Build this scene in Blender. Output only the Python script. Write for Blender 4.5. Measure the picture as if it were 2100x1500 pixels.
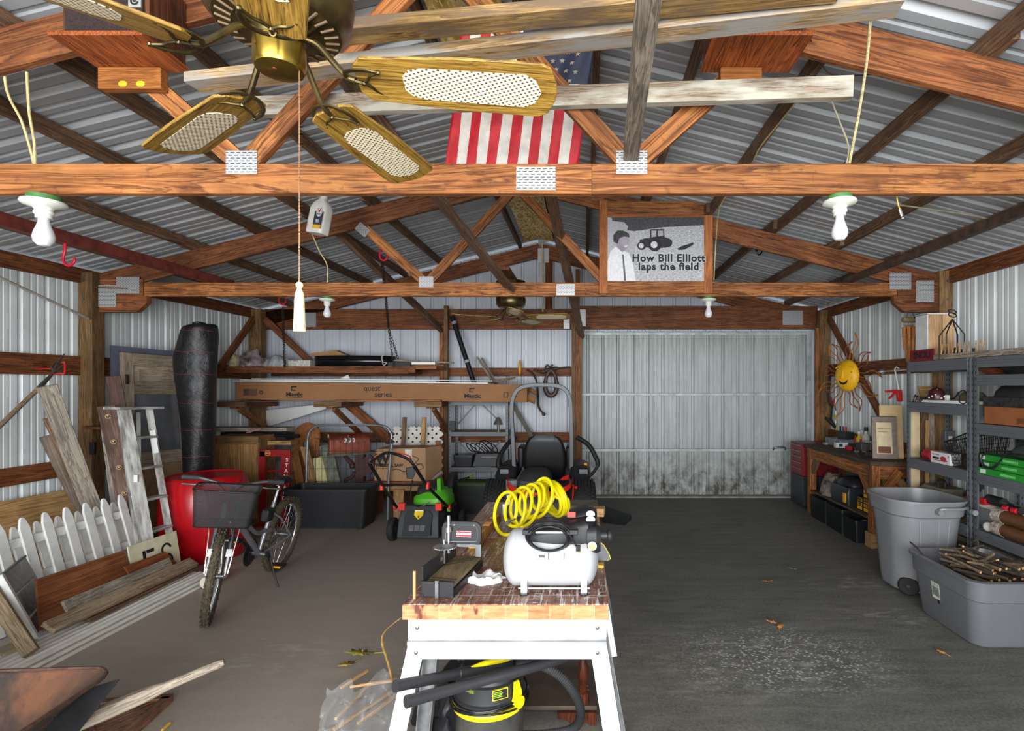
import bpy, math, random
from mathutils import Matrix, Vector
random.seed(7)
SC = bpy.context.scene
for _o in list(bpy.data.objects):
    bpy.data.objects.remove(_o)

# ---------------------------------------------------------------- camera, world, lights, exposure
F, VX, VY, EYE = 1100.0, 1200.0, 790.0, 1.69      # focal length and vanishing point in pixels, eye height
cam_d = bpy.data.cameras.new('camera')
cam = bpy.data.objects.new('camera', cam_d)
SC.collection.objects.link(cam)
cam_d.sensor_width = 36.0
cam_d.lens = 36.0 * F / 2100.0
cam_d.shift_x = -(VX - 1050.0) / 2100.0
cam_d.shift_y = (VY - 750.0) / 2100.0
cam_d.clip_start = 0.02
cam.location = (0, 0, EYE)
cam.rotation_euler = (math.radians(90), 0, 0)
SC.camera = cam

W = bpy.data.worlds.new('overcast_sky')
SC.world = W
W.use_nodes = True
W.node_tree.nodes['Background'].inputs[0].default_value = (0.86, 0.93, 1.0, 1)
W.node_tree.nodes['Background'].inputs[1].default_value = 0.85

def lamp(name, kind, loc, power, color=(1, 1, 1), size=0.1, rot=(0, 0, 0), size_y=None):
    d = bpy.data.lights.new(name, kind)
    d.energy = power
    d.color = color
    if kind == 'AREA':
        d.size = size
        if size_y:
            d.shape = 'RECTANGLE'
            d.size_y = size_y
    else:
        d.shadow_soft_size = size
    o = bpy.data.objects.new(name, d)
    o.location = loc
    o.rotation_euler = rot
    SC.collection.objects.link(o)
    return o

# the photographer's flash, just above the lens
lamp('camera_flash', 'POINT', (0.0, -0.06, EYE + 0.30), 62, (1.0, 0.97, 0.93), 0.035)
# daylight through the open overhead door behind the photographer
lamp('open_door_daylight', 'AREA', (-0.6, -2.9, 1.6), 820, (0.95, 0.98, 1.0), 7.0, (math.radians(90), 0, 0), 2.6)

SC.view_settings.view_transform = 'Standard'
SC.view_settings.look = 'None'
SC.view_settings.gamma = 1.0
SC.view_settings.use_curve_mapping = False
SC.view_settings.exposure = 0.0
SC.cycles.use_denoising = True
SC.cycles.max_bounces = 8
SC.cycles.caustics_reflective = False
SC.cycles.caustics_refractive = False
SC.cycles.sample_clamp_indirect = 6.0

# ---------------------------------------------------------------- helpers
def P(px, py, y):
    """world point at depth y that the photograph shows at pixel (px, py)"""
    return Vector(((px - VX) * y / F, y, EYE - (py - VY) * y / F))

def G(px, py, z=0.0):
    """world point at height z that the photograph shows at pixel (px, py)"""
    y = F * (EYE - z) / (py - VY)
    return Vector(((px - VX) * y / F, y, z))

def V(*a):
    return Vector(a)

def frame(o, x, y):
    x = Vector(x).normalized()
    y = Vector(y)
    y = (y - x * y.dot(x)).normalized()
    z = x.cross(y)
    m = Matrix((x, y, z)).transposed().to_4x4()
    m.translation = Vector(o)
    return m

FRONT = lambda o: frame(o, (1, 0, 0), (0, 0, 1))      # a sheet whose face looks at the camera side (-Y)

def rz(a):
    return Matrix.Rotation(math.radians(a), 4, 'Z')

def rx(a):
    return Matrix.Rotation(math.radians(a), 4, 'X')

def ry(a):
    return Matrix.Rotation(math.radians(a), 4, 'Y')

def tr(*a):
    return Matrix.Translation(Vector(a))

WM = {}                                                  # world matrices of everything built so far

def link(o, parent=None, local=None):
    SC.collection.objects.link(o)
    local = local if local is not None else Matrix.Identity(4)
    if parent is not None:
        o.parent = parent
        WM[o.name] = WM[parent.name] @ local
    else:
        WM[o.name] = local.copy()
    o.matrix_basis = local
    return o

def tag(o, label, cat=None, group=None, kind=None):
    o['label'] = label
    if cat:
        o['category'] = cat
    if group:
        o['group'] = group
    if kind:
        o['kind'] = kind
    return o

def thing(name, label, cat, loc=(0, 0, 0), rot=0, group=None, kind=None, M=None):
    o = bpy.data.objects.new(name, None)
    o.empty_display_size = 0.05
    link(o, None, M if M is not None else tr(*loc) @ rz(rot))
    return tag(o, label, cat, group, kind)

def kids(o):
    return [c for c in SC.objects if c.parent == o]

def dup(root, M, label=None, group=None):
    def cp(o, parent):
        c = o.copy()
        SC.collection.objects.link(c)
        if parent is not None:
            c.parent = parent
            WM[c.name] = WM[parent.name] @ o.matrix_basis
        else:
            c.matrix_basis = M
            WM[c.name] = M.copy()
        for k in list(o.children):
            cp(k, c)
        return c
    r = cp(root, None)
    if label:
        r['label'] = label
    if group:
        r['group'] = group
    return r

class MB:
    """collects shapes and links them as ONE mesh object"""
    def __init__(self, M=None):
        self.v, self.f, self.M = [], [], M
    def add(self, vs, fs):
        n = len(self.v)
        for p in vs:
            p = Vector(p)
            self.v.append(self.M @ p if self.M is not None else p)
        self.f += [tuple(i + n for i in f) for f in fs]
        return self
    def box(self, a, b):
        x0, x1 = sorted((a[0], b[0])); y0, y1 = sorted((a[1], b[1])); z0, z1 = sorted((a[2], b[2]))
        return self.add([(x0, y0, z0), (x1, y0, z0), (x1, y1, z0), (x0, y1, z0), (x0, y0, z1), (x1, y0, z1), (x1, y1, z1), (x0, y1, z1)],
                        [(0, 3, 2, 1), (4, 5, 6, 7), (0, 1, 5, 4), (1, 2, 6, 5), (2, 3, 7, 6), (3, 0, 4, 7)])
    def hexa(self, q0, q1):
        """box between two quads"""
        return self.add(list(q0) + list(q1), [(0, 3, 2, 1), (4, 5, 6, 7), (0, 1, 5, 4), (1, 2, 6, 5), (2, 3, 7, 6), (3, 0, 4, 7)])
    def beam(self, p0, p1, w, t, up=(0, 0, 1)):
        """bar from p0 to p1: w across (perpendicular to up), t along up"""
        p0, p1 = Vector(p0), Vector(p1)
        d = (p1 - p0).normalized()
        up = Vector(up)
        up = up - d * up.dot(d)
        if up.length < 1e-5:
            up = Vector((0, 1, 0)) - d * d.y
        up.normalize()
        s = d.cross(up)
        q = [s * (w * i / 2) + up * (t * j / 2) for i, j in ((-1, -1), (1, -1), (1, 1), (-1, 1))]
        return self.hexa([p0 + c for c in q], [p1 + c for c in q])
    def cyl(self, p0, p1, r0, r1=None, n=14, caps=True):
        r1 = r0 if r1 is None else r1
        return self.tube([p0, p1], [r0, r1], n, caps=caps)
    def tube(self, pts, r, n=8, closed=False, caps=True, flat=None):
        pts = [Vector(p) for p in pts]
        m = len(pts)
        rs = list(r) if isinstance(r, (list, tuple)) else [r] * m
        rs += [rs[-1]] * (m - len(rs))
        vs, fs = [], []
        u = None
        for i, p in enumerate(pts):
            a = pts[i - 1] if (i > 0 or closed) else p
            b = pts[(i + 1) % m] if (i < m - 1 or closed) else p
            d = (b - a)
            d = d.normalized() if d.length > 1e-9 else Vector((0, 0, 1))
            if u is None:
                u = Vector((0, 0, 1)) if abs(d.z) < 0.9 else Vector((1, 0, 0))
            u = u - d * u.dot(d)
            if u.length < 1e-6:
                u = d.orthogonal()
            u.normalize()
            w = d.cross(u)
            for k in range(n):
                t = 2 * math.pi * (k + 0.5) / n
                vs.append(p + u * (math.cos(t) * rs[i] * (flat or 1)) + w * (math.sin(t) * rs[i]))
        for i in range(m if closed else m - 1):
            for k in range(n):
                a, b = i * n + k, i * n + (k + 1) % n
                c, e = ((i + 1) % m) * n + (k + 1) % n, ((i + 1) % m) * n + k
                fs.append((a, b, c, e))
        if caps and not closed:
            fs.append(tuple(range(n - 1, -1, -1)))
            fs.append(tuple((m - 1) * n + k for k in range(n)))
        return self.add(vs, fs)
    def lathe(self, prof, c=(0, 0, 0), n=24, axis='z', a0=0.0, a1=360.0):
        c = Vector(c)
        vs, fs = [], []
        full = abs(a1 - a0) >= 359.9
        seg = n if full else n + 1
        for r, h in prof:
            for k in range(seg):
                t = math.radians(a0 + (a1 - a0) * k / n)
                x, y = r * math.cos(t), r * math.sin(t)
                vs.append(c + (Vector((x, y, h)) if axis == 'z' else Vector((h, x, y)) if axis == 'x' else Vector((y, h, x))))
        for i in range(len(prof) - 1):
            for k in range(n):
                k2 = (k + 1) % seg
                fs.append((i * seg + k, i * seg + k2, (i + 1) * seg + k2, (i + 1) * seg + k))
        if full:
            if prof[0][0] > 1e-6:
                fs.append(tuple(range(n - 1, -1, -1)))
            if prof[-1][0] > 1e-6:
                fs.append(tuple((len(prof) - 1) * seg + k for k in range(n)))
        return self.add(vs, fs)
    def prism(self, poly, z0, z1, M=None):
        n = len(poly)
        vs = [Vector((p[0], p[1], z0)) for p in poly] + [Vector((p[0], p[1], z1)) for p in poly]
        if M is not None:
            vs = [M @ p for p in vs]
        return self.add(vs, [tuple(range(n - 1, -1, -1)), tuple(range(n, 2 * n))] + [(i, (i + 1) % n, n + (i + 1) % n, n + i) for i in range(n)])
    def loft(self, loops, cap0=True, cap1=True, ring=False):
        n = len(loops[0])
        vs = [p for l in loops for p in l]
        fs = []
        for i in range(len(loops) - (0 if ring else 1)):
            j = (i + 1) % len(loops)
            for k in range(n):
                fs.append((i * n + k, i * n + (k + 1) % n, j * n + (k + 1) % n, j * n + k))
        if cap0 and not ring:
            fs.append(tuple(range(n - 1, -1, -1)))
        if cap1 and not ring:
            fs.append(tuple((len(loops) - 1) * n + k for k in range(n)))
        return self.add(vs, fs)
    def ball(self, c, rx_, ry_=None, rz_=None, n=14):
        ry_ = rx_ if ry_ is None else ry_
        rz_ = rx_ if rz_ is None else rz_
        c = Vector(c)
        loops = []
        m = n // 2
        for i in range(1, m):
            t = math.pi * i / m
            loops.append([c + Vector((rx_ * math.sin(t) * math.cos(2 * math.pi * k / n), ry_ * math.sin(t) * math.sin(2 * math.pi * k / n), -rz_ * math.cos(t))) for k in range(n)])
        return self.loft(loops)
    def surf(self, fn, nu, nv, thick=None):
        vs = [Vector(fn(i / nu, j / nv)) for j in range(nv + 1) for i in range(nu + 1)]
        fs = [(j * (nu + 1) + i, j * (nu + 1) + i + 1, (j + 1) * (nu + 1) + i + 1, (j + 1) * (nu + 1) + i) for j in range(nv) for i in range(nu)]
        return self.add(vs, fs)
    def build(self, name, mat, parent=None, bev=0.0, smooth=35, local=False, solid=0.0, sub=0, base=True):
        vs = self.v
        L = Matrix.Identity(4)
        if parent is not None:
            if not local:
                inv = WM[parent.name].inverted()
                vs = [inv @ p for p in vs]
        elif not local and base:
            lo = Vector([min(p[i] for p in vs) for i in range(3)])
            hi = Vector([max(p[i] for p in vs) for i in range(3)])
            c = Vector(((lo.x + hi.x) / 2, (lo.y + hi.y) / 2, lo.z))
            vs = [p - c for p in vs]
            L = tr(*c)
        me = bpy.data.meshes.new(name)
        me.from_pydata([tuple(p) for p in vs], [], self.f)
        me.validate()
        if smooth:
            me.shade_smooth()
            me.set_sharp_from_angle(angle=math.radians(smooth))
        if mat:
            me.materials.append(mat)
        o = bpy.data.objects.new(name, me)
        if solid:
            md = o.modifiers.new('solid', 'SOLIDIFY')
            md.thickness = solid
            md.offset = 0
        if bev:
            md = o.modifiers.new('bevel', 'BEVEL')
            md.width = bev
            md.segments = 2
            md.limit_method = 'ANGLE'
            md.angle_limit = math.radians(40)
        if sub:
            md = o.modifiers.new('sub', 'SUBSURF')
            md.levels = sub
            md.render_levels = sub
        return link(o, parent, L)

def board(name, p0, p1, w, t, mat, up=(0, 0, 1), parent=None, bev=0.002):
    """a board whose own X axis runs along its length, so that its grain does too; w across, t along up"""
    p0, p1 = Vector(p0), Vector(p1)
    d = p1 - p0
    x = d.normalized()
    z = Vector(up)
    z = z - x * z.dot(x)
    if z.length < 1e-5:
        z = x.orthogonal()
    z.normalize()
    y = z.cross(x)
    M = Matrix((x, y, z)).transposed().to_4x4()
    M.translation = (p0 + p1) / 2
    L = d.length / 2
    b = MB().box((-L, -w / 2, -t / 2), (L, w / 2, t / 2))
    me_o = b.build(name, mat, None, bev=bev, local=True)
    if parent is not None:
        me_o.parent = parent
        me_o.matrix_basis = WM[parent.name].inverted() @ M
    else:
        me_o.matrix_basis = M
    WM[me_o.name] = M
    return me_o

def rrect(w, d, r, z=0.0, c=(0, 0), n=5):
    out = []
    for cx, cy, a in ((w / 2 - r, d / 2 - r, 0), (-w / 2 + r, d / 2 - r, 90), (-w / 2 + r, -d / 2 + r, 180), (w / 2 - r, -d / 2 + r, 270)):
        for k in range(n + 1):
            t = math.radians(a + 90 * k / n)
            out.append(Vector((c[0] + cx + r * math.cos(t), c[1] + cy + r * math.sin(t), z)))
    return out

def bez(pts, n=8):
    """smooth path through points (Catmull-Rom)"""
    pts = [Vector(p) for p in pts]
    out = []
    for i in range(len(pts) - 1):
        a, b, c, d = pts[max(i - 1, 0)], pts[i], pts[i + 1], pts[min(i + 2, len(pts) - 1)]
        for k in range(n):
            t = k / n
            out.append(0.5 * ((2 * b) + (c - a) * t + (2 * a - 5 * b + 4 * c - d) * t * t + (3 * b - a - 3 * c + d) * t ** 3))
    out.append(pts[-1])
    return out

def arcpts(c, r, a0, a1, n, ax=(1, 0, 0), ay=(0, 0, 1)):
    c, ax, ay = Vector(c), Vector(ax), Vector(ay)
    return [c + ax * (r * math.cos(math.radians(a0 + (a1 - a0) * i / n))) + ay * (r * math.sin(math.radians(a0 + (a1 - a0) * i / n))) for i in range(n + 1)]

def text(name, s, M, size, mat, parent, ext=0.0006, align='CENTER', xs=1.0, bold=0.0, sp=1.0):
    cu = bpy.data.curves.new(name, 'FONT')
    cu.body = s
    cu.size = size
    cu.extrude = ext
    cu.offset = bold
    cu.space_character = sp
    cu.align_x = align
    cu.align_y = 'CENTER'
    cu.resolution_u = 3
    t = bpy.data.objects.new(name + '_font', cu)
    me = bpy.data.meshes.new_from_object(t)
    bpy.data.objects.remove(t)
    me.name = name
    me.materials.clear()
    me.materials.append(mat)
    o = bpy.data.objects.new(name, me)
    return link(o, parent, WM[parent.name].inverted() @ M @ Matrix.Diagonal((xs, 1, 1, 1)))

# ---------------------------------------------------------------- materials
def lin(c):
    return tuple(((x / 255) / 12.92 if x / 255 <= 0.04045 else ((x / 255 + 0.055) / 1.055) ** 2.4) for x in c) + (1.0,)

class NT:
    def __init__(self, name):
        self.m = bpy.data.materials.new(name)
        self.m.use_nodes = True
        self.t = self.m.node_tree
        self.b = self.t.nodes['Principled BSDF']
    def n(self, kind, **kw):
        nd = self.t.nodes.new('ShaderNode' + kind)
        for k, v in kw.items():
            if k in nd.inputs:
                nd.inputs[k].default_value = v
            else:
                setattr(nd, k, v)
        return nd
    def l(self, a, b):
        self.t.links.new(a, b)
    def coord(self, scale=(1, 1, 1), jitter=True, kind='Object'):
        tc = self.n('TexCoord')
        mp = self.n('Mapping')
        mp.inputs['Scale'].default_value = scale
        self.l(tc.outputs[kind], mp.inputs['Vector'])
        if jitter:
            oi = self.n('ObjectInfo')
            mu = self.n('Math', operation='MULTIPLY')
            mu.inputs[1].default_value = 37.0
            self.l(oi.outputs['Random'], mu.inputs[0])
            cx = self.n('CombineXYZ')
            for i in range(3):
                self.l(mu.outputs[0], cx.inputs[i])
            self.l(cx.outputs[0], mp.inputs['Location'])
        return mp.outputs['Vector']
    def noise(self, vec, scale=5, detail=4, rough=0.55, dist=0.0):
        nd = self.n('TexNoise', Scale=scale, Detail=detail, Roughness=rough, Distortion=dist)
        self.l(vec, nd.inputs['Vector'])
        return nd.outputs['Fac']
    def ramp(self, fac, stops):
        r = self.n('ValToRGB')
        e = r.color_ramp.elements
        while len(e) < len(stops):
            e.new(0.5)
        for el, (p, c) in zip(e, stops):
            el.position = p
            el.color = c if len(c) == 4 else lin(c)
        self.l(fac, r.inputs['Fac'])
        return r.outputs['Color']
    def mix(self, fac, a, b, mode='MIX'):
        m = self.n('MixRGB', blend_type=mode)
        for i, x in ((0, fac), (1, a), (2, b)):
            if isinstance(x, (int, float)):
                m.inputs[i].default_value = x
            elif isinstance(x, tuple):
                m.inputs[i].default_value = x if len(x) == 4 else lin(x)
            else:
                self.l(x, m.inputs[i])
        return m.outputs[0]
    def bump(self, h, strength=0.2, dist=0.01):
        b = self.n('Bump', Strength=strength, Distance=dist)
        self.l(h, b.inputs['Height'])
        self.l(b.outputs[0], self.b.inputs['Normal'])
    def done(self, col=None, rough=0.6, metal=0.0, spec=0.5):
        if col is not None:
            if isinstance(col, tuple):
                self.b.inputs['Base Color'].default_value = col if len(col) == 4 else lin(col)
            else:
                self.l(col, self.b.inputs['Base Color'])
        if isinstance(rough, (int, float)):
            self.b.inputs['Roughness'].default_value = rough
        else:
            self.l(rough, self.b.inputs['Roughness'])
        self.b.inputs['Metallic'].default_value = metal
        self.b.inputs['Specular IOR Level'].default_value = spec
        return self.m

_mc = {}
def M_(col, rough=0.55, metal=0.0, var=0.10, scale=9, bump=0.0, spec=0.4):
    """plain paint, plastic or metal with slight mottling"""
    key = (col, rough, metal, var, scale, bump, spec)
    if key not in _mc:
        m = NT('mat_%d_%d_%d_%d' % (col + (len(_mc),)))
        vec = m.coord()
        f = m.noise(vec, scale, 5)
        a = tuple(max(0, c * (1 - var)) for c in col)
        b = tuple(min(255, c * (1 + var)) for c in col)
        c = m.ramp(f, [(0.3, a), (0.7, b)])
        if bump:
            m.bump(m.noise(vec, scale * 6, 3), bump, 0.004)
        _mc[key] = m.done(c, rough, metal, spec)
    return _mc[key]

def wood(name, dark, mid, light, along=0, freq=1.0, rough=0.65, spots=0.0, contrast=1.0, weather=None):
    """timber with the grain along one of the object's own axes"""
    m = NT(name)
    sc = [16 * freq] * 3
    sc[along] = 0.9 * freq
    v = m.coord(tuple(sc))
    n1 = m.noise(v, 1.6, 5, 0.6, 0.7)
    c = m.ramp(n1, [(0.28, dark), (0.37, light), (0.42, mid), (0.46, dark), (0.485, light), (0.53, mid), (0.565, dark), (0.60, light), (0.72, mid)])
    s2 = [110 * freq] * 3
    s2[along] = 2.2 * freq
    n2 = m.noise(m.coord(tuple(s2)), 1.3, 3, 0.6)
    c = m.mix(0.20 * contrast, c, m.ramp(n2, [(0.35, dark), (0.65, light)]), 'MIX')
    s3 = [1.8] * 3
    n3 = m.noise(m.coord(tuple(s3)), 1.6, 3)
    c = m.mix(0.55, c, m.ramp(n3, [(0.35, (150, 146, 142)), (0.65, (255, 255, 255))]), 'MULTIPLY')
    if spots:
        n4 = m.noise(m.coord((9, 9, 9)), 3.0, 2)
        c = m.mix(m.ramp(n4, [(0.62, (0, 0, 0)), (0.72, (255 * spots,) * 3)]), c, tuple(x * 0.45 for x in dark), 'MIX')
    if weather:
        n5 = m.noise(m.coord((6 if along else 1.2, 1.2 if along == 1 else 6, 1.2 if along == 2 else 6)), 3.0, 4)
        c = m.mix(m.ramp(n5, [(0.42, (0, 0, 0)), (0.6, (255, 255, 255))]), c, weather, 'MIX')
    oi = m.n('ObjectInfo')
    hs = m.n('HueSaturation')
    mr = m.n('MapRange')
    mr.inputs['To Min'].default_value = 0.82
    mr.inputs['To Max'].default_value = 1.15
    m.l(oi.outputs['Random'], mr.inputs['Value'])
    m.l(mr.outputs[0], hs.inputs['Value'])
    m.l(c, hs.inputs['Color'])
    m.bump(n2, 0.25, 0.002)
    return m.done(hs.outputs['Color'], rough, 0, 0.3)

W_FIR = wood('fir_timber', (76, 36, 15), (146, 84, 42), (190, 126, 70), 0, 0.6, spots=0.6, contrast=1.5)
W_RED = wood('fir_timber_dark', (66, 32, 16), (120, 68, 37), (156, 98, 58), 0, 0.6, spots=0.6, contrast=1.5)
W_BRN = wood('purlin_timber', (78, 54, 38), (112, 82, 60), (142, 110, 84), 0, 0.8, spots=0.4)
W_POST = wood('treated_post', (84, 62, 38), (124, 93, 58), (152, 118, 78), 0, 0.7, spots=0.3)
W_GRY = wood('weathered_grey_board', (92, 82, 72), (142, 130, 116), (180, 168, 152), 0, 1.0, spots=0.3)
W_GOLD = wood('old_yellow_lumber', (110, 80, 44), (170, 132, 78), (206, 170, 108), 0, 1.0, spots=0.5, weather=(118, 98, 78))
W_TAN = wood('tan_board', (134, 96, 58), (176, 132, 84), (206, 166, 116), 0, 0.8)
W_DKB = wood('stained_brown_board', (52, 24, 14), (84, 40, 24), (112, 58, 36), 0, 0.8, rough=0.45)
W_PLYZ = wood('plywood_face', (140, 98, 52), (182, 136, 80), (206, 164, 108), 0, 0.35)
m = NT('fan_blade_oak')
n1 = m.noise(m.coord((2.4, 52, 30)), 1.5, 5, 0.65, 1.2)
c = m.ramp(n1, [(0.36, (66, 42, 10)), (0.43, (120, 88, 26)), (0.50, (172, 134, 54)), (0.56, (92, 62, 16)), (0.60, (176, 138, 58)), (0.75, (150, 112, 40))])
c = m.mix(0.35, c, m.ramp(m.noise(m.coord((5, 130, 60)), 1.4, 3, 0.6), [(0.4, (72, 46, 12)), (0.6, (190, 152, 70))]))
W_OAKY = m.done(c, 0.4)
WALL = M_((212, 218, 218), 0.42, 0.0, 0.05, 2.5)
ROOFM = M_((176, 179, 182), 0.42, 0.25, 0.05, 2.0)
GALV = M_((178, 180, 182), 0.38, 0.75, 0.12, 26)
PLATE = M_((168, 170, 172), 0.45, 0.6, 0.15, 60)
BLACK = M_((32, 32, 34), 0.5, 0, 0.2, 12)
BLKG = M_((24, 24, 26), 0.25, 0, 0.1, 10)
DGRY = M_((52, 53, 55), 0.5, 0, 0.1, 8)
GREY = M_((108, 109, 111), 0.45, 0, 0.06, 6)
WHITE = M_((226, 226, 222), 0.5, 0, 0.04, 6)
RED = M_((178, 22, 24), 0.35, 0, 0.1, 5)
ORNG = M_((226, 76, 30), 0.4, 0, 0.06, 6)
YELL = M_((232, 212, 20), 0.35, 0, 0.05, 6)
CHROME = M_((205, 205, 205), 0.2, 0.9, 0.05, 20)
STEEL = M_((120, 122, 124), 0.35, 0.8, 0.1, 20)
BRASS = M_((150, 124, 52), 0.26, 0.95, 0.12, 14)
ABRASS = M_((88, 76, 48), 0.32, 0.85, 0.35, 12)
RUST = M_((110, 62, 40), 0.75, 0.2, 0.3, 24, 0.2)
CARD = M_((158, 116, 76), 0.8, 0, 0.06, 5)
PLASTW = M_((230, 230, 226), 0.35, 0, 0.03, 6)
INK = M_((30, 28, 28), 0.7, 0, 0.05, 6)
CABLE = M_((198, 180, 130), 0.5, 0, 0.12, 30)
RUBBER = M_((30, 30, 30), 0.75, 0, 0.2, 30, 0.2)
TIRE = M_((74, 66, 52), 0.85, 0, 0.3, 40, 0.3)
GREEN = M_((84, 178, 40), 0.35, 0, 0.06, 6)
SHELFG = M_((96, 99, 103), 0.45, 0.1, 0.05, 5)
PBOARD = M_((132, 104, 78), 0.85, 0, 0.2, 120)
# ---------------------------------------------------------------- the building
XL, XR, XC, YB, YF = -4.91, 3.57, -0.67, 8.10, -3.2
ZT = 3.80                                               # top of the rafters at the ridge
def zraf(x):
    return ZT - 0.25 * abs(x - XC)
def zroof(x):
    return zraf(x) + 0.092

def corr(L, pitch=0.229, deep=0.030, start=0.05):
    out = [(0.0, 0.0)]
    s = start
    while s + pitch < L:
        for a, d in ((0, 0), (0.014, deep), (0.034, deep), (0.048, 0), (0.100, 0), (0.106, 0.004), (0.118, 0.004), (0.124, 0), (0.155, 0), (0.161, 0.004), (0.173, 0.004), (0.179, 0)):
            out.append((s + a, d))
        s += pitch
    out.append((L, 0.0))
    return out

def rib(L, pitch=0.305):
    out = [(0.0, 0.0)]
    s = 0.03
    while s + pitch < L:
        for a, d in ((0, 0), (0.022, 0.030), (0.046, 0.030), (0.070, 0), (0.128, 0), (0.138, 0.008), (0.158, 0.008), (0.168, 0), (0.206, 0), (0.216, 0.008), (0.236, 0.008), (0.246, 0)):
            out.append((s + a, d))
        s += pitch
    out.append((L, 0.0))
    return out

def sheet(name, mat, pts0, pts1, parent=None):
    n = len(pts0)
    return MB().add(list(pts0) + list(pts1), [(i, i + 1, n + i + 1, n + i) for i in range(n - 1)]).build(name, mat, parent, smooth=0)

# floor: stained dark concrete
m = NT('stained_concrete')
v = m.coord((1, 1, 1), False)
n1 = m.noise(v, 0.55, 6, 0.62, 0.6)
n2 = m.noise(m.coord((1.2, 5, 1), False), 2.2, 6, 0.65, 0.4)
n3 = m.noise(v, 60, 3, 0.6)
c = m.ramp(n1, [(0.30, (74, 76, 71)), (0.50, (92, 93, 88)), (0.72, (114, 111, 104))])
c = m.mix(0.45, c, m.ramp(n2, [(0.34, (64, 64, 60)), (0.66, (124, 121, 114))]))
c = m.mix(0.16, c, m.ramp(n3, [(0.35, (46, 46, 44)), (0.68, (176, 172, 164))]))
sp = m.n('SeparateXYZ'); m.l(v, sp.inputs[0])
# browner, lighter concrete on the west side of the slab
mr = m.n('MapRange'); mr.inputs['From Min'].default_value = 0.4; mr.inputs['From Max'].default_value = -1.6
m.l(sp.outputs[0], mr.inputs['Value'])
c = m.mix(mr.outputs[0], c, m.mix(0.6, c, (178, 164, 152)))
def blob(cx, cy, sx, sy, lo, hi):
    mp = m.n('Mapping'); mp.inputs['Location'].default_value = (-cx / sx, -cy / sy, 0); mp.inputs['Scale'].default_value = (1 / sx, 1 / sy, 0)
    m.l(v, mp.inputs['Vector'])
    ln = m.n('VectorMath', operation='LENGTH'); m.l(mp.outputs[0], ln.inputs[0])
    wob = m.n('Math', operation='MULTIPLY_ADD'); wob.inputs[1].default_value = 0.9; wob.inputs[2].default_value = -0.45
    m.l(m.noise(v, 2.6, 5), wob.inputs[0])
    ad = m.n('Math', operation='ADD'); m.l(ln.outputs['Value'], ad.inputs[0]); m.l(wob.outputs[0], ad.inputs[1])
    r = m.n('MapRange'); r.inputs['From Min'].default_value = hi; r.inputs['From Max'].default_value = lo
    m.l(ad.outputs[0], r.inputs['Value'])
    return r.outputs[0]
# white flecks of spilt salt
vo = m.n('TexVoronoi', Scale=38.0); m.l(m.coord((1, 1.5, 1), False), vo.inputs['Vector'])
fl = m.ramp(vo.outputs['Distance'], [(0.22, (255, 255, 255)), (0.40, (0, 0, 0))])
mask = m.mix(1.0, fl, blob(1.22, 3.33, 0.66, 0.42, 0.45, 1.2), 'MULTIPLY')
mask = m.mix(1.0, mask, m.ramp(m.noise(v, 11, 2), [(0.36, (0, 0, 0)), (0.48, (255, 255, 255))]), 'MULTIPLY')
c = m.mix(m.mix(0.12, mask, (0, 0, 0)), c, (206, 204, 198))
soft = m.ramp(m.noise(m.coord((1, 3, 1), False), 5, 6, 0.7), [(0.5, (0, 0, 0)), (0.72, (200, 200, 200))])
for bx, by, sx, sy in ((2.35, 4.55, 0.55, 0.18), (-1.9, 3.35, 0.7, 0.3), (2.3, 3.9, 0.5, 0.2), (1.1, 3.3, 0.9, 0.5)):
    c = m.mix(m.mix(1.0, soft, blob(bx, by, sx, sy, 0.4, 1.2), 'MULTIPLY'), c, (186, 184, 178))
gr_ = m.ramp(m.noise(m.coord((30, 60, 1), False), 2.0, 5, 0.75, 0.6), [(0.52, (0, 0, 0)), (0.66, (200, 200, 200))])
c = m.mix(m.mix(1.0, gr_, blob(0.45, 2.95, 0.5, 0.7, 0.4, 1.2), 'MULTIPLY'), c, (150, 136, 96))
m.bump(n3, 0.15, 0.004)
CONC = m.done(c, 0.62, 0, 0.35)
fl_o = MB().box((XL - 0.4, YF - 6, -0.12), (XR + 0.4, YB + 0.12, 0)).build('floor', CONC, None, base=False, smooth=0)
tag(fl_o, 'dark stained concrete floor slab of the pole barn', 'floor', kind='structure')

def struct(o, label, cat):
    return tag(o, label, cat, kind='structure')

# side walls of ribbed steel
for nm, X, sgn, lab in (('wall_left', XL, -1, 'ribbed white steel wall on the side of the red barrel'), ('wall_right', XR, 1, 'ribbed white steel wall behind the grey shelving and the sun face')):
    pr = corr(YB - YF)
    zt = zraf(X) + 0.06
    struct(sheet(nm, WALL, [(X + sgn * d, YF + s, 0) for s, d in pr], [(X + sgn * d, YF + s, zt) for s, d in pr]), lab, 'wall')
# end wall: left part, gable over the doorway
WALLB = M_((192, 196, 204), 0.42, 0.0, 0.04, 2.5)
XD = -0.06
pr = [(XL + s, d) for s, d in corr(XR - XL)]
wb = thing('wall_back', 'ribbed steel end wall behind the hanging shelf', 'wall', (XL, YB, 0), kind='structure')
a = [p for p in pr if p[0] <= XD] + [(XD, 0)]
sheet('steel_sheet', WALLB, [(x, YB + d, 0) for x, d in a], [(x, YB + d, zroof(x) - 0.03) for x, d in a], wb)
a = [(XD, 0)] + [p for p in pr if p[0] > XD]
sheet('gable_sheet', WALLB, [(x, YB + d, 2.50) for x, d in a], [(x, YB + d, zroof(x) - 0.03) for x, d in a], wb)
MB().box((3.46, YB, 0), (XR, YB + 0.02, 2.5)).build('edge_sheet', WALLB, wb)
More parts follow.
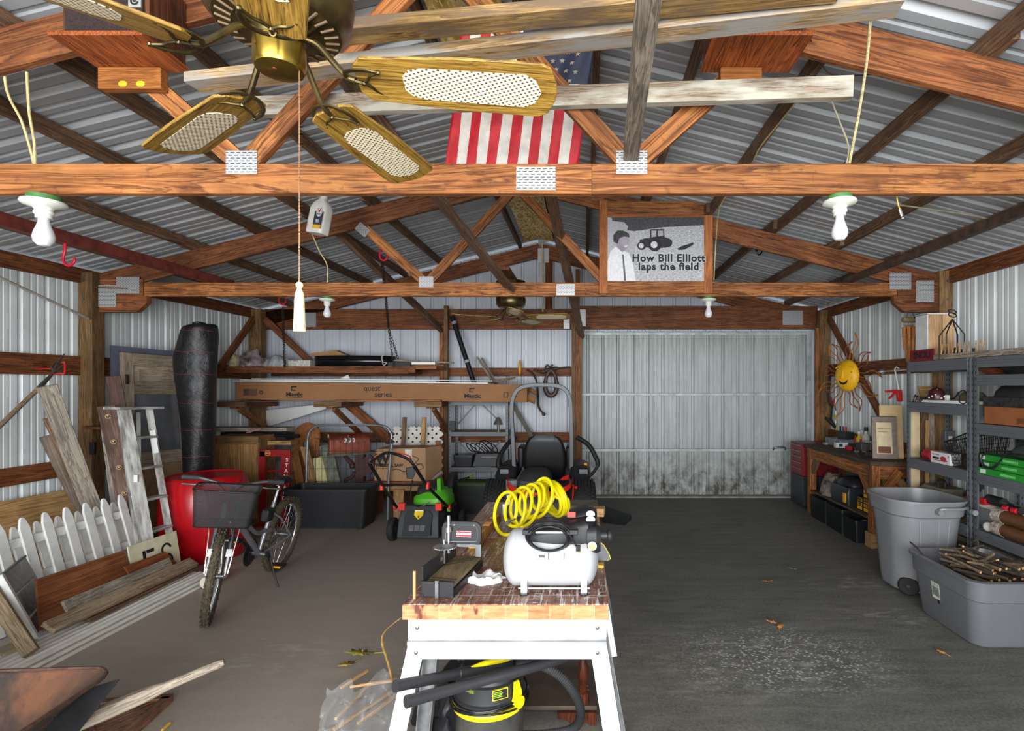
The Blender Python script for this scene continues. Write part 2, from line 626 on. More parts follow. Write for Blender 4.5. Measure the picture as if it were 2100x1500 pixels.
# sliding door
m = NT('stained_door_steel')
v = m.coord((1, 1, 1), False)
st = m.noise(m.coord((9, 1, 0.8), False), 1.6, 6, 0.7, 0.4)
c = m.ramp(st, [(0.3, (158, 164, 162)), (0.55, (180, 186, 185)), (0.75, (194, 199, 198))])
sp = m.n('SeparateXYZ'); m.l(v, sp.inputs[0])
bl = m.noise(m.coord((3.2, 1, 2.2), False), 1.7, 7, 0.75, 0.3)
low = m.n('MapRange'); low.inputs['From Min'].default_value = 0.85; low.inputs['From Max'].default_value = 0.25; m.l(sp.outputs[2], low.inputs['Value'])
k = m.n('Math', operation='MULTIPLY'); m.l(low.outputs[0], k.inputs[0]); m.l(m.ramp(bl, [(0.38, (0, 0, 0)), (0.62, (255, 255, 255))]), k.inputs[1])
c = m.mix(k.outputs[0], c, (78, 70, 58))
hi = m.n('MapRange'); hi.inputs['From Min'].default_value = 1.9; hi.inputs['From Max'].default_value = 2.5; m.l(sp.outputs[2], hi.inputs['Value'])
k2 = m.n('Math', operation='MULTIPLY'); m.l(hi.outputs[0], k2.inputs[0]); m.l(m.ramp(m.noise(m.coord((14, 1, 1.5), False), 1.5, 5, 0.7), [(0.4, (0, 0, 0)), (0.7, (255, 255, 255))]), k2.inputs[1])
c = m.mix(k2.outputs[0], c, (120, 136, 124))
DOORM = m.done(c, 0.5, 0.1, 0.4)
dr = thing('door_1', 'weathered steel sliding door with dirt stains along its foot', 'door', (1.7, YB + 0.09, 0), kind='structure')
a = [(XD - 0.2 + s, d) for s, d in corr(3.75)]
sheet('door_sheet', DOORM, [(x, YB + 0.09 + d, 0.0) for x, d in a], [(x, YB + 0.09 + d, 2.56) for x, d in a], dr)
for z in (1.545, 0.70, 2.47):
    MB().box((XD, YB + 0.045, z - 0.02), (3.44, YB + 0.085, z + 0.02)).build('door_rail', M_((176, 182, 182), 0.5, 0.2, 0.12, 8), dr, bev=0.003)
MB().box((3.36, YB + 0.04, 0), (3.43, YB + 0.088, 2.5)).build('door_stile', M_((176, 182, 182), 0.5, 0.2, 0.12, 8), dr)
MB().tube(bez([(2.86, YB + 0.05, 0.70), (2.88, YB + 0.02, 0.745), (3.02, YB + 0.02, 0.745), (3.04, YB + 0.05, 0.70)], 5), 0.009).build('door_handle', STEEL, dr)
MB().box((XD, YB - 0.08, 0), (3.46, YB + 0.06, 0.022)).build('sill', M_((150, 150, 142), 0.8, 0, 0.1), dr)

# roof
rf = thing('ceiling', 'ribbed galvanised roof underside on timber purlins', 'roof', (XC, 2, ZT), kind='structure')
pr = [(YF - 0.3 + s, d) for s, d in rib(YB - YF + 0.55)]
for xe in (XL - 0.25, XR + 0.25):
    sheet('roof_sheet', ROOFM, [(XC, y, zroof(XC) + d) for y, d in pr], [(xe, y, zroof(xe) + d) for y, d in pr], rf)
# gold coloured strand boards closing the ridge
m = NT('strand_board')
vo = m.n('TexVoronoi', Scale=55.0); m.l(m.coord((1, 0.35, 1), False), vo.inputs['Vector'])
sh = m.n('SeparateXYZ'); m.l(vo.outputs['Color'], sh.inputs[0])
OSB = m.done(m.ramp(sh.outputs[0], [(0.05, (178, 138, 58)), (0.4, (226, 188, 98)), (0.75, (244, 216, 140)), (0.95, (252, 238, 186))]), 0.5, 0, 0.4)
for s in (-1, 1):
    for y0, y1 in ((1.2, 2.55), (2.62, 5.05), (5.4, 7.86)):
        MB().hexa([(XC, y0, zroof(XC) - 0.05), (XC + s * 0.21, y0, zroof(XC + 0.21) - 0.05), (XC + s * 0.21, y1, zroof(XC + 0.21) - 0.05), (XC, y1, zroof(XC) - 0.05)],
                  [(XC, y0, zroof(XC) - 0.04), (XC + s * 0.21, y0, zroof(XC + 0.21) - 0.04), (XC + s * 0.21, y1, zroof(XC + 0.21) - 0.04), (XC, y1, zroof(XC) - 0.04)]).build('ridge_panel', OSB, rf, smooth=0)
# purlins
for x in (-0.95, -1.52, -2.09, -2.665, -3.2, -3.83, -4.4, -0.39, 0.05, 0.60, 1.19, 1.83, 2.465, 3.04):
    for i, (y0, y1) in enumerate(((YF - 0.2, 2.62), (2.30, 5.45), (5.1, YB))):
        xx = x + (0.02 if i % 2 else -0.02)
        z = zraf(x) + 0.045
        o = board('roof_purlin', (xx, y0, z), (xx, y1, z), 0.038, 0.09, W_BRN)
        o.parent = rf
        o.matrix_basis = WM[rf.name].inverted() @ WM[o.name]
for x in (XL + 0.03, XR - 0.03):
    o = board('eave_purlin', (x, YF - 0.2, zraf(x) + 0.0), (x, YB, zraf(x) + 0.0), 0.04, 0.14, W_RED, parent=rf)

# plates with rows of punched teeth
m = NT('toothed_plate')
tc = m.n('TexCoord'); s_ = m.n('SeparateXYZ'); m.l(tc.outputs['Object'], s_.inputs[0])
cb = m.n('CombineXYZ'); m.l(s_.outputs[0], cb.inputs[0]); m.l(s_.outputs[2], cb.inputs[1])
br = m.n('TexBrick')
br.inputs['Scale'].default_value = 1.0
br.inputs['Brick Width'].default_value = 0.027
br.inputs['Row Height'].default_value = 0.0125
br.inputs['Mortar Size'].default_value = 0.0046
br.inputs['Mortar Smooth'].default_value = 0.1
br.offset = 0.35
br.inputs['Color1'].default_value = lin((70, 58, 50)); br.inputs['Color2'].default_value = lin((108, 100, 94)); br.inputs['Mortar'].default_value = lin((186, 188, 190))
m.l(cb.outputs[0], br.inputs['Vector'])
TOOTH = m.done(br.outputs['Color'], 0.42, 0.5, 0.4)

def plate(par, x, y, z, w, h, ang=0):
    o = MB().box((-w / 2, -0.0025, -h / 2), (w / 2, 0.0, h / 2)).build('connector_plate', TOOTH, None, local=True, smooth=0)
    Mx = tr(x, y, z) @ ry(ang)
    o.parent = par
    o.matrix_basis = WM[par.name].inverted() @ Mx
    WM[o.name] = Mx
    return o

def truss(name, label, Y, xl, xr, plates):
    t = thing(name, label, 'roof truss', (XC, Y, 2.55), kind='structure')
    zt, zb = 2.69, 2.555
    zm = (zt + zb) / 2
    board('bottom_chord', (xl, Y, zm), (0.03 if Y < 4 else -0.0, Y, zm), 0.038, zt - zb, W_FIR, parent=t)
    board('bottom_chord', (0.03 if Y < 4 else 0.0, Y, zm), (xr, Y, zm), 0.038, zt - zb, W_FIR, parent=t)
    hv = 0.19
    for s, xe in ((-1, xl), (1, xr)):
        z0, z1 = zraf(XC) - hv / 2 - 0.003, zraf(xe) - hv / 2 - 0.003
        board('top_chord', (XC, Y, z0), (xe, Y, z1), 0.038, hv * 0.97, W_RED, parent=t)
        j = XC + s * 0.88
        d = 0.042 * 0
        xm = XC + s * 1.50
        board('web', (j + s * 0.03, Y + d, zt + 0.02), (xm, Y + d, zraf(xm) - hv - 0.0), 0.036, 0.088, W_FIR, parent=t)
        board('web', (j - s * 0.03, Y + d, zt + 0.02), (XC + s * 0.04, Y + d, zraf(XC) - hv - 0.02), 0.036, 0.088, W_FIR, parent=t)
        plate(t, j, Y - 0.0195, zt - 0.0 + 0.005, 0.14, 0.105)
        plate(t, xm, Y - 0.0195, zraf(xm) - hv - 0.03, 0.13, 0.09, -s * 40)
    for p in plates:
        plate(t, *p)
    return t

t1 = truss('roof_truss', 'roof truss nearest the brass ceiling fan with a wide splice plate', 2.44, XL + 0.05, XR - 0.05, [(-0.222, 2.4205, 2.622, 0.178, 0.105)])
t2 = truss('roof_truss', 'roof truss that carries the framed tractor poster', 5.25, XL + 0.19, XR - 0.1, [(-0.19, 5.2305, 2.62, 0.178, 0.11), (-4.44, 5.2085, 2.66, 0.225, 0.165), (-4.64, 5.2085, 2.555, 0.17, 0.21), (3.06, 5.2085, 2.70, 0.21, 0.165), (3.30, 5.2085, 2.60, 0.17, 0.21)])
# heel blocks of the second truss
for s, xw in ((1, XL + 0.19), (-1, XR - 0.11)):
    poly = [(xw, 2.40), (xw + s * 0.36, 2.40), (xw + s * 0.46, 2.49), (xw + s * 0.46, 2.56), (xw, 2.56)]
    if s < 0:
        poly = poly[::-1]
    MB(frame((0, 5.27, 0), (1, 0, 0), (0, 0, 1))).prism(poly, -0.0, 0.06).build('heel_block', W_RED, t2, bev=0.002)
    MB().box((xw, 5.215, 2.55), (xw + s * 0.42, 5.235, 2.72)).build('heel_block', W_RED, t2, bev=0.002)
for a, b in (((190, 590), (261, 592)), ((324, 592), (379, 595))):
    MB().tube([P(a[0], a[1], 5.2), P(b[0], b[1], 5.2)], 0.006, 6).build('iron_rod', RUST, t2)
# end truss with the door header
t3 = thing('roof_truss', 'gable truss over the sliding door with a deep header beam', 'roof truss', (XC, 7.98, 2.5), kind='structure')
board('header', (XL + 0.15, 7.985, 2.668), (-1.2, 7.985, 2.668), 0.05, 0.30, W_RED, parent=t3)
board('header', (-1.2, 7.985, 2.668), (-0.12, 7.985, 2.668), 0.05, 0.30, W_RED, parent=t3)
board('header', (-0.12, 7.98, 2.69), (XR - 0.12, 7.98, 2.69), 0.05, 0.34, W_RED, parent=t3)
for xe in (XL + 0.1, XR - 0.08):
    board('top_chord', (XC, 7.985, zraf(XC) - 0.11), (xe, 7.985, zraf(xe) - 0.11), 0.05, 0.2, W_RED, parent=t3)
board('web', (XC + 0.13, 7.99, 2.82), (XC + 0.13, 7.99, 3.55), 0.12, 0.04, W_RED, parent=t3)
for px, py, w, h in ((634, 656, 0.20, 0.21), (1626, 652, 0.30, 0.21), (1114, 492, 0.15, 0.07), (1114, 524, 0.16, 0.21), (1162, 660, 0.09, 0.21), (1195, 652, 0.09, 0.25)):
    p = P(px, py, 7.95)
    plate(t3, p.x, 7.955, p.z, w, h)

# posts and girts
def post(x0, x1, y0, y1, z0, z1, label, mat=W_POST):
    o = board('wall_post', ((x0 + x1) / 2, (y0 + y1) / 2, z0), ((x0 + x1) / 2, (y0 + y1) / 2, z1), x1 - x0, y1 - y0, mat, up=(0, 1, 0), bev=0.004)
    struct(o, label, 'post')
    return o
pl = post(XL + 0.02, XL + 0.155, 5.17, 5.31, 0, 2.78, 'square timber wall post beside the old panelled door')
pr_ = post(XR - 0.14, XR - 0.01, 5.19, 5.31, 0, 2.80, 'square timber wall post behind the grey shelving')
post(XL + 0.02, XL + 0.19, 7.80, 7.94, 0, 2.80, 'square timber corner post behind the hanging shelf')
post(XR - 0.16, XR - 0.01, 7.78, 7.92, 0, 2.78, 'square timber corner post beside the sun face')
post(XL + 0.02, XL + 0.155, 2.37, 2.50, 0, 2.78, 'square timber wall post by the wheelbarrow')
post(XR - 0.14, XR - 0.01, 2.37, 2.50, 0, 2.80, 'square timber wall post at the near end of the shelving')
for o, xs in ((pl, 1), (pr_, -1)):
    for z in (2.70, 2.52):
        x, y = (-4.84, 5.168) if xs > 0 else (3.51, 5.188)
        MB().cyl((x, y + 0.004, z), (x, y - 0.008, z), 0.014, n=8).build('bolt', STEEL, o)
W_FIRZ = W_FIR
# doubled posts on the end wall
p = thing('wall_post', 'doubled timber post between the hanging shelf and the grey rack', 'post', (-2.08, 7.88, 0), kind='structure')
board('stud', (-2.10, 7.86, 0), (-2.10, 7.86, 2.56), 0.06, 0.05, W_FIR, up=(0, 1, 0), parent=p)
board('stud', (-2.035, 7.87, 0), (-2.035, 7.87, 2.85), 0.055, 0.10, W_POST, up=(0, 1, 0), parent=p)
p = thing('wall_post', 'doubled timber jamb post beside the sliding door', 'post', (-0.13, 7.88, 0), kind='structure')
board('stud', (-0.17, 7.87, 0), (-0.17, 7.87, 2.60), 0.055, 0.12, W_POST, up=(0, 1, 0), parent=p)
board('stud', (-0.105, 7.84, 0), (-0.105, 7.84, 2.60), 0.06, 0.05, W_FIR, up=(0, 1, 0), parent=p)
board('stud', (-0.06, 7.88, 0), (-0.06, 7.88, 2.58), 0.03, 0.12, W_POST, up=(0, 1, 0), parent=p)
board('stud', (-0.11, 7.93, 2.5), (-0.11, 7.93, 3.4), 0.06, 0.05, W_RED, up=(0, 1, 0), parent=p)
p = thing('wall_post', 'split timber door jamb beside the corner post', 'post', (3.36, 7.85, 0), kind='structure')
board('stud', (3.385, 7.83, 0), (3.385, 7.83, 2.52), 0.05, 0.06, W_FIR, up=(0, 1, 0), parent=p)

def girt(p0, p1, w, t, label, up=(0, 0, 1), mat=W_RED):
    o = board('wall_girt', p0, p1, w, t, mat, up=up)
    struct(o, label, 'wall girt')
girt((XL + 0.025, YF, 1.875), (XL + 0.025, YB, 1.875), 0.04, 0.185, 'upper timber girt on the wall behind the garden fork')
girt((XL + 0.025, YF, 0.91), (XL + 0.025, YB, 0.91), 0.04, 0.15, 'middle timber girt on the wall above the picket fence')
girt((XL + 0.025, YF, 0.10), (XL + 0.025, YB, 0.10), 0.04, 0.2, 'bottom skirt board of the wall behind the plywood')
girt((XR - 0.025, YF, 1.90), (XR - 0.025, YB, 1.90), 0.04, 0.17, 'upper timber girt behind the sun face and rake')
girt((XR - 0.025, YF, 0.99), (XR - 0.025, YB, 0.99), 0.04, 0.12, 'timber girt just above the workbench top')
girt((XR - 0.025, YF, 0.10), (XR - 0.025, YB, 0.10), 0.04, 0.2, 'bottom skirt board of the wall behind the shelving')
girt((XL + 0.2, YB - 0.04, 1.885), (-0.2, YB - 0.04, 1.885), 0.04, 0.125, 'upper timber girt on the end wall behind the horse collar')
girt((XL + 0.2, YB - 0.04, 0.905), (-0.2, YB - 0.04, 0.905), 0.04, 0.15, 'lower timber girt on the end wall behind the mower seat')
girt((XL + 0.2, YB - 0.04, 0.10), (-0.2, YB - 0.04, 0.10), 0.04, 0.2, 'bottom skirt board of the end wall')

def brace(p0, p1, w, t, label, up, mat=W_RED):
    o = board('timber_brace', p0, p1, w, t, mat, up=up)
    tag(o, label, 'brace', kind='structure')
brace((XR - 0.05, 7.75, 2.66), (XR - 0.05, 6.1, 1.05), 0.09, 0.04, 'diagonal wall brace behind the sun face', (1, 0, 0))
brace((XL + 0.09, 7.80, 2.66), (XL + 0.09, 7.1, 1.95), 0.09, 0.04, 'short diagonal brace left of the corner post', (1, 0, 0))
brace((XL + 0.22, 7.86, 2.66), (-4.02, 7.95, 1.98), 0.09, 0.04, 'diagonal brace running down to the hanging shelf', (0, 1, 0))
brace((-3.56, 7.98, 1.44), (-2.90, 7.98, 0.86), 0.13, 0.04, 'diagonal brace behind the wire garden gate', (0, 1, 0), W_FIR)
# long braces from the roof down to the chords and the end wall
brace(P(690, 140, 2.52), P(1045, 592, 5.2), 0.12, 0.04, 'long grey diagonal brace crossing behind the flag to the second truss', (0, -1, 0.5), wood('grey_brown_brace', (74, 54, 42), (112, 86, 70), (146, 120, 100), 0, 1.0, spots=0.4))
brace(P(690, 472, 5.6), P(905, 676, 7.84), 0.10, 0.05, 'dark diagonal brace reaching the doubled post by the hanging shelf', (0, -1, 0.4), W_BRN)
brace(P(1128, 395, 4.6), P(1192, 690, 7.84), 0.10, 0.05, 'dark diagonal brace dropping beside the small ceiling fan', (0, -1, 0.4), W_BRN)
brace((0.160, 1.2, 2.72), (0.208, 2.47, 2.72), 0.068, 0.038, 'weathered grey brace lying across the chord above the table', (0, 0, 1), W_GRY)
brace((0.125, 0.2, 2.72), (0.160, 1.2, 2.72), 0.068, 0.038, 'weathered grey brace above the photographer', (0, 0, 1), W_GRY)
# pipes and rails lying on the chords
o = MB().beam((-3.69, -1, 2.735), (-3.69, 5.6, 2.735), 0.07, 0.085).build('steel_rail', M_((112, 52, 44), 0.6, 0.1, 0.2, 14), None, bev=0.006)
tag(o, 'red painted steel rail lying on the chords above the barrel side', 'rail', kind='structure')
o = MB().beam((2.60, -1, 2.725), (2.60, 5.6, 2.725), 0.06, 0.06).build('steel_rail', M_((84, 66, 56), 0.6, 0.3, 0.25, 14), None, bev=0.006)
tag(o, 'rusty steel rail lying on the chords above the workbench side', 'rail', kind='structure')
# ---------------------------------------------------------------- under the roof
# --- ceiling fans
m = NT('woven_cane')
vec = m.coord((1, 1, 1), False)
vo = m.n('TexVoronoi', Scale=1.0)
mp = m.n('Mapping'); mp.inputs['Scale'].default_value = (85, 100, 0.001); mp.inputs['Rotation'].default_value = (0, 0, 0.5)
m.l(vec, mp.inputs['Vector']); m.l(mp.outputs[0], vo.inputs['Vector'])
vo.inputs['Randomness'].default_value = 0.0
CANE = m.done(m.ramp(vo.outputs['Distance'], [(0.24, (90, 72, 36)), (0.30, (232, 220, 192))]), 0.6, 0, 0.3)

def fan(name, label, loc, ang, chain_to=None, tip=0.66):
    f = thing(name, label, 'ceiling fan', loc)
    M0 = WM[f.name]
    # motor housing: perforated drum with a slotted underside
    b = MB(M0).lathe([(0.115, 0.40), (0.16, 0.40), (0.163, 0.36), (0.160, 0.27), (0.166, 0.262), (0.166, 0.245), (0.155, 0.235), (0.165, 0.20), (0.158, 0.14), (0.135, 0.112), (0.06, 0.095), (0.055, 0.075)], n=40)
    mh = b.build('motor_housing', ABRASS, f)
    b = MB(M0)
    for k in range(28):
        a = 2 * math.pi * k / 28
        c, s = math.cos(a), math.sin(a)
        b.tube([(0.098 * c, 0.098 * s, 0.1025), (0.129 * c, 0.129 * s, 0.1095)], 0.0034, 6)
    b.build('vent_slots', M_((112, 90, 66), 0.6, 0.0, 0.1), mh)
    b = MB(M0)
    for k in range(64):
        a = 2 * math.pi * k / 64
        for z in (0.300, 0.335):
            b.box((0.1605 * math.cos(a) - .003, 0.1605 * math.sin(a) - .003, z), (0.1605 * math.cos(a) + .003, 0.1605 * math.sin(a) + .003, z + 0.022))
    b.build('pierced_band', M_((34, 28, 18), 0.6), mh)
    # switch housing
    sw = MB(M0).lathe([(0.0, 0.006), (0.03, 0.0065), (0.052, 0.012), (0.057, 0.022), (0.057, 0.072), (0.05, 0.078), (0.0, 0.079)], n=40).build('switch_housing', BRASS, f)
    MB(M0).tube([(0.0, -0.02, 0.0055), (0.0, -0.02, 0.003)], 0.005, 8).build('screw', M_((120, 70, 40), 0.4, 0.6), sw)
    MB(M0).tube([(-0.026, -0.05, 0.047), (-0.027, -0.053, 0.047)], 0.004, 8).build('screw', M_((120, 70, 40), 0.4, 0.6), sw)
    for k in range(5):
        a = ang + 72 * k
        dr_ = 2.6 if (k == 2 and chain_to) else 0.0
        if dr_:
            a -= 5.5
        A = M0 @ rz(a) @ ry(dr_)
        # scrolled blade iron
        arm = MB(A).tube(bez([(0.05, 0, 0.092), (0.085, 0, 0.080), (0.12, 0, 0.042), (0.15, 0, 0.010), (0.172, 0, 0.000)], 6), 0.0075, 10)
        for s in (-1, 1):
            arm.tube(bez([(0.152, 0, 0.006), (0.156, 0.024 * s, 0.004), (0.178, 0.045 * s, -0.001), (0.212, 0.053 * s, -0.004), (0.236, 0.050 * s, -0.006)], 6), [0.0065] * 20 + [0.005] * 4 + [0.0035], 8, flat=0.6)
            arm.tube(bez([(0.236, 0.050 * s, -0.005), (0.214, 0.032 * s, -0.004), (0.206, 0.016 * s, -0.004), (0.192, 0, -0.004)], 5), 0.0035, 6)
            arm.ball((0.236, 0.050 * s, -0.005), 0.006, n=8)
        arm.tube([(0.165, 0, 0.0), (0.194, 0, -0.004)], 0.0045, 6).ball((0.192, 0, -0.005), 0.0065, n=8)
        # oak blade, pitched 12 degrees
        B = A @ rx(-14)
        bw = lambda x: 0.062 + 0.010 * min(1, max(0, (x - 0.21) / 0.2))
        out = [(0.175, -0.040), (0.195, -0.064), (0.42, -0.082), (tip - 0.045, -0.086), (tip - 0.02, -0.072), (tip - 0.004, -0.03), (tip, 0), (tip - 0.004, 0.03), (tip - 0.02, 0.072), (tip - 0.045, 0.086), (0.42, 0.082), (0.195, 0.064), (0.175, 0.040)]
        bl = MB().prism(out, 0.003, 0.011).build('fan_blade', W_OAKY, None, bev=0.002, local=True)
        bl.parent = f
        bl.matrix_basis = rz(a) @ ry(dr_) @ rx(-14)
        WM[bl.name] = M0 @ bl.matrix_basis
        ins = [(0.285, -0.020), (0.30, -0.039), (0.33, -0.048), (tip - 0.080, -0.052), (tip - 0.055, -0.036), (tip - 0.040, 0), (tip - 0.055, 0.036), (tip - 0.080, 0.052), (0.33, 0.048), (0.30, 0.039), (0.285, 0.020)]
        MB().prism(ins, 0.0015, 0.0034).build('cane_insert', CANE, bl, local=True)
        MB(WM[f.name].inverted() @ M0)
        arm.build('blade_arm', ABRASS if k else ABRASS, f)
    if chain_to:
        x, y, z = chain_to
        n = 150
        ch = MB()
        top = M0 @ V(0.047, 0.0, 0.012)
        for i in range(n):
            t = i / (n - 1)
            p = top.lerp(Vector((x, y, z)), t)
            ch.ball(p, 0.0021, n=6)
        pc = ch.build('pull_chain', M_((178, 130, 92), 0.35, 0.6), f)
        tp = Vector((x, y, z))
        ts = MB().ball(tp + V(0, 0, -0.008), 0.0085, n=12)
        loops = [[tp + V(r * math.cos(2 * math.pi * k / 18) * (1 + 0.10 * (k % 3)), r * math.sin(2 * math.pi * k / 18) * (1 + 0.1 * (k % 3)), zz) for k in range(18)] for r, zz in ((0.0035, -0.014), (0.0085, -0.030), (0.0095, -0.06), (0.0115, -0.118 ))]
        ts.loft(loops)
        ts.build('tassel', M_((236, 230, 176), 0.8, 0, 0.08, 90), pc)
    return f
fan('ceiling_fan', 'large brass ceiling fan with cane blades and a tasselled pull chain', (-0.725, 1.273, 2.425), 7.3, (-0.678, 1.273, 1.935))
f2 = fan('ceiling_fan', 'small looking ceiling fan far back under the second truss', (-0.82, 5.92, 2.432), 66)
# mounting plates
for fx, fy, lab in ((-0.725, 1.273, 'timber nailer board that the nearer ceiling fan hangs from'), (-0.82, 5.92, 'timber nailer board that the farther ceiling fan hangs from')):
    o = board('nailer_board', (fx, fy - 0.35 if fy < 3 else fy - 0.62, 2.845), (fx, fy + (0.2 if fy < 3 else 1.0), 2.845), 0.14, 0.038, W_RED)
    tag(o, lab, 'board', kind='structure')

# --- loudspeakers on little plywood shelves
def speaker(x0, x1, label, shelf_label, blk):
    z = 3.10
    s = thing('speaker_shelf', shelf_label, 'shelf', ((x0 + x1) / 2, 2.32, z), group='speaker shelves under the roof')
    MB().hexa([(x0, 2.16, z), (x1, 2.16, z), (x1, 2.42, z), (x0, 2.42, z)], [(x0, 2.16, z + .018), (x1, 2.16, z + .018), (x1, 2.42, z + .018), (x0, 2.42, z + .018)]).build('shelf_board', wood('orange_plywood', (96, 42, 16), (156, 76, 32), (190, 106, 54), 1, 1.0), s)
    MB().box((blk[0], 2.375, z - 0.095), (blk[1], 2.42, z)).build('cleat_block', wood('yellow_block', (104, 58, 22), (142, 84, 34), (168, 106, 48), 0, 1.0), s, bev=0.004)
    for fx_ in (0.40, 0.68):
        xx = blk[0] + (blk[1] - blk[0]) * fx_
        MB().ball((xx, 2.3748, z - 0.075), 0.02, 0.0012, 0.014, 14).build('yellow_stain', M_((222, 164, 30), 0.6), s)
    k = thing('loudspeaker', label, 'speaker', ((x0 + x1) / 2, 2.34, z + 0.018), group='loudspeakers under the roof')
    MB().box((x0 + 0.012, 2.21, z + .019), (x1 - 0.012, 2.415, z + (0.31 if x0 < 0 else 0.28))).build('cabinet', wood('walnut_cabinet', (50, 26, 16), (84, 46, 28), (110, 66, 42), 2, 1.0), k, bev=0.003)
    m = M_((44, 32, 30), 0.8, 0, 0.35, 160, 0.4)
    g = MB().box((x0 + 0.03, 2.200, z + .04), (x1 - 0.03, 2.211, z + (0.29 if x0 < 0 else 0.26))).build('grille_cloth', m, k)
    p = V(x1 - 0.06, 2.198, z + 0.165)
    bd = MB().box((p.x - 0.026, 2.196, p.z - 0.026), (p.x + 0.026, 2.2, p.z + 0.026)).build('badge', M_((176, 176, 172), 0.4, 0.3), k)
    MB().tube(arcpts((p.x, 2.1955, p.z - 0.002), 0.014, 60, 350, 20), 0.0035, 6).ball((p.x, 2.195, p.z - 0.002), 0.006, n=8).build('badge_ring', INK, bd)
speaker(-2.165, -1.785, 'walnut loudspeaker behind the long left blade of the big fan', 'plywood shelf with a yellow stained block below the walnut loudspeaker near the fan', (-2.16, -1.88))
speaker(0.52, 0.92, 'walnut loudspeaker mostly hidden above the stored lumber', 'plywood shelf with a yellow block just above the stored grey lumber', (0.60, 0.785))

# --- lumber stored across the chords
o = board('lumber_plank', (-0.95, 1.92, 2.945), (0.82, 1.72, 2.965), 0.09, 0.04, W_GOLD)
tag(o, 'yellowish old plank stored highest above the fan blade', 'plank', 'lumber stored across the chords')
o = board('lumber_plank', (-1.6, 2.19, 2.925), (1.05, 1.79, 2.964), 0.09, 0.04, wood('grey_edge_plank', (120, 92, 60), (168, 138, 96), (200, 172, 132), 0, 1.0, spots=0.4, weather=(150, 146, 140)))
tag(o, 'long weathered plank sloping up beneath the yellowish one', 'plank', 'lumber stored across the chords')
o = board('lumber_plank', (-1.79, 2.60, 3.03), (1.11, 2.23, 2.925), 0.04, 0.089, wood('lichen_plank', (96, 80, 66), (142, 124, 104), (176, 160, 138), 0, 1.2, spots=0.4, weather=(168, 164, 150)))
tag(o, 'lichen spotted grey plank with an angled end above the splice plate', 'plank', 'lumber stored across the chords')

# --- flag
m = NT('flag_nylon')
tc = m.n('TexCoord'); s_ = m.n('SeparateXYZ'); m.l(tc.outputs['UV'], s_.inputs[0])
def flag():
    b = MB()
    nu, nv = 52, 40
    y0, y1 = 3.15, 2.85
    pt = P(1048, 352, y0); pb = P(1085, 54, y1)
    wb, wt = 0.78, 0.72
    def fn(u, v):
        c = pt.lerp(pb, v)
        w = wb + (wt - wb) * v
        off = 0.012 * math.sin(u * 13 + 3 * v) + 0.006 * math.sin(u * 31 - v * 9)
        return c + V((u - 0.5) * w, off, 0.004 * math.sin(u * 9))
    b.surf(fn, nu, nv)
    o = b.build('flag', None, None, solid=0.001)
    me = o.data
    red, wht, blu = M_((188, 20, 34), 0.55, 0, 0.08, 20, 0.3), M_((216, 210, 200), 0.55, 0, 0.06, 20, 0.4), M_((22, 28, 54), 0.6, 0, 0.06, 20)
    for q in (red, wht, blu):
        me.materials.append(q)
    for p in me.polygons:
        i, j = p.index % nu, p.index // nu
        p.material_index = (0 if (i // 4) % 2 == 0 else 1)
        if i >= 24 and j >= nv * 0.62:
            p.material_index = 2
    return o, fn
fo, ffn = flag()
tag(fo, 'striped flag with white stars hanging upside down behind the splice plate', 'flag')
for r in range(6):
    for cidx in range(6):
        u, v = 0.50 + 0.07 * cidx + (0.035 if r % 2 else 0), 0.65 + 0.06 * r
        if u > 0.97:
            continue
        c = ffn(u, v) + V(0, -0.004, 0)
        MB().prism([(0.016 * math.sin(math.pi * k / 5) * (1 if k % 2 == 0 else 0.42), 0.016 * math.cos(math.pi * k / 5) * (1 if k % 2 == 0 else 0.42)) for k in range(10)][::-1], -0.0008, 0.0, FRONT(c)).build('star', M_((150, 140, 120), 0.6), fo)

# --- bulbs in porcelain holders
def bulb(loc, label, s=1.08):
    x, y, z = loc
    S_ = tr(x, y, z) @ Matrix.Diagonal((s, s, s, 1))
    loc0, loc = loc, (0, 0, 0)
    t = thing('lamp_holder', label, 'light fixture', loc0, group='bare bulbs under the chords')
    bx = MB(S_).lathe([(0.05, 0.0), (0.05, -0.03), (0.0, -0.03)], c=loc, n=24).build('junction_box', M_((70, 120, 62), 0.5), t)
    MB(S_).lathe([(0.0, -0.022), (0.066, -0.022), (0.068, -0.03), (0.062, -0.036), (0.032, -0.045), (0.026, -0.055), (0.03, -0.06), (0.03, -0.068), (0.025, -0.072), (0.025, -0.085), (0.0, -0.085)][::-1], c=loc, n=28).build('porcelain_socket', M_((216, 216, 206), 0.25, 0, 0.03), t)
    MB(S_).lathe([(0.0, -0.19), (0.018, -0.187), (0.03, -0.173), (0.0335, -0.156), (0.030, -0.137), (0.022, -0.115), (0.0175, -0.098), (0.016, -0.084), (0.0, -0.084)], c=loc, n=24).build('bulb', M_((206, 206, 208), 0.18, 0, 0.02), t)
for (px, py, y, lab) in ((90, 400, 2.46, 'bare white bulb in a porcelain holder above the picket fence end'), (1722, 392, 2.46, 'bare white bulb in a porcelain holder nearest the workbench end'),
                         (671, 608, 5.27, 'small bare bulb under the second truss by the tassel'), (1453, 606, 5.27, 'small bare bulb under the framed tractor poster')):
    p = P(px, py, y)
    bulb((p.x, p.y, 2.557), lab, 1.22 if px < 100 else 1.08)

